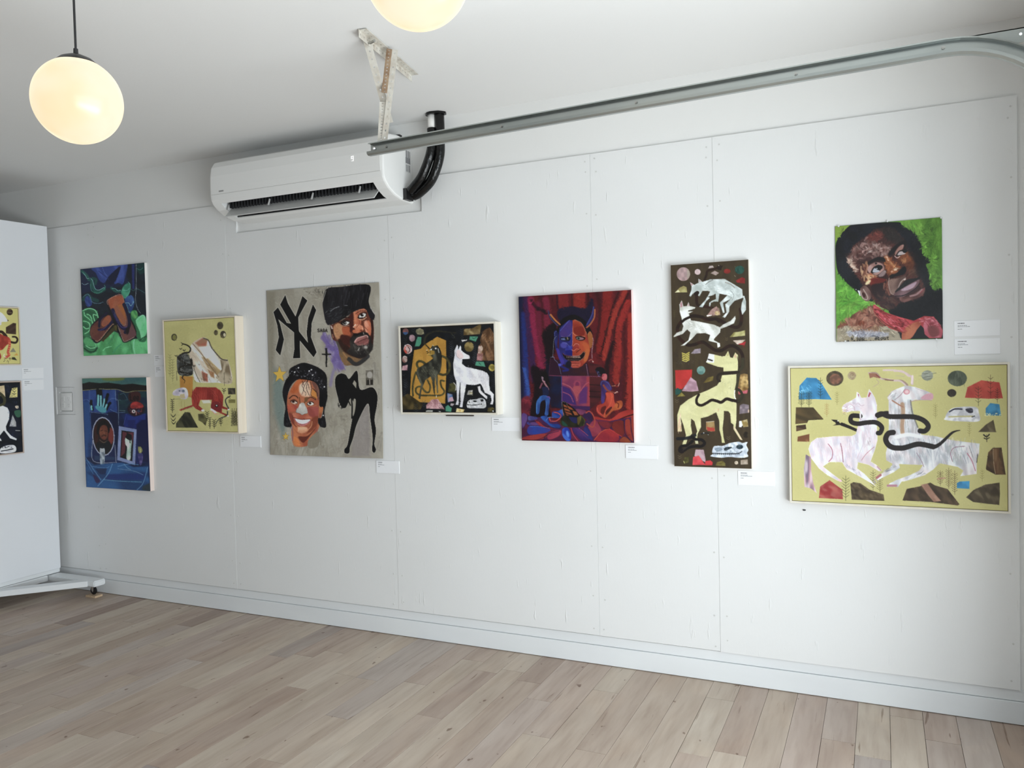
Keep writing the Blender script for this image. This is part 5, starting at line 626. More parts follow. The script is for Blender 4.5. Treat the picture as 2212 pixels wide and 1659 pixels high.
    # neckerchief
    A.P([500, 1170, 530, 1165, 640, 1260, 840, 1330, 1020, 1380, 1160, 1320, 1280, 1330, 1370, 1440, 1400, 1520, 1380, 1610, 1220, 1610, 1150, 1550, 1110, 1440, 1080, 1480, 1000, 1590, 970, 1620, 860, 1620, 870, 1540, 700, 1470, 600, 1380, 510, 1270], 'b83038', tex=[('d04850', 10, 30, 3, .8), ('8c1c20', 9, 30, 3, .5)])
    A.S([870, 1530, 950, 1440, 1090, 1390, 1110, 1440, 1060, 1500, 1000, 1590, 940, 1620, 870, 1620], 'a04428', soft=4, tex=('c06c44', 10, 130, 3, .9)); A.S([1150, 1420, 1240, 1340, 1330, 1400, 1390, 1520, 1370, 1600, 1230, 1600, 1160, 1540], 'b04454', soft=5, tex=('d07080', 10, 60, 2, .7)); A.S([1200, 1480, 1260, 1400, 1350, 1500, 1340, 1580, 1240, 1590], '8c3c40', soft=8, tex=('6c2c2c', 9, 60, 2, .6)); A.P([1000, 1610, 1060, 1500, 1110, 1440, 1150, 1480, 1160, 1560, 1220, 1615], '0c0c10', soft=2)
    A.D([540, 1230, 700, 1290, 960, 1400, 880, 1520, 640, 1400], 'e0707c 8c1c24 b02c34 6c1014', 90, 110, 9, 30, 25, .55, .3); A.D([1020, 1380, 1260, 1330, 1380, 1480, 1160, 1400], 'e08c94 8c2430', 30, 90, 9, 20, 50, .6); A.L([520, 1260, 640, 1400, 860, 1530], 9, '4c3014', soft=2); A.L([520, 1160, 560, 1190, 630, 1220], 8, 'a8a070', soft=2)
    for x, y in [(600, 1250), (550, 1290), (790, 1470), (870, 1450), (530, 1230), (880, 1420)]: A.E(x, y, 20, 13, '6c1014', soft=4)
    A.brush(2600, 3.4, .9, .12)

def tree(A, x, y, h, n, w, col='34351c', lw=3.2):
    A.L([x, y, x + 2, y + h], lw, col, sm=0)
    for i in range(n):
        yy = y + h * (.18 + .8 * i / n); ww = w * (.8 + .2 * (i % 2))
        A.L([x - ww, yy - ww * .75, x, yy, x + ww, yy - ww * .75], lw, col, sm=0)

def art_big(A):
    A.dw = 1.3
    A.fill('bab36e', ('b2ab64', 30, 60, 2, .7)); A.o(1700, 780, 5.027)
    for p, c, t in [([128, 275, 205, 185, 310, 190, 370, 250, 480, 425, 300, 420, 122, 425], '1c74a4', [('2c90c4', 9, 30, 2, .8), ('10587c', 9, 60, 2, .4)]), ([92, 510, 280, 510, 395, 640, 230, 650, 215, 680, 88, 692], '3c3018', [('5c4824', 8, 20, 3, .8)]), ([98, 708, 200, 695, 208, 745, 98, 772], '3c2a18', [('5c442c', 6, 20, 2, .8)]), ([115, 828, 242, 798, 242, 882, 112, 880], '6c4020', [('8c5c34', 6, 60, 2, .8)]), ([352, 1490, 365, 1365, 465, 1298, 605, 1400, 612, 1503], '8c2424', [('a83c34', 9, 40, 2, .7), ('b88c74', 5, 20, 2, .35)]), ([690, 1335, 725, 1318, 800, 1330, 900, 1400, 1050, 1450, 1062, 1520, 708, 1508], '34281a', [('4c3c24', 8, 20, 3, .8), ('8c7c5c', 4, 40, 2, .3)])]:
        A.P(p, c, tex=t, out='d8d4a0' if c == '1c74a4' else None, ow=1)
    A.D([140, 300, 250, 280, 220, 350, 140, 350], '88c8e0 54a8d0', 16, 40, 10, 30, 40, .7)
    A.E(510, 193, 94, 82, '3c3424', tex=('5c4c34', 5, 0, 1, .8)); A.E(515, 200, 62, 58, '84543c', soft=6, tex=('5c4030', 5, 60, 1, .8)); A.E(695, 162, 46, 46, 'a0906c', tex=('8c7454', 4, 0, 2, .8)); A.L([695, 162, 712, 155, 705, 140, 680, 145, 675, 175, 700, 188, 722, 175], 3, '6c5440')
    A.E(510, 193, 92, 80, '2c241a', al=0)
    for x, y, h, n, w in [(355, 185, 230, 6, 26), (150, 340, 165, 8, 34), (232, 330, 175, 8, 32)]: tree(A, x, y, h, n, w, '2c2c14')
    for x, y, h, n, w, c in [(535, 335, 145, 5, 22, '84783c'), (425, 460, 150, 6, 24, '9c7438'), (640, 1250, 270, 7, 44, '2c2c14'), (935, 1190, 215, 7, 32, '4c441c'), (1010, 1265, 165, 6, 34, '4c441c')]: tree(A, x, y, h, n, w, c)
    # long black snake behind the necks
    b = '1c1512'
    A.L([970, 600, 1080, 570, 1180, 605, 1320, 605], 52, b); A.L([590, 690, 680, 725, 760, 760], 36, b, w1=30)
    # standing pale horse
    W = 'd4ccd0'; T = [('ece8ec', 9, 80, 3, .9), ('a8a0b0', 8, 80, 2, .5), ('d8b4bc', 9, 60, 2, .3)]
    A.P([205, 1020, 185, 1180, 195, 1370, 270, 1390, 330, 1440, 290, 1330, 265, 1190, 262, 1050], 'a87c88', soft=2, tex=[('64586c', 5, 90, 5, .8), ('e4d4d8', 5, 90, 5, .6)])
    A.P([750, 340, 770, 350, 800, 405, 860, 400, 885, 310, 915, 350, 945, 400, 968, 480, 970, 700, 978, 860, 950, 970, 905, 1095, 965, 1130, 1030, 1190, 1000, 1198, 890, 1130, 770, 1100, 760, 1170, 840, 1230, 900, 1290, 965, 1360, 920, 1330, 800, 1260, 650, 1180, 600, 1100, 460, 1100, 390, 1150, 480, 1220, 600, 1310, 550, 1300, 440, 1240, 350, 1170, 265, 1060, 235, 960, 260, 890, 320, 845, 500, 825, 700, 820, 745, 800, 770, 700, 790, 600, 790, 545, 700, 545, 650, 560, 600, 550, 592, 510, 610, 480, 700, 430, 745, 400], W, soft=1, tex=T, out='f4f0f0', ow=1.5)
    A.D([260, 880, 700, 840, 960, 700, 960, 900, 760, 1080, 400, 1100, 300, 1050], 'f4f0f6 b4b0c4 e0c8d0 c8d0e0', 170, 80, 8, 85, 15, .4); A.P([760, 360, 775, 365, 770, 395], 'a04c54'); A.P([885, 340, 905, 350, 885, 395, 872, 390], 'a04050'); A.D([600, 480, 700, 440, 800, 480, 780, 550, 620, 550], 'a894a0 e0ccd4 c0a0ac', 34, 50, 6, 160, 30, .6); A.D([600, 500, 650, 500, 650, 580, 600, 580], 'e8e0d8 8c6c7c c8a060', 26, 24, 6, 40, 80, .7)
    A.L([445, 905, 490, 970, 490, 1050, 455, 1095], 7, 'a04c64'); A.L([580, 900, 600, 1000, 610, 1100], 7, '8c4458'); A.L([945, 935, 860, 1010, 810, 1080], 5, 'a8586c'); A.L([830, 840, 820, 920, 760, 1060], 4, 'b0a0b0'); A.L([680, 470, 720, 500, 730, 540], 4, 'a87c8c'); A.L([770, 460, 800, 490, 830, 480], 5, 'b090a0'); A.D([880, 840, 920, 880, 890, 940, 870, 900], '8c7c84', 8, 40, 6, 80, 20, .6); A.L([800, 580, 795, 640], 9, 'a87c84')
    A.L([980, 1150, 1020, 1190], 12, 'b0808c', soft=2); A.E(575, 1300, 24, 12, 'd8b0b8', ang=25); A.D([640, 1130, 820, 1230, 760, 1240, 660, 1170], '7c7488 c8c0d0', 26, 50, 6, 45, 30, .6); A.D([1000, 1290, 910, 1290, 960, 1360, 970, 1340], '8c8098', 12, 30, 6, 45, 30, .6)
    A.L([790, 602, 700, 600, 690, 660, 760, 685, 860, 672, 960, 670, 1025, 720, 1010, 780, 985, 785], 50, b); A.P([475, 640, 545, 645, 570, 680, 590, 700, 560, 700, 495, 705, 530, 688], b); A.P([480, 655, 525, 672, 500, 695], 'bab36e'); A.E(548, 655, 6, 6, 'e8e8e0'); A.P([780, 570, 800, 570, 800, 640, 785, 620], W)
    # reclining stag on the right
    for p, c in [([880, 132, 960, 135, 1010, 190, 1080, 200, 1150, 210, 1240, 215, 1300, 260], '94786c'), ([1040, 100, 1160, 100, 1250, 120, 1300, 140, 1345, 180, 1350, 250], 'c0a8a0')]: A.L(p, 20, c, soft=3, tex=('c8b4ac', 6, 30, 2, .8))
    A.P([878, 130, 960, 138, 1000, 190, 930, 175, 890, 190], '8c5c44', soft=1); A.L([960, 200, 990, 240, 930, 280], 6, 'a8907c'); A.L([1060, 205, 1150, 210], 10, '6c4438'); A.L([1170, 160, 1260, 165], 4, 'a8988c'); A.L([1000, 180, 960, 150], 12, '7c3c34')
    A.o(1930, 780, 5.027); T = [('e4e8ea', 9, 80, 3, .9), ('8c9098', 8, 80, 2, .6), ('c8a8a8', 9, 60, 2, .3)]; W = 'c8c8cc'
    A.L([0, 110, 90, 110, 150, 160, 200, 170, 200, 250], 16, 'c8b0b0', soft=4); A.L([0, 215, 70, 220, 120, 260], 16, 'c0aaa4', soft=3); A.L([200, 160, 190, 240], 18, 'd8c4c4', soft=4)
    A.P([-75, 400, -30, 330, 60, 290, 130, 265, 220, 280, 330, 315, 400, 345, 425, 360, 415, 420, 330, 425, 230, 420, 185, 440, 210, 560, 250, 700, 300, 800, 470, 820, 640, 860, 935, 895, 930, 1000, 905, 1080, 905, 1225, 725, 1250, 760, 1190, 700, 1150, 500, 1110, 430, 1180, 340, 1240, 150, 1300, 90, 1310, 50, 1370, 0, 1365, -70, 1370, -40, 1330, 40, 1290, 180, 1240, 280, 1190, 320, 1130, 160, 1125, 60, 1120, 70, 1160, 0, 1210, -120, 1270, -170, 1300, -190, 1270, -150, 1240, -40, 1170, -10, 1120, -80, 1080, -85, 1000, -60, 900, -55, 700, -60, 430], W, soft=1, tex=T)
    A.D([-60, 820, 300, 820, 900, 900, 900, 1080, 500, 1100, -60, 1060], 'f0f0f4 8c949c b8c0c4 e0d8dc 74788c', 240, 90, 9, 82, 20, .4); A.D([-50, 440, 180, 450, 240, 780, -50, 800], 'e0e0e4 84847c b8b8bc', 70, 120, 10, 88, 10, .5); A.L([90, 470, 100, 560, 90, 700, 95, 780], 44, '9c7450', soft=6, al=.8); A.L([-20, 430, 60, 480, 100, 500], 14, '9c6c54', soft=2); A.L([180, 430, 200, 560, 260, 720], 14, '5c5c54', soft=4, al=.8); A.L([20, 830, 150, 800, 280, 820], 40, 'ececf0', soft=8, al=.8)
    A.S([290, 400, 360, 350, 420, 355, 418, 415, 320, 415], 'c08c98', soft=3, tex=('e0b8bc', 6, 0, 2, .8)); A.E(135, 335, 36, 30, 'c88890', soft=2); A.E(138, 335, 20, 18, 'd8b4b8'); A.L([10, 420, 70, 370, 120, 300], 5, '84606c'); A.L([180, 440, 300, 420, 410, 425], 5, 'a87888'); A.L([230, 290, 300, 320, 370, 335], 5, 'b0a0a8'); A.D([-70, 340, 60, 300, 40, 420, -70, 420], '8c7c80 d8d4d4', 24, 50, 6, 140, 30, .6)
    A.L([770, 925, 660, 940, 620, 1000, 640, 1090], 7, '8c5c70'); A.L([800, 1000, 850, 1080, 890, 1190], 9, 'b0647c', soft=2); A.L([250, 1000, 300, 1080, 330, 1150], 7, '8c7484'); A.L([420, 960, 430, 1080, 440, 1150], 7, 'eef0f4'); A.L([820, 920, 860, 1040], 5, '6c6c6c'); A.L([915, 1010, 905, 1100], 8, '2c2c28'); A.D([560, 900, 760, 940, 740, 1100, 600, 1080], '84988c a0acac', 40, 70, 8, 80, 30, .45); A.L([-180, 1270, -140, 1240], 26, 'a05c5c', soft=3); A.D([-150, 1220, 0, 1130, 60, 1130, -20, 1200], '5c5c6c a8a8b4', 26, 40, 6, 145, 20, .6); A.L([-60, 1355, -20, 1355, 30, 1355], 24, 'a8707c', soft=4); A.D([20, 1350, 300, 1200, 340, 1230, 100, 1310], '747884 e0e0e8', 40, 50, 6, 150, 20, .5)
    A.L([-180, 590, -130, 575, -50, 605, 100, 605, 230, 610, 330, 650, 375, 710, 340, 760, 285, 760], 54, b); A.L([-6, 778, -60, 790, -88, 850, -60, 910, -6, 942, 60, 948, 120, 943, 250, 905, 330, 910, 430, 932], 58, b, w1=56); A.L([380, 920, 440, 932, 510, 895, 620, 790, 670, 762, 720, 752], 56, b, w1=8)
    for x, y, rx, ry, c, c2 in [(360, 155, 64, 57, '7c8070', '9ca090'), (688, 185, 106, 86, '3c4434', '58604c'), (628, 345, 50, 43, '2c2418', '3c3424')]: A.E(x, y, rx, ry, c, tex=(c2, 5, 0 if rx == 64 else 70, 4, .9))
    A.D([300, 120, 420, 120, 420, 190, 300, 190], 'a8aca0 4c5044', 16, 90, 5, 172, 5, .7); A.D([610, 120, 770, 120, 770, 250, 610, 250], '6c7464 202820', 30, 60, 4, 100, 30, .5)
    A.P([772, 395, 800, 280, 950, 203, 1040, 215, 1150, 225, 1188, 400, 1030, 405], 'a83020', tex=[('c04830', 9, 60, 2, .7), ('8c2418', 9, 0, 2, .4)], out='c8b880', ow=1)
    for x, y, h, n, w, c in [(1052, 145, 255, 4, 34, '3c2014'), (918, 270, 215, 5, 36, '2c2814'), (1125, 290, 155, 5, 26, '3c2014'), (450, 455, 170, 6, 24, '84783c'), (822, 665, 150, 5, 22, '84783c'), (965, 1180, 125, 4, 22, '84783c'), (508, 1190, 165, 7, 34, '4c341c'), (600, 1160, 225, 9, 36, '4c341c'), (665, 1190, 260, 9, 34, '4c341c')]: tree(A, x, y, h, n, w, c)
    A.P([1000, 510, 1050, 452, 1150, 465, 1168, 590, 1000, 588], '1c6890', tex=('2c8cb8', 8, 60, 2, .8)); A.D([1000, 565, 1170, 565, 1170, 592, 1000, 592], 'd8d4a0', 14, 20, 10, 0, 40, .9); A.P([690, 1325, 720, 1308, 828, 1302, 825, 1388, 690, 1380], '1c74a4', tex=('2c94c8', 7, 60, 2, .8))
    A.S([560, 610, 580, 560, 640, 510, 780, 492, 900, 500, 925, 560, 930, 650, 760, 655, 560, 640], 'b8b8bc', soft=2, tex=[('e0e0e4', 7, 20, 2, .9), ('84848c', 6, 40, 1, .4)]); A.L([605, 550, 660, 520, 740, 520], 16, '2c2c3c', soft=3); A.S([780, 520, 850, 510, 860, 555, 810, 560], '24222c', soft=4, tex=('5c5c6c', 4, 0, 1, .6)); A.L([600, 605, 720, 600, 860, 598], 16, 'b0a870', soft=2); A.L([850, 605, 880, 595], 10, '2c2c30')
    for p, c, c2 in [([920, 768, 1000, 690, 1085, 635, 1115, 770], '54482c', '6c6044'), ([1005, 1165, 1030, 990, 1080, 940, 1175, 938, 1222, 1232, 1110, 1232, 1010, 1180], '3c2814', '6c4c28'), ([790, 1480, 870, 1400, 1000, 1340, 1155, 1318, 1160, 1440, 1152, 1562, 990, 1545, 870, 1530], '4c402c', '706448'), ([100, 1515, 145, 1390, 290, 1360, 400, 1320, 450, 1350, 590, 1390, 720, 1555, 700, 1568, 400, 1530], '3c2c1c', '5c4830')]: A.P(p, c, tex=[(c2, 9, 40, 3, .8), ('2c2214', 7, 60, 2, .5)])
    A.P([300, 1345, 370, 1330, 450, 1440, 520, 1520, 440, 1530, 380, 1460], '8c6450', soft=5, tex=('a88068', 6, 50, 3, .8)); A.P([1080, 950, 1150, 945, 1140, 1220, 1110, 1228, 1090, 1090], '5c3c20', soft=3, tex=('7c5c38', 6, 90, 4, .8)); A.L([1082, 950, 1090, 1100, 1110, 1225], 6, '9c8460'); A.L([980, 800, 1012, 820, 1040, 795], 14, b); A.L([985, 835, 1012, 845, 1040, 830], 10, b); A.L([1012, 800, 1014, 875], 6, b)
    A.P([100, 1530, 500, 1560, 700, 1580, 400, 1575], 'c0bc80', soft=4, al=.6); A.L([480, 1280, 560, 1270], 12, 'b07868', soft=4)
    A.brush(5000, 3.4, .9, .07)

def art_redbeast(A):
    A.fill('b0a85e', ('a8a056', 20, 0, 1, .6)); A.o(0, 640, 4.483); k = '2c1c14'
    A.E(97, 153, 30, 31, k, tex=('5c4830', 5, 0, 1, .6)); A.L([75, 160, 115, 160], 4, '8c7c50', sm=0); A.P([75, 225, 88, 235, 70, 245], k); A.P([60, 300, 130, 258, 158, 262, 158, 370, 60, 360], '33241a', tex=('4c3828', 5, 60, 1, .7))
    A.S([-120, 180, -20, 150, 30, 170, 72, 228, 70, 245, 20, 250, 15, 275, -20, 280, -100, 240], 'b8b4bc', soft=1, tex=[('dcd8e0', 6, 60, 1, .8)]); A.L([20, 345, 60, 380, 80, 430, 150, 450, 172, 420, 155, 395, 125, 392], 24, '281a14', w1=16)
    A.S([-200, 380, -60, 340, 40, 380, 90, 400, 105, 440, 60, 480, 20, 520, -60, 520, -200, 500], '8c2818', tex=[('a83c24', 6, 60, 1, .7), ('5c1810', 5, 60, 1, .4)]); A.L([95, 430, 95, 480, 80, 540, 90, 570, 60, 590], 24, 'a84028'); A.S([-10, 540, 15, 580, 5, 610, -30, 640, -60, 600], '8c2818'); A.L([-30, 345, 20, 345, 45, 370], 26, k)
    for i in range(6): A.L([85, 450 + i * 22, 106, 455 + i * 22], 4, 'd08050', sm=0)
    A.P([130, 498, 158, 540, 98, 540], '74705c'); A.P([165, 550, 178, 572, 135, 574], 'b08024'); A.P([118, 590, 145, 590, 168, 620, 118, 612], '2c2c1c'); A.D([40, 600, 110, 600, 110, 645, 40, 645], k, 12, 16, 5, 40, 80, .9); A.L([45, 560, 40, 580, 60, 590], 6, 'd8c8b8')
    A.E(-180, 200, 60, 60, k); A.P([-330, 300, -250, 260, -220, 400, -340, 400], '33241a'); A.P([-380, 560, -300, 500, -240, 620], '74705c'); A.L([-200, 420, -300, 460, -340, 560], 26, 'a84028')

def art_nightdog(A):
    A.fill('0c0f14', ('141826', 8, 0, 2, .8)); A.o(0, 640, 4.483)
    A.P([0, 870, 45, 862, 55, 975, -10, 960, -60, 900], 'a8946c', tex=('b8a480', 5, 60, 1, .8)); A.P([120, 890, 172, 882, 172, 978, 92, 982], 'c0b468', tex=('a8a058', 5, 0, 1, .6)); chev(A, 142, 900, 3, 16, 26, '1c1c14', 4, 0)
    A.L([-60, 930, 0, 940, 45, 990, 40, 1040, 0, 1060], 28, '34321c', soft=2); A.S([150, 1065, 178, 1058, 180, 1085, 158, 1085], 'b8a890'); A.S([145, 1110, 200, 1105, 200, 1165, 165, 1170, 145, 1140], '28503c', soft=1); A.P([125, 1150, 158, 1220, 160, 1262, 95, 1260], '8c8c8c', tex=('a8a8a8', 4, 90, 2, .8)); A.L([155, 1300, 195, 1302], 7, '8c8c8c')
    W = 'c4c8cc'; T = [('e0e8ec', 7, 60, 2, .9), ('94a0a4', 6, 60, 1, .4)]
    A.P([-260, 1060, -160, 1100, -40, 1080, 30, 1060, 75, 1080, 95, 1120, 90, 1190, 60, 1260, 65, 1300, 110, 1350, 165, 1380, 160, 1395, 100, 1375, 50, 1310, 40, 1300, 0, 1350, -30, 1340, -10, 1260, -60, 1240, -160, 1240, -180, 1400, -220, 1400, -230, 1200, -280, 1150], W, tex=T); A.P([-40, 1350, 10, 1380, 18, 1400, -50, 1400], W)
    A.S([5, 1480, 50, 1450, 130, 1440, 160, 1470, 140, 1510, 10, 1522], 'a8a8ac', tex=('d0d0d4', 5, 0, 1, .8)); A.L([15, 1500, 70, 1490, 130, 1478], 9, '101218'); A.D([30, 1455, 140, 1450, 140, 1475, 30, 1475], '101218', 8, 18, 8, 20, 50, .9)
    A.D([60, 860, 110, 860, 180, 1000, 180, 1100, 100, 1000], '1c2440 24283c', 50, 24, 4, 20, 80, .8); A.D([80, 1120, 130, 1120, 140, 1400, 90, 1300], '1c2440', 30, 20, 4, 20, 80, .8); A.E(-120, 950, 40, 40, '7c2c20'); A.P([-330, 900, -240, 860, -200, 980, -320, 1000], '28503c'); A.P([-340, 1260, -240, 1220, -230, 1320, -340, 1340], 'a07078'); A.D([-340, 860, 0, 860, 0, 1480, -340, 1480], '1c2440 24283c', 60, 24, 4, 20, 80, .6)
# ---------------------------------------------------------------- the room
ZC, XL, XR, YB, WY = 2.905, -1.75, 5.62, -7.2, .014
floor = obj('floor', bbox((XL - .1, YB - .1, -.12), (XR + .1, .12, -.012)), DARK); tag(floor, kind='structure')
obj_c = obj('ceiling', bbox((XL - .1, YB - .1, ZC), (XR + .1, .12, ZC + .1)), CEILP); tag(obj_c, kind='structure')
wall_back = obj('wall_back', bbox((XL - .1, WY, -.012), (XR + .1, .12, ZC)), WALLP); tag(wall_back, kind='structure')
DIM = mat('bounce_dimming_wall', (.22, .22, .215), .7, spec=.2)  # unseen walls coloured dark to cut the light bounced into the room
tag(obj('wall_left', bbox((XL - .1, YB, -.012), (XL, WY, ZC)), DIM), kind='structure')
tag(obj('wall_front', bbox((XL - .1, YB - .1, -.012), (XR + .1, YB, ZC)), DIM), kind='structure')
# right wall with the open garage doorway: corner pier, far pier and header
DY0, DY1, DZ = -.88, -5.3, 2.30
bm = bmesh.new(); box(bm, (XR, DY0, -.012), (XR + .12, .12, ZC)); box(bm, (XR, YB, -.012), (XR + .12, DY1, ZC)); box(bm, (XR, DY1, DZ), (XR + .12, DY0, ZC))
tag(obj('wall_right', bm, WALLP), kind='structure')
# driveway outside the doorway
tag(obj('driveway', bbox((XR + .1, -12, -.2), (14, 6, -.03)), mat('concrete', (.55, .54, .52), .9, noise=((.45, .44, .42), 3, (1, 1, 1), .8))), kind='structure')

# baseboard
bm = bmesh.new(); extr(bm, [(0.002, .004), (WY, .004), (WY, .098), (.0035, .0975), (0.002, .096)], XL, XR)
tag(obj('baseboard_back', bm, TRIMP), kind='structure')
bm = bmesh.new(); extr(bm, [(.0088, .1005), (WY, .1005), (WY, .1472), (.0088, .1472)], XL, XR)
tag(obj('trim_1', bm, TRIMP), kind='structure')
bm = bmesh.new(); extr(bm, [(.0105, .094), (WY, .094), (WY, .102), (.0105, .102)], XL, XR)
tag(obj('groove_shade_strip', bm, mat('groove_shadow', (.30, .31, .32), .8)), kind='structure')  # grey strip colours in the shade inside the groove

# wall panels (plywood sheets screwed over the wall); each sheet is a part of the wall
def sheet(x0, x1, z0, z1, holes=(), th=.0135):
    """sheet with rectangular cut-outs, split on a grid so the openings are real"""
    xs = sorted({x0, x1, *[v for h in holes for v in h[:2] if x0 < v < x1]}); zs = sorted({z0, z1, *[v for h in holes for v in h[2:] if z0 < v < z1]})
    def solid(i, j):
        if not (0 <= i < len(xs) - 1 and 0 <= j < len(zs) - 1): return False
        cx, cz = (xs[i] + xs[i + 1]) / 2, (zs[j] + zs[j + 1]) / 2
        return not any(h[0] < cx < h[1] and h[2] < cz < h[3] for h in holes)
    bm = bmesh.new(); V = {}
    def v(x, y, z):
        k = (round(x, 5), y, round(z, 5))
        if k not in V: V[k] = bm.verts.new(k)
        return V[k]
    y0, y1 = WY - .0003 - th, WY - .0003
    for i in range(len(xs) - 1):
        for j in range(len(zs) - 1):
            if not solid(i, j): continue
            a, b, c, d = xs[i], xs[i + 1], zs[j], zs[j + 1]
            bm.faces.new((v(a, y0, c), v(b, y0, c), v(b, y0, d), v(a, y0, d))); bm.faces.new((v(a, y1, c), v(a, y1, d), v(b, y1, d), v(b, y1, c)))
            for (di, dj, p, q) in ((-1, 0, (a, c), (a, d)), (1, 0, (b, d), (b, c)), (0, -1, (b, c), (a, c)), (0, 1, (a, d), (b, d))):
                if not solid(i + di, j + dj): bm.faces.new((v(p[0], y0, p[1]), v(p[0], y1, p[1]), v(q[0], y1, q[1]), v(q[0], y0, q[1])))
    return bm
JX = [-1.22, -.0009, 1.2326, 2.4489, 3.6598, 4.2654, 5.487]
CUT = (1.322, 2.673, 2.406, 2.80); SOCK = (-.43, -.233, 1.258, 1.455); G = .0005
for i in range(6):
    zb = .1542 - (.002 if i in (1, 4) else 0) - (.005 if i == 5 else 0); zt = 2.5925 + (.004 if i == 2 else 0)
    hs = [CUT] if i in (2, 3) else [SOCK] if i == 0 else []
    obj('panel', sheet(JX[i] + G, JX[i + 1] - G, zb, zt, hs, .0132 + .0012 * (i % 2)), PAINT, wall_back)
# painted-over screws beside the seams
bm = bmesh.new(); rr = random.Random(4)
for x in JX[1:]:
    for k, z in enumerate([.19, .34, .62, .98, 1.33, 1.62, 1.95, 2.28, 2.50, 2.55]):
        for s in (-.028, .028):
            if x == JX[-1] and s > 0: continue
            cx, cz = x + s + rr.uniform(-.006, .006), z + rr.uniform(-.02, .02)
            cyl(bm, (cx, -.0016, cz), (cx, .004, cz), .0042, 8)
tag(obj('screw_head', bm, mat('painted_screw', (.62, .62, .60), .5), wall_back), kind='stuff')

# flooring: each board a part of the floor, laid at right angles to the back wall
WD = plank_wood(True); rnd = random.Random(11); PW = .1275; JY = 4.868
LENS = [.42, .55, .68, .82, .96, 1.10, 1.28, 1.45]; PM = []
for L_ in LENS:
    bm = bmesh.new(); g = .0008; box(bm, (g, g * .8, -.012), (PW - g, L_ - g * .8, 0))
    bmesh.ops.bevel(bm, geom=[e for e in bm.edges if all(v.co.z > -.001 for v in e.verts)], offset=.0008, segments=1, affect='EDGES')
    me = bpy.data.meshes.new('floor_board'); bm.to_mesh(me); bm.free(); me.materials.append(WD); PM.append(me)
def boards():
    """(x, y, length index) of every board, running away from the back wall"""
    for c in range(-52, 6):
        x = JY + c * PW
        if x + PW > XR or x < XL: continue
        y = WY + rnd.uniform(0, .9)
        while y > YB:
            k = rnd.randrange(len(LENS)); yield x, y - LENS[k], k, y
            y -= LENS[k]
rest = []; n_ind = 0
def visible_edge(x): return -.30 - (5.5 - x) * .46      # how far from the wall the photograph shows the floor
for x, y, k, ytop in boards():
    if ytop > visible_edge(x) - .1 and n_ind < 295 and x > -1.05:
        if ytop > WY:       # cut at the wall
            bm = bmesh.new(); box(bm, (.0007, .0007, -.012), (PW - .0007, WY - y - .0005, 0)); me = bpy.data.meshes.new('floor_board'); bm.to_mesh(me); bm.free(); me.materials.append(WD)
            if WY - y < .02: continue
        else: me = PM[k]
        o = bpy.data.objects.new('floor_board', me); COL.objects.link(o); o.location = (x, y, -.0002 * rnd.random()); o.parent = floor; n_ind += 1
    else: rest.append((x, y, min(ytop, WY), rnd.random()))
bm = bmesh.new(); lay = bm.loops.layers.float.new('tone')
for x, y0, y1, t in rest:
    if y1 - y0 < .02: continue
    n0 = len(bm.faces); box(bm, (x + .0007, y0 + .0007, -.012), (x + PW - .0007, y1 - .0007, 0)); bm.faces.ensure_lookup_table()
    for f in bm.faces[n0:]:
        for l in f.loops: l[lay] = t
o = obj('floor_boards', bm, plank_wood(False), floor); o['kind'] = 'stuff'

# ---------------------------------------------------------------- air conditioner
ac = thing('air_conditioner', 'white wall mounted split air conditioner above the grey poster and small black framed picture', 'air conditioner', (2.0, 0, 2.63))
X0, X1 = 1.392, 2.612
P1 = [(WY, 2.80), (-.12, 2.806), (-.195, 2.797), (-.245, 2.775), (-.268, 2.742), (-.278, 2.69), (-.280, 2.62), (-.279, 2.578)]
P2 = [(-.275, 2.552), (-.262, 2.530), (-.225, 2.500), (-.17, 2.474), (-.10, 2.458), (WY, 2.455)]
ins = lambda P, d: [(y + (d if y < -.02 else 0), z) for y, z in P]
bm = bmesh.new(); extr(bm, P1 + P2, X0 + .022, X0 + .075); extr(bm, P1 + P2, X1 - .075, X1 - .022)
NOT = [(-.262, 2.531), (-.235, 2.580), (-.16, 2.60), (-.11, 2.56), (-.135, 2.466), (-.10, 2.458), (WY, 2.455)]
extr(bm, P1[:7] + [(-.279, 2.578), (-.275, 2.552)] + NOT, X0 + .075, X1 - .075)
body = obj('casing', bm, WPLAST, ac)
# rounded end caps
for s, xa in ((-1, X0), (1, X1)):
    bm = bmesh.new(); cen = Vector((0, -.12, 2.63)); rings = []
    for t, sc in ((0, 1.0), (.55, .995), (.85, .975), (1, .935)):
        xx = xa - s * .022 + s * .022 * t
        rings.append([bm.verts.new((xx, cen.y + (y - cen.y) * sc if y < 0 else y, cen.z + (z - cen.z) * sc)) for y, z in P1 + P2])
    n = len(rings[0])
    for A, B in zip(rings, rings[1:]):
        for k in range(n): bm.faces.new((A[k], A[(k + 1) % n], B[(k + 1) % n], B[k]))
    bm.faces.new(rings[0]); bm.faces.new(rings[-1]); obj('end_cap', bm, WPLAST, ac)
# front flap: thin shell proud of the casing with a seam below
bm = bmesh.new(); out = [(-.195, 2.7985), (-.2465, 2.7765), (-.2705, 2.743), (-.2805, 2.69), (-.2825, 2.62), (-.2815, 2.584)]; inn = [(y + .0035, z - .001) for y, z in out[::-1]]
extr(bm, out + inn, X0 + .016, X1 - .016); obj('front_flap', bm, WPLAST, ac)
bm = bmesh.new(); extr(bm, [(-.2800, 2.5832), (-.2800, 2.5820), (-.270, 2.5820), (-.270, 2.5832)], X0 + .02, X1 - .02); obj('seam', bm, GPLAST, ac)
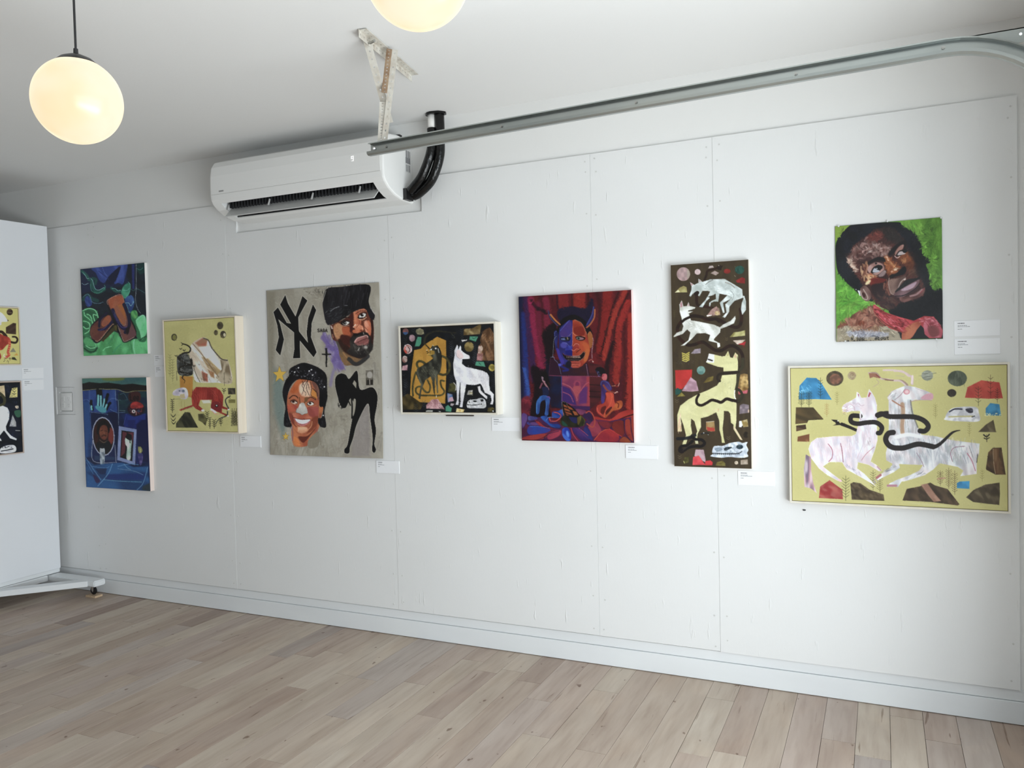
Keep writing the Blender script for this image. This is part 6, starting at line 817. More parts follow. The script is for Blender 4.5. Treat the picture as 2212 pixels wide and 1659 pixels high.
# dark outlet with slats, vane and pegs
bm = bmesh.new(); extr(bm, [(-.230, 2.578), (-.16, 2.596), (-.112, 2.558), (-.136, 2.47), (-.138, 2.47), (-.116, 2.557), (-.161, 2.592), (-.228, 2.574)], X0 + .076, X1 - .076); obj('outlet', bm, BLACK, ac)
bm = bmesh.new()
for i in range(46):
    x = X0 + .10 + i * .0225; box(bm, (x, -.225, 2.508), (x + .002, -.165, 2.578), Matrix.Rotation(0, 4, 'Z'))
o = obj('air_slats', bm, mat('dark_grey_plastic', (.03, .03, .032), .5), ac); o['kind'] = 'stuff'
bm = bmesh.new(); extr(bm, [(-.183, 2.521), (-.215, 2.490), (-.247, 2.4565), (-.2535, 2.4555), (-.2535, 2.4525), (-.2455, 2.4520), (-.212, 2.4865), (-.180, 2.518)], X0 + .085, X1 - .082)
vane = obj('vane', bm, mat('vane_plastic', (.60, .60, .59), .4), ac)
for x in (X0 + .095, X0 + .40, X0 + .71, X0 + 1.03):
    bm = bmesh.new(); cyl(bm, (x, -.232, 2.494), (x, -.218, 2.530), .0055, 10); obj('peg', bm, GPLAST, ac)
# display, maker's plate, rating sticker
bm = bmesh.new()
def seg(bm, p, q, wd, x_off, y): box(bm, (min(p[0], q[0]) - wd, y, min(p[1], q[1]) - wd), (max(p[0], q[0]) + wd, y + .0006, max(p[1], q[1]) + wd))
a, h = .0060, .0120; cx, cz = 2.421, 2.667
for p, q in [((-a, h), (a, h)), ((-a, h), (-a, 0)), ((a, h), (a, 0)), ((-a, 0), (a, 0)), ((a, 0), (a, -h)), ((-a, -h), (a, -h))]:
    seg(bm, (cx + p[0], cz + p[1]), (cx + q[0], cz + q[1]), .0008, 0, -.2833)
o = obj('display_digit', bm, mat('display_glow', (1, 1, 1), .5, emit=((1, 1, 1), .9)), ac); o['label'] = 'glowing white digit 9'
bm = bmesh.new(); extr(bm, [(-.2832, 2.602), (-.2832, 2.594), (-.2812, 2.594), (-.2812, 2.602)], 1.470, 1.505); obj('maker_plate', bm, mat('plate_grey', (.42, .42, .42), .3, metal=.6), ac)
bm = bmesh.new(); box(bm, (X1 + .0004, -.060, 2.618), (X1 + .0012, -.008, 2.742)); st = obj('rating_sticker', bm, mat('sticker_paper', (.70, .70, .69), .5), ac)
bm = bmesh.new()
for i in range(11): box(bm, (X1 + .0012, -.057 + i * .0045, 2.668), (X1 + .0016, -.0548 + i * .0045 + (.0012 if i % 3 else 0), 2.738 if i % 4 else 2.70))
for i in range(9): box(bm, (X1 + .0012, -.055, 2.624 + i * .0042), (X1 + .0016, -.034 if i % 2 else -.037, 2.6262 + i * .0042)); box(bm, (X1 + .0012, -.030, 2.624 + i * .0042), (X1 + .0016, -.012, 2.6262 + i * .0042))
obj('sticker_print', bm, INK, st)

# pipe run
pr = thing('pipe_run', 'black insulated refrigerant pipes curving up from the air conditioner into the ceiling', 'pipe', (2.8, -.06, ZC))
def cm(p, k=8):
    p = [Vector(q) for q in p]; o = []
    for i in range(len(p) - 1):
        a, b, c, d = p[max(i - 1, 0)], p[i], p[i + 1], p[min(i + 2, len(p) - 1)]
        for t in [j / k for j in range(k)]: o.append(.5 * (2 * b + (c - a) * t + (2 * a - 5 * b + 4 * c - d) * t * t + (3 * b - a - 3 * c + d) * t ** 3))
    return o + [p[-1]]
bm = bmesh.new(); tube(bm, cm([(2.650, -.075, 2.508), (2.68, -.08, 2.528), (2.735, -.085, 2.58), (2.785, -.085, 2.68), (2.800, -.082, 2.76), (2.797, -.080, 2.822)]), .0255); obj('insulated_pipe', bm, RUBBER, pr, True)
bm = bmesh.new(); tube(bm, cm([(2.650, -.045, 2.485), (2.70, -.05, 2.502), (2.775, -.055, 2.56), (2.828, -.06, 2.67), (2.838, -.065, 2.78), (2.838, -.066, ZC)]), .0265); obj('insulated_pipe', bm, RUBBER, pr, True)
bm = bmesh.new(); tube(bm, [(2.797, -.080, 2.82), (2.797, -.080, ZC)], .0205, 18); o = obj('bare_pipe', bm, PVC, pr, True); o['label'] = 'bare white pipe end'
bm = bmesh.new(); rr = random.Random(2); ring = []
for i in range(14):
    t = 2 * math.pi * i / 14; q = 1 + rr.uniform(-.12, .16); ring.append((2.818 + .054 * q * math.cos(t), -.072 + .042 * q * math.sin(t)))
A = [bm.verts.new((x, y, ZC - .0008)) for x, y in ring]; B = [bm.verts.new((x, y, ZC - .012)) for x, y in ring]
for i in range(14): bm.faces.new((A[i], A[(i + 1) % 14], B[(i + 1) % 14], B[i]))
bm.faces.new(A); bm.faces.new(B); obj('dark_ceiling_hole', bm, RUBBER, pr)  # ragged black disc painted in for the dark of the pipe hole
bm = bmesh.new(); box(bm, (2.600, -.090, 2.462), (2.634, -.020, 2.522)); o = obj('pipe_collar', bm, BLACK, ac)
o = obj('cable_clip', bbox((2.575, -.10, 2.803), (2.605, -.075, 2.815)), BLACK, ac)

# ---------------------------------------------------------------- garage door track
RY, RZ = -1.0, 2.474
tr = thing('door_track', 'galvanised garage door track running along the ceiling and curving down at the right', 'track', (4.2, RY, RZ))
# section in (out, up): web, top flange, curled bottom lip; "out" points to the room
sec = [(0, -.024), (0, .024), (-.020, .026), (-.022, .021), (-.0205, .0208), (-.0187, .0243), (-.0016, .0225), (-.0016, -.0215), (-.006, -.0255), (-.022, -.0265), (-.0315, -.022), (-.0325, -.013), (-.034, -.013), (-.0332, -.0225), (-.023, -.0282), (-.005, -.0272)]
def zc(x): return 2.466 + (x - 3.03) * .0138
path = []; XB = 5.165; RAD = .36
for x in np.linspace(3.035, XB, 30): path.append((x, zc(x), math.atan(.0138)))
for t in np.linspace(0, math.pi / 2, 15)[1:]: path.append((XB + RAD * math.sin(t), zc(XB) - RAD * (1 - math.cos(t)), -t))
for z in np.linspace(zc(XB) - RAD, .05, 4)[1:]: path.append((XB + RAD, z, -math.pi / 2))
bm = bmesh.new(); rings = []
for x, z, a in path: rings.append([bm.verts.new((x - u * math.sin(a), RY + o_, z + u * math.cos(a))) for o_, u in sec])
n = len(sec)
for A, B in zip(rings, rings[1:]):
    for k in range(n): bm.faces.new((A[k], A[(k + 1) % n], B[(k + 1) % n], B[k]))
bm.faces.new(rings[0]); bm.faces.new(rings[-1]); obj('rail', bm, STEEL, tr)
for x in (3.112, 3.647, 4.185, 4.73, 5.161):
    bm = bmesh.new(); z = zc(min(x, XB)) + .003; cyl(bm, (x, RY - .0016, z), (x, RY - .006, z), .0058, 6); cyl(bm, (x, RY - .005, z), (x, RY - .0085, z), .003, 8); obj('rivet', bm, ZINC, tr)
bm = bmesh.new(); cyl(bm, (3.058, RY - .001, 2.468), (3.058, RY - .014, 2.468), .007, 6); cyl(bm, (3.058, RY - .012, 2.468), (3.066, RY - .020, 2.464), .004, 8); box(bm, (3.045, RY - .006, 2.452), (3.08, RY - .002, 2.458)); obj('end_bolt', bm, CHROME, tr)
bm = bmesh.new(); box(bm, (5.14, RY + .001, 2.478), (5.60, RY + .0035, 2.522)); box(bm, (5.14, RY + .001, 2.519), (5.60, RY + .028, 2.522)); br = obj('bracket', bm, STEEL, tr)
bm = bmesh.new(); cyl(bm, (5.365, RY - .0005, 2.503), (5.365, RY + .0012, 2.503), .0042, 10); obj('bracket_hole', bm, CARD, br)

# perforated angle hanger
def strip(bm, L_, Wd, th, hr, M4, pitch=.030, first=.015):
    nC = int(round(L_ / pitch)); cl = L_ / nC
    for i in range(nC):
        x0, x1 = i * cl, (i + 1) * cl; cx = (x0 + x1) / 2; o = [(x0, 0), (cx, 0), (x1, 0), (x1, Wd / 2), (x1, Wd), (cx, Wd), (x0, Wd), (x0, Wd / 2)]
        c = [(cx + hr * math.cos(a), Wd / 2 + hr * math.sin(a)) for a in [math.radians(t) for t in (225, 270, 315, 0, 45, 90, 135, 180)]]
        R4 = [[bm.verts.new(M4 @ Vector((p[0], p[1], z))) for p in q] for z in (0, th) for q in (o, c)]
        for k in range(8):
            j = (k + 1) % 8
            bm.faces.new((R4[0][k], R4[0][j], R4[1][j], R4[1][k])); bm.faces.new((R4[2][k], R4[3][k], R4[3][j], R4[2][j])); bm.faces.new((R4[1][k], R4[1][j], R4[3][j], R4[3][k]))
        for k, j in ((0, 1), (1, 2), (4, 5), (5, 6)): bm.faces.new((R4[0][k], R4[2][k], R4[2][j], R4[0][j]))
        if i == 0:
            for k, j in ((6, 7), (7, 0)): bm.faces.new((R4[0][k], R4[2][k], R4[2][j], R4[0][j]))
        if i == nC - 1:
            for k, j in ((2, 3), (3, 4)): bm.faces.new((R4[0][k], R4[2][k], R4[2][j], R4[0][j]))
def frame(p, q, side):
    """matrix with x along p->q, y along 'side' made square to it"""
    p, q = Vector(p), Vector(q); x = (q - p).normalized(); y = Vector(side); y = (y - x * y.dot(x)).normalized(); z = x.cross(y)
    return Matrix(((x[0], y[0], z[0], p[0]), (x[1], y[1], z[1], p[1]), (x[2], y[2], z[2], p[2]), (0, 0, 0, 1)))
hg = thing('track_hanger', 'white perforated angle iron hanger holding the track end below the ceiling', 'bracket', (3.05, -.9, ZC))
a, b = Vector((3.100, -1.155, ZC - .001)), Vector((3.015, -.625, ZC - .001)); LL = (b - a).length
bm = bmesh.new(); strip(bm, LL, .034, .0022, .0042, frame(a, b, (1, 0, 0))); bmesh.ops.translate(bm, verts=bm.verts[:], vec=(0, 0, -.0035))
mt = frame(a, b, (0, 0, -1)); strip(bm, LL, .034, .0022, .0042, mt); obj('ceiling_angle', bm, PERF, hg)
a, b = Vector((3.085, -.995, 2.500)), Vector((3.125, -.955, ZC - .02)); LL = (b - a).length
bm = bmesh.new(); strip(bm, LL, .034, .0022, .0045, frame(a, b, (1, .35, 0)) @ Matrix.Diagonal((1, .72, 1, 1))); o = obj('upright', bm, PERF, hg)
bm = bmesh.new(); strip(bm, LL, .026, .0022, .0045, frame(a.lerp(b, .52), b, (-1, -.6, 0)) @ Matrix.Diagonal(((b - a).length * .48 / LL, .9, 1, 1))); o = obj('upright_flange', bm, RUST, hg); o['label'] = 'rusty brown flange'
bm = bmesh.new(); strip(bm, .46, .026, .0022, .0045, frame(Vector((3.088, -.985, 2.476)), Vector((3.092, -.965, 2.66)), (-1, -.5, 0)) @ Matrix.Diagonal((.42, 1, 1, 1))); o = obj('upright_flange', bm, PERF, hg)
a, b = Vector((3.052, -.905, 2.600)), Vector((3.062, -1.075, ZC - .012)); LL = (b - a).length
bm = bmesh.new(); strip(bm, LL, .032, .0022, .0042, frame(a, b, (1, .15, .1))); obj('brace', bm, PERF, hg)
bm = bmesh.new(); cyl(bm, (3.098, -1.075, 2.876), (3.125, -1.085, 2.876), .006, 6); cyl(bm, (3.085, -1.075, 2.876), (3.098, -1.075, 2.876), .004, 8); obj('bolt', bm, ZINC, hg)

# ---------------------------------------------------------------- pendant globe lamps
GL = mat('opal_glass', (.95, .90, .80), .25, spec=.4)
nt = GL.node_tree; b_ = nt.nodes['Principled BSDF']; tc = nt.nodes.new('ShaderNodeTexCoord'); nz_ = nt.nodes.new('ShaderNodeTexNoise'); nz_.inputs['Scale'].default_value = 6; nt.links.new(tc.outputs['Object'], nz_.inputs[0])
rp = nt.nodes.new('ShaderNodeValToRGB'); rp.color_ramp.elements[0].position = .35; rp.color_ramp.elements[0].color = (1, .80, .50, 1); rp.color_ramp.elements[1].position = .65; rp.color_ramp.elements[1].color = (1, .88, .66, 1)
nt.links.new(nz_.outputs[0], rp.inputs[0]); nt.links.new(rp.outputs[0], b_.inputs['Emission Color']); b_.inputs['Emission Strength'].default_value = 1.12; b_.inputs['Base Color'].default_value = (.07, .065, .05, 1)
def pendant(loc, r, label):
    t = thing('pendant_lamp', label, 'lamp', loc, 'round globe pendants'); x, y, z = loc
    bm = bmesh.new(); bmesh.ops.create_uvsphere(bm, u_segments=64, v_segments=40, radius=r); bmesh.ops.translate(bm, verts=bm.verts[:], vec=loc); obj('glass_globe', bm, GL, t, True)
    bm = bmesh.new(); n = 40; prev = None
    for k, (rr_, zz) in enumerate([(.0, .0155), (.02, .0150), (.045, .010), (.064, .0015), (.067, -.004), (.064, -.010), (.0, -.010)]):
        zt_ = z + r + zz - .003
        ring = [bm.verts.new((x + rr_ * math.cos(2 * math.pi * i / n), y + rr_ * math.sin(2 * math.pi * i / n), zt_ - (rr_ ** 2 / (2 * r) if rr_ else 0))) for i in range(n)]
        if prev:
            for i in range(n): bm.faces.new((prev[i], prev[(i + 1) % n], ring[(i + 1) % n], ring[i]))
        prev = ring
    obj('cap', bm, BLACK, t, True)
    bm = bmesh.new(); cyl(bm, (x, y, z + r + .008), (x, y, z + r + .030), .0075, 14, .0065); obj('collar', bm, BLACK, t)
    bm = bmesh.new(); cyl(bm, (x, y, z + r + .02), (x, y, ZC - .002), .0034, 10); obj('cord', bm, BLACK, t)
    bm = bmesh.new(); cyl(bm, (x, y, ZC - .018), (x, y, ZC - .0005), .055, 28); obj('ceiling_rose', bm, BLACK, t)
pendant((2.800, -2.183, 2.374), .125, 'lit white globe pendant lamp on a black cord at upper left')
pendant((3.990, -2.181, 2.484), .125, 'lit white globe pendant lamp cut by the top edge, near the track hanger')

# ---------------------------------------------------------------- movable display board at the left
BX = -.385
db = thing('display_board', 'white freestanding display board on wheels at the left edge', 'display board', (BX, -.7, 0))
bm = bbox((BX - .045, -1.27, .160), (BX, -.049, 2.598), .0015); obj('board_panel', bm, mat('board_paint', (.78, .80, .83), .5, noise=((.74, .76, .79), 2, (1, 1, 1), .6), bump=(60, .06, .001, (1, 1, 1))), db)
bm = bbox((BX - .05, -1.27, .132), (BX - .006, -.052, .160), .001); obj('bottom_rail', bm, TRIMP, db)
bm = bbox((-.84, -.145, .088), (.085, -.055, .128), .006, 2); obj('foot', bm, TRIMP, db)
def beam(p, q, w_, z0, z1, name, par, m_):
    p, q = Vector((*p, 0)), Vector((*q, 0)); d = (q - p).normalized(); s = Vector((-d.y, d.x, 0)) * w_ / 2; bm = bmesh.new()
    vs = [bm.verts.new((v.x, v.y, z)) for z in (z0, z1) for v in (p + s, q + s, q - s, p - s)]
    for f in [(3, 2, 1, 0), (4, 5, 6, 7), (0, 1, 5, 4), (1, 2, 6, 5), (2, 3, 7, 6), (3, 0, 4, 7)]: bm.faces.new([vs[i] for i in f])
    bmesh.ops.bevel(bm, geom=bm.edges[:], offset=.003, segments=1, affect='EDGES'); return obj(name, bm, m_, par)
beam((-.62, -.80), (.0, -.125), .085, .089, .1275, 'diagonal_brace', db, TRIMP)
beam((-.42, -1.24), (-.42, -.15), .08, .090, .130, 'base_rail', db, TRIMP)
cs_ = obj('caster', bbox((-.035, -.112, .083), (.025, -.062, .088)), CHROME, db)
bm = bmesh.new()
for s in (-.088, -.070):
    vs = [(-.022, .083), (.012, .083), (.006, .05), (.002, .034), (-.008, .034), (-.014, .05)]; A = [bm.verts.new((x - .002, s, z)) for x, z in vs]; B = [bm.verts.new((x - .002, s - .003, z)) for x, z in vs]
    for i in range(6): bm.faces.new((A[i], A[(i + 1) % 6], B[(i + 1) % 6], B[i]))
    bm.faces.new(A); bm.faces.new(B)
cyl(bm, (-.005, -.093, .042), (-.005, -.066, .042), .005, 10); obj('fork', bm, CHROME, cs_)
bm = bmesh.new(); cyl(bm, (-.005, -.0875, .0425), (-.005, -.0735, .0425), .0285, 28); bmesh.ops.bevel(bm, geom=[e for e in bm.edges if len(e.link_faces) == 2 and any(len(f.verts) > 4 for f in e.link_faces)], offset=.003, segments=2, affect='EDGES'); obj('wheel', bm, BLACK, cs_)
for (x_, y_) in ((-.78, -.10), (-.58, -1.2), (-.2, -1.2)):
    bm = bmesh.new(); cyl(bm, (x_, y_ - .008, .0295), (x_, y_ + .008, .0295), .0285, 20); box(bm, (x_ - .012, y_ - .012, .03), (x_ + .012, y_ + .012, .09)); obj('caster', bm, BLACK, db)
bm = bmesh.new(); box(bm, (-.80, -1.245, .088), (.02, -1.165, .128)); obj('foot', bm, TRIMP, db)
sh = thing('wood_shim', 'small plywood shim block under the caster of the display board', 'wood block', (0, -.08, 0))
for k in range(2): obj('ply_layer', bbox((-.052 + .002 * k, -.112 + .001 * k, .0003 + .0068 * k), (.045, -.052, .0066 + .0070 * k), .0006), PLY, sh)

# power outlet in the cut-out beside the board
ou = thing('wall_outlet', 'white painted double outlet plate in the wall beside the display board', 'outlet', (-.33, 0, 1.35))
obj('recess_frame', sheet(-.4285, -.2345, 1.2595, 1.4535, [(-.40, -.262, 1.279, 1.42)], .0085), PAINT, ou)
pl = obj('plate', bbox((-.392, .0035, 1.286), (-.270, .0095, 1.413), .002), WPLAST, ou)
for x in (-.362, -.300):
    for z in (1.325, 1.372):
        so = obj('socket', bbox((x - .016, .0022, z - .018), (x + .016, .004, z + .018), .0006), WPLAST, ou)
        bm = bmesh.new(); box(bm, (x - .008, .0018, z + .000), (x - .0055, .0024, z + .010)); box(bm, (x + .0055, .0018, z + .000), (x + .008, .0024, z + .010)); cyl(bm, (x, .0018, z - .009), (x, .0024, z - .009), .003, 8); obj('slots', bm, GPLAST, so)
BP = {'A': (-0.745, -0.293, 1.618, 2.012, [(-109.7, 656.0), (41.9, 663.9), (47.1, 788.6), (-103.7, 790.9)]), 'B': (-0.8, -0.3, 1.016, 1.511, [(-122.2, 828.0), (46.4, 822.5), (52.9, 978.5), (-114.6, 998.1)])}
# ---------------------------------------------------------------- pictures on the wall
def hom(c):
    """homography (u,v in 0..1) -> paint sheet coordinates for corners TL, TR, BR, BL"""
    (x0, y0), (x1, y1), (x2, y2), (x3, y3) = c; dx1, dx2, dx3 = x1 - x2, x3 - x2, x0 - x1 + x2 - x3; dy1, dy2, dy3 = y1 - y2, y3 - y2, y0 - y1 + y2 - y3
    D = dx1 * dy2 - dx2 * dy1; g = (dx3 * dy2 - dx2 * dy3) / D; h = (dx1 * dy3 - dx3 * dy1) / D
    return lambda u, v: (((x1 - x0 + g * x1) * u + (x3 - x0 + h * x3) * v + x0) / (g * u + h * v + 1), ((y1 - y0 + g * y1) * u + (y3 - y0 + h * y3) * v + y0) / (g * u + h * v + 1))

def paint_mat(name, rough=.5, spec=.3, bump=.15):
    m = bpy.data.materials.new(name); m.use_nodes = True; nt = m.node_tree; b = nt.nodes['Principled BSDF']
    a = nt.nodes.new('ShaderNodeAttribute'); a.attribute_name = 'paint'; nt.links.new(a.outputs['Color'], b.inputs['Base Color'])
    b.inputs['Roughness'].default_value = rough; b.inputs['Specular IOR Level'].default_value = spec
    tc = nt.nodes.new('ShaderNodeTexCoord'); n = nt.nodes.new('ShaderNodeTexNoise'); n.inputs['Scale'].default_value = 160; n.inputs['Detail'].default_value = 5; nt.links.new(tc.outputs['Object'], n.inputs[0])
    bp = nt.nodes.new('ShaderNodeBump'); bp.inputs['Strength'].default_value = bump; bp.inputs['Distance'].default_value = .0012; nt.links.new(n.outputs[0], bp.inputs['Height']); nt.links.new(bp.outputs[0], b.inputs['Normal'])
    return m
PAINTED = paint_mat('artist_paint'); PAPERED = paint_mat('paint_on_paper', .45, .35, .3)

def painted_sheet(name, fn, corners, place, W_, H_, inset, gain, parent, material, seed, wave=None, dens=1.12):
    """grid of painted vertices; place(u, v, d) gives the world point, d = height above the sheet"""
    f = hom(corners); px = math.hypot(corners[1][0] - corners[0][0], corners[1][1] - corners[0][1]); py = math.hypot(corners[3][0] - corners[0][0], corners[3][1] - corners[0][1])
    nx, ny = int(px * dens) + 2, int(py * dens) + 2; iu, iv = inset / W_, inset / H_
    u, v = np.meshgrid(np.linspace(iu, 1 - iu, nx), np.linspace(iv, 1 - iv, ny)); X, Y = f(u, v)
    A = Art(X, Y, seed); fn(A); c = np.clip(A.C, 0, 1); lin = np.where(c <= .04045, c / 12.92, ((c + .055) / 1.055) ** 2.4)
    lum = lin @ np.array([.25, .6, .15]); lin = lin * .84 + lum[..., None] * .16; lin = np.clip(lin / gain + .002, 0, .85); N = nx * ny
    P = place(u, v, wave(u, v) if wave else 0 * u).reshape(-1, 3)
    i = np.arange(nx - 1)[None] + nx * np.arange(ny - 1)[:, None]; Q = np.stack([i, i + nx, i + nx + 1, i + 1], -1).reshape(-1, 4)
    # thin edge behind the rim
    rim = np.concatenate([np.arange(nx), np.arange(1, ny) * nx + nx - 1, (ny - 1) * nx + np.arange(nx - 2, -1, -1), np.arange(ny - 2, 0, -1) * nx]); k = len(rim)
    back = place(u, v, (wave(u, v) if wave else 0 * u) - .0009).reshape(-1, 3)[rim]; j = np.arange(k)
    Q = np.concatenate([Q, np.stack([rim, rim[(j + 1) % k], N + (j + 1) % k, N + j], -1)])
    V = np.concatenate([P, back]); me = bpy.data.meshes.new(name); me.vertices.add(len(V)); me.vertices.foreach_set('co', V.astype(np.float32).ravel())
    me.loops.add(Q.size); me.loops.foreach_set('vertex_index', Q.astype(np.int32).ravel()); me.polygons.add(len(Q)); me.polygons.foreach_set('loop_start', np.arange(0, Q.size, 4, dtype=np.int32)); me.update(calc_edges=True)
    at = me.color_attributes.new('paint', 'FLOAT_COLOR', 'POINT'); L_ = lin.reshape(-1, 3); cc = np.concatenate([L_, L_[rim]]); at.data.foreach_set('color', np.concatenate([cc, np.ones((len(cc), 1))], 1).astype(np.float32).ravel())
    me.polygons.foreach_set('use_smooth', [True] * len(Q)); me.materials.append(material)
    o = bpy.data.objects.new(name, me); COL.objects.link(o)
    if parent is not None: o.parent = parent; o.matrix_parent_inverse = Matrix.Translation(-Vector(parent.location))
    return o

def on_wall(x0, x1, z0, z1, y):
    return lambda u, v, d: np.stack([x0 + (x1 - x0) * u, y - d, z1 + (z0 - z1) * v], -1)

def stretched(name, label, x0, x1, z0, z1, dp, corners, fn, gain, seed, group=None, edge=CANVAS):
    t = thing(name, label, 'painting', ((x0 + x1) / 2, 0, z0), group)
    painted_sheet('painted_front', fn, corners, on_wall(x0, x1, z0, z1, -dp), x1 - x0, z1 - z0, .0008, gain, t, PAINTED, seed)
    obj('canvas_edge', bbox((x0, -.0002, z0), (x1, -dp + .0012, z1), .0012), edge, t); return t

def framed(name, label, x0, x1, z0, z1, dp, corners, fn, gain, seed, wood, fw=.0085, rec=.004, place=None, M4=None, group=None):
    """floater frame: four bars round a painted panel set slightly back"""
    t = thing(name, label, 'painting', ((x0 + x1) / 2, 0, z0), group)
    painted_sheet('painted_front', fn, corners, on_wall(x0, x1, z0, z1, -dp + rec), x1 - x0, z1 - z0, fw + .0022, gain, t, PAINTED, seed)
    obj('backing', bbox((x0 + fw, -.0004, z0 + fw), (x1 - fw, -dp + rec + .0012, z1 - fw)), mat('frame_gap', (.16, .12, .07), .8), t)
    for a, b in (((x0, z0), (x0 + fw, z1)), ((x1 - fw, z0), (x1, z1)), ((x0 + fw, z1 - fw), (x1 - fw, z1)), ((x0 + fw, z0), (x1 - fw, z0 + fw))):
        obj('frame_bar', bbox((a[0], -.0002, a[1]), (b[0], -dp, b[1]), .0006), wood, t)
    return t

G = dict(sandals=.66, denim=.74, tiger=.57, poster=.70, blackdog=.78, mask=1.2, tall=.86, green=1.0, big=.80, board=.58)
stretched('painting', 'painting of brown sandals on green and blue cloth, above the denim painting', -.093, .5355, 1.672, 2.279, .022, [(173.4, 580.4), (311.3, 567.9), (319.6, 765.3), (180.1, 767.9)], art_sandals, G['sandals'], 1)
stretched('painting', 'dark blue painting of denim pockets with a raised hand and small frames', -.103, .527, .751, 1.516, .034, [(178.2, 816), (317.8, 816), (323.7, 1061.3), (185.3, 1052.3)], art_denim, G['denim'], 2, edge=CANVASP)
framed('painting', 'khaki framed painting of a red striped tiger below a pale rock', .734, 1.356, 1.155, 1.886, .07, [(350.5, 690.6), (507.9, 682.7), (515.5, 936.7), (358.9, 933.6)], art_tiger, G['tiger'], 3, PINE)
framed('painting', 'small black framed painting of a white hound facing a dark beast on ochre', 2.542, 3.1425, 1.283, 1.774, .068, [(860.7, 703.5), (1071, 694.9), (1073.4, 897.9), (864.9, 893.2)], art_blackdog, G['blackdog'], 5, CREAMW, .010)
stretched('painting', 'red and violet painting of a horned mask on a pedestal between curtains', 3.262, 3.8695, 1.146, 1.8995, .03, [(1118.3, 641.7), (1362.8, 624.6), (1371.5, 956.7), (1128.7, 952)], art_mask, G['mask'], 6, edge=mat('pinkish_canvas_edge', (.80, .62, .60), .7))
stretched('painting', 'tall narrow brown painting of three pale dogs wound round by a snake', 4.0655, 4.4275, 1.0375, 2.005, .03, [(1448.5, 572), (1617.5, 560.8), (1623.3, 1013.5), (1456.2, 1006.5)], art_tall, G['tall'], 7, edge=mat('cream_canvas_edge', (.80, .72, .62), .7))
framed('painting', 'large khaki framed painting of two white horse-like animals bound by a black snake', 4.594, 5.4515, .891, 1.511, .045, [(1699.9, 792.3), (2181.4, 780.3), (2184.6, 1109.4), (1707.9, 1086.7)], art_big, G['big'], 9, CREAMW, .009, .004)

# unframed works on paper
t = thing('poster', 'large grey poster with two painted heads, black monogram and a bending silhouette', 'poster', (1.97, 0, 1.024))
painted_sheet('painted_paper', art_poster, [(575.7, 627.5), (817, 609.7), (830.1, 989.2), (584.8, 982.4)], on_wall(1.5565, 2.3835, 1.0245, 2.032, -.004), .827, 1.0075, 0, G['poster'], t, PAPERED, 4,
              wave=lambda u, v: .004 + .007 * v * v * np.sin(u * 5 + 1) ** 2 + .004 * np.sin(v * 7 + u * 2) * (1 - abs(2 * u - 1)) + .010 * v ** 6)
t = thing('poster', 'unframed portrait of a man in a red neckerchief on bright green paper', 'poster', (5.0, 0, 1.614))
painted_sheet('painted_paper', art_green, [(1806.1, 488.7), (2035.4, 468.8), (2036.1, 733.8), (1804.2, 736.6)], on_wall(4.797, 5.214, 1.614, 2.125, -.003), .417, .511, 0, G['green'], t, PAPERED, 8,
              wave=lambda u, v: .004 + .005 * np.sin(v * 6 + u * 3) ** 2 * (1 - abs(2 * v - 1)) + .006 * (1 - u) * v ** 4)
PIN = mat('clear_pin', (.70, .71, .72), .25, spec=.6)
for x, z, pos in [(4.812, 2.124, 'top left corner'), (5.007, 2.127, 'top middle edge'), (5.211, 2.122, 'top right corner'), (5.190, 1.612, 'bottom right corner'), (4.834, 1.616, 'bottom left corner')]:
    t = thing('push_pin', 'tiny clear push pin at the %s of the green portrait' % pos, 'pin', (x, 0, z), 'push pins on the green portrait')
    bm = bmesh.new(); cyl(bm, (x, -.009, z), (x, -.0135, z), .0042, 14, .0034); obj('pin_head', bm, PIN, t)
    bm = bmesh.new(); cyl(bm, (x, 0, z), (x, -.0092, z), .0009, 6); obj('pin_shaft', bm, ZINC, t)

# pictures on the display board (seen edge-on at the left); same frames turned to face the room
def board_pic(label, y0, y1, z0, z1, corners, fn, seed, wood):
    dp, fw, rec = .03, .008, .003; t = thing('painting', label, 'painting', (BX, (y0 + y1) / 2, z0))
    pl_ = lambda u, v, d: np.stack([BX + dp - rec + d, y0 + (y1 - y0) * u, z1 + (z0 - z1) * v], -1)
    painted_sheet('painted_front', fn, corners, pl_, abs(y1 - y0), z1 - z0, fw + .002, G['board'], t, PAINTED, seed)
    obj('backing', bbox((BX + .0003, y0 + fw, z0 + fw), (BX + dp - rec - .0012, y1 - fw, z1 - fw)), mat('frame_gap', (.16, .12, .07), .8), t)
    for a, b in (((y0, z0), (y0 + fw, z1)), ((y1 - fw, z0), (y1, z1)), ((y0 + fw, z1 - fw), (y1 - fw, z1)), ((y0 + fw, z0), (y1 - fw, z0 + fw))):
        obj('frame_bar', bbox((BX + .0002, a[0], a[1]), (BX + dp, b[0], b[1]), .0006), wood, t)
board_pic('khaki framed painting with a red beast, upper one on the display board', *BP['A'], art_redbeast, 12, PINE)
board_pic('black painting of a white dog, lower one on the display board', *BP['B'], art_nightdog, 13, mat('pinkish_frame', (.55, .45, .40), .5))

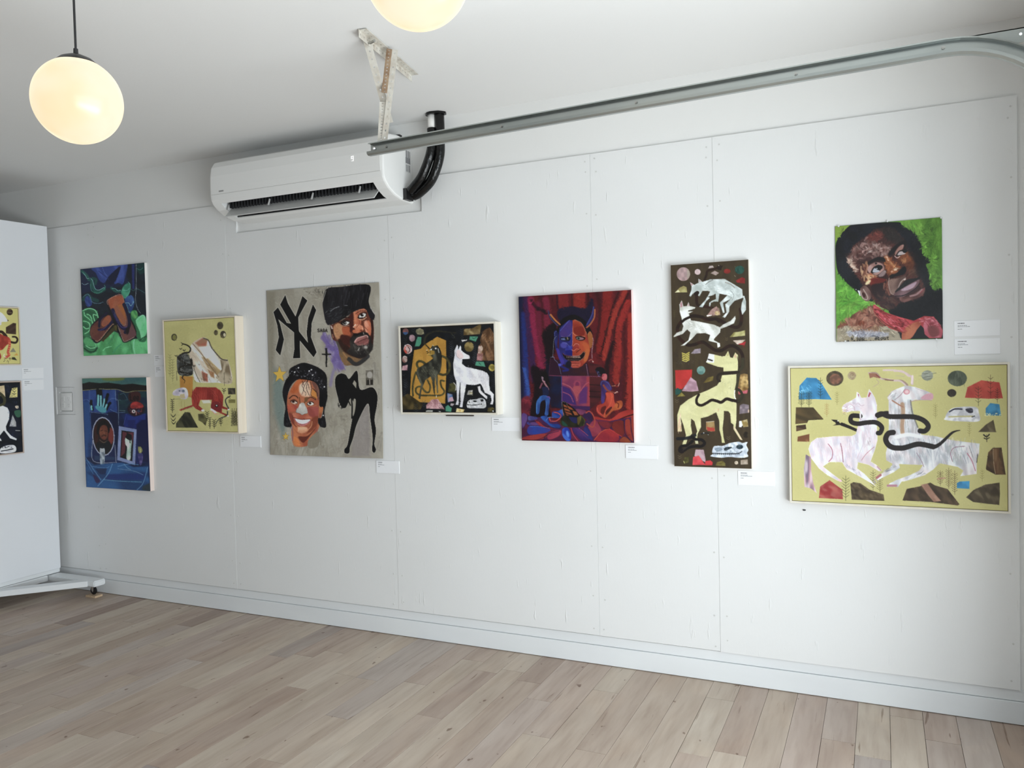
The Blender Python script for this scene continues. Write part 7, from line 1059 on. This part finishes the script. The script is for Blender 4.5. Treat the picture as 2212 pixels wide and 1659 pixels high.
# ---------------------------------------------------------------- caption cards
def card(label, x, z, w_=.163, h_=.070, board=False, nl=3, seed=0):
    """white card; (x, z) = top left corner; printed lines, no code square"""
    t = thing('caption_card', label, 'caption card', (BX, x, z) if board else (x + w_ / 2, 0, z), 'caption cards')
    rr = random.Random(seed)
    if board: P_ = lambda a, b: (( BX + .0004 + a[1], x + a[0], z - a[2]), (BX + .0004 + b[1], x + b[0], z - b[2]))
    else: P_ = lambda a, b: ((x + a[0], -.0004 - a[1], z - a[2]), (x + b[0], -.0004 - b[1], z - b[2]))
    obj('card', bbox(*P_((0, 0, 0), (w_, .0032, h_)), .0003), CARD, t)
    bm = bmesh.new(); lines = [(.009, .0036, rr.uniform(.024, .032)), (.0195, .0018, rr.uniform(.022, .034)), (.0240, .0018, rr.uniform(.036, .052)), (.0340, .0020, rr.uniform(.012, .018))]
    for zz, hh, ww in lines:
        a = .013
        while a < .013 + ww:
            l = rr.uniform(.003, .009); p, q = P_((a, .0032, zz), (a + l, .00345, zz + hh)); box(bm, [min(i, j) for i, j in zip(p, q)], [max(i, j) for i, j in zip(p, q)]); a += l + .0012
    obj('print', bm, INK, t)
card('white caption card half hidden beside the lower right corner of the sandals painting', .570, 1.661, seed=1)
card('white caption card half hidden beside the top right corner of the denim painting', .574, 1.586, seed=2)
card('white caption card below the right corner of the tiger painting', 1.300, 1.135, .168, seed=3)
card('white caption card below the right corner of the grey poster', 2.324, 1.010, .156, .072, seed=4)
card('white caption card between the black hound painting and the horned mask painting', 3.075, 1.264, .164, .072, seed=5)
card('white caption card below the right corner of the horned mask painting', 3.816, 1.132, .162, .066, seed=6)
card('white caption card below the right corner of the tall brown painting', 4.360, 1.024, .164, .067, seed=7)
card('upper of the two white caption cards right of the green portrait', 5.2565, 1.687, .166, .066, seed=8)
card('lower of the two white caption cards, just above the large framed painting', 5.2565, 1.611, .166, .065, seed=9)
card('upper white caption card on the display board', -.276, 1.598, .155, .074, True, seed=10)
card('lower white caption card on the display board', -.274, 1.514, .150, .071, True, seed=11)

tag(obj('mounting_strip', bbox((2.800, -.0002, 1.2705), (2.968, -.014, 1.2755)), mat('dark_strip', (.06, .045, .04), .5)), 'thin dark mounting strip under the small black framed painting', 'strip')
bm = bmesh.new(); cyl(bm, (4.652, 0, .854), (4.652, -.006, .854), .0048, 12); bmesh.ops.scale(bm, verts=bm.verts[:], vec=(1.5, 1, .6), space=Matrix.Translation((-4.652, 0, -.854)))
tag(obj('wall_hook', bm, BLACK), 'small black hook left in the wall under the large framed painting', 'hook')
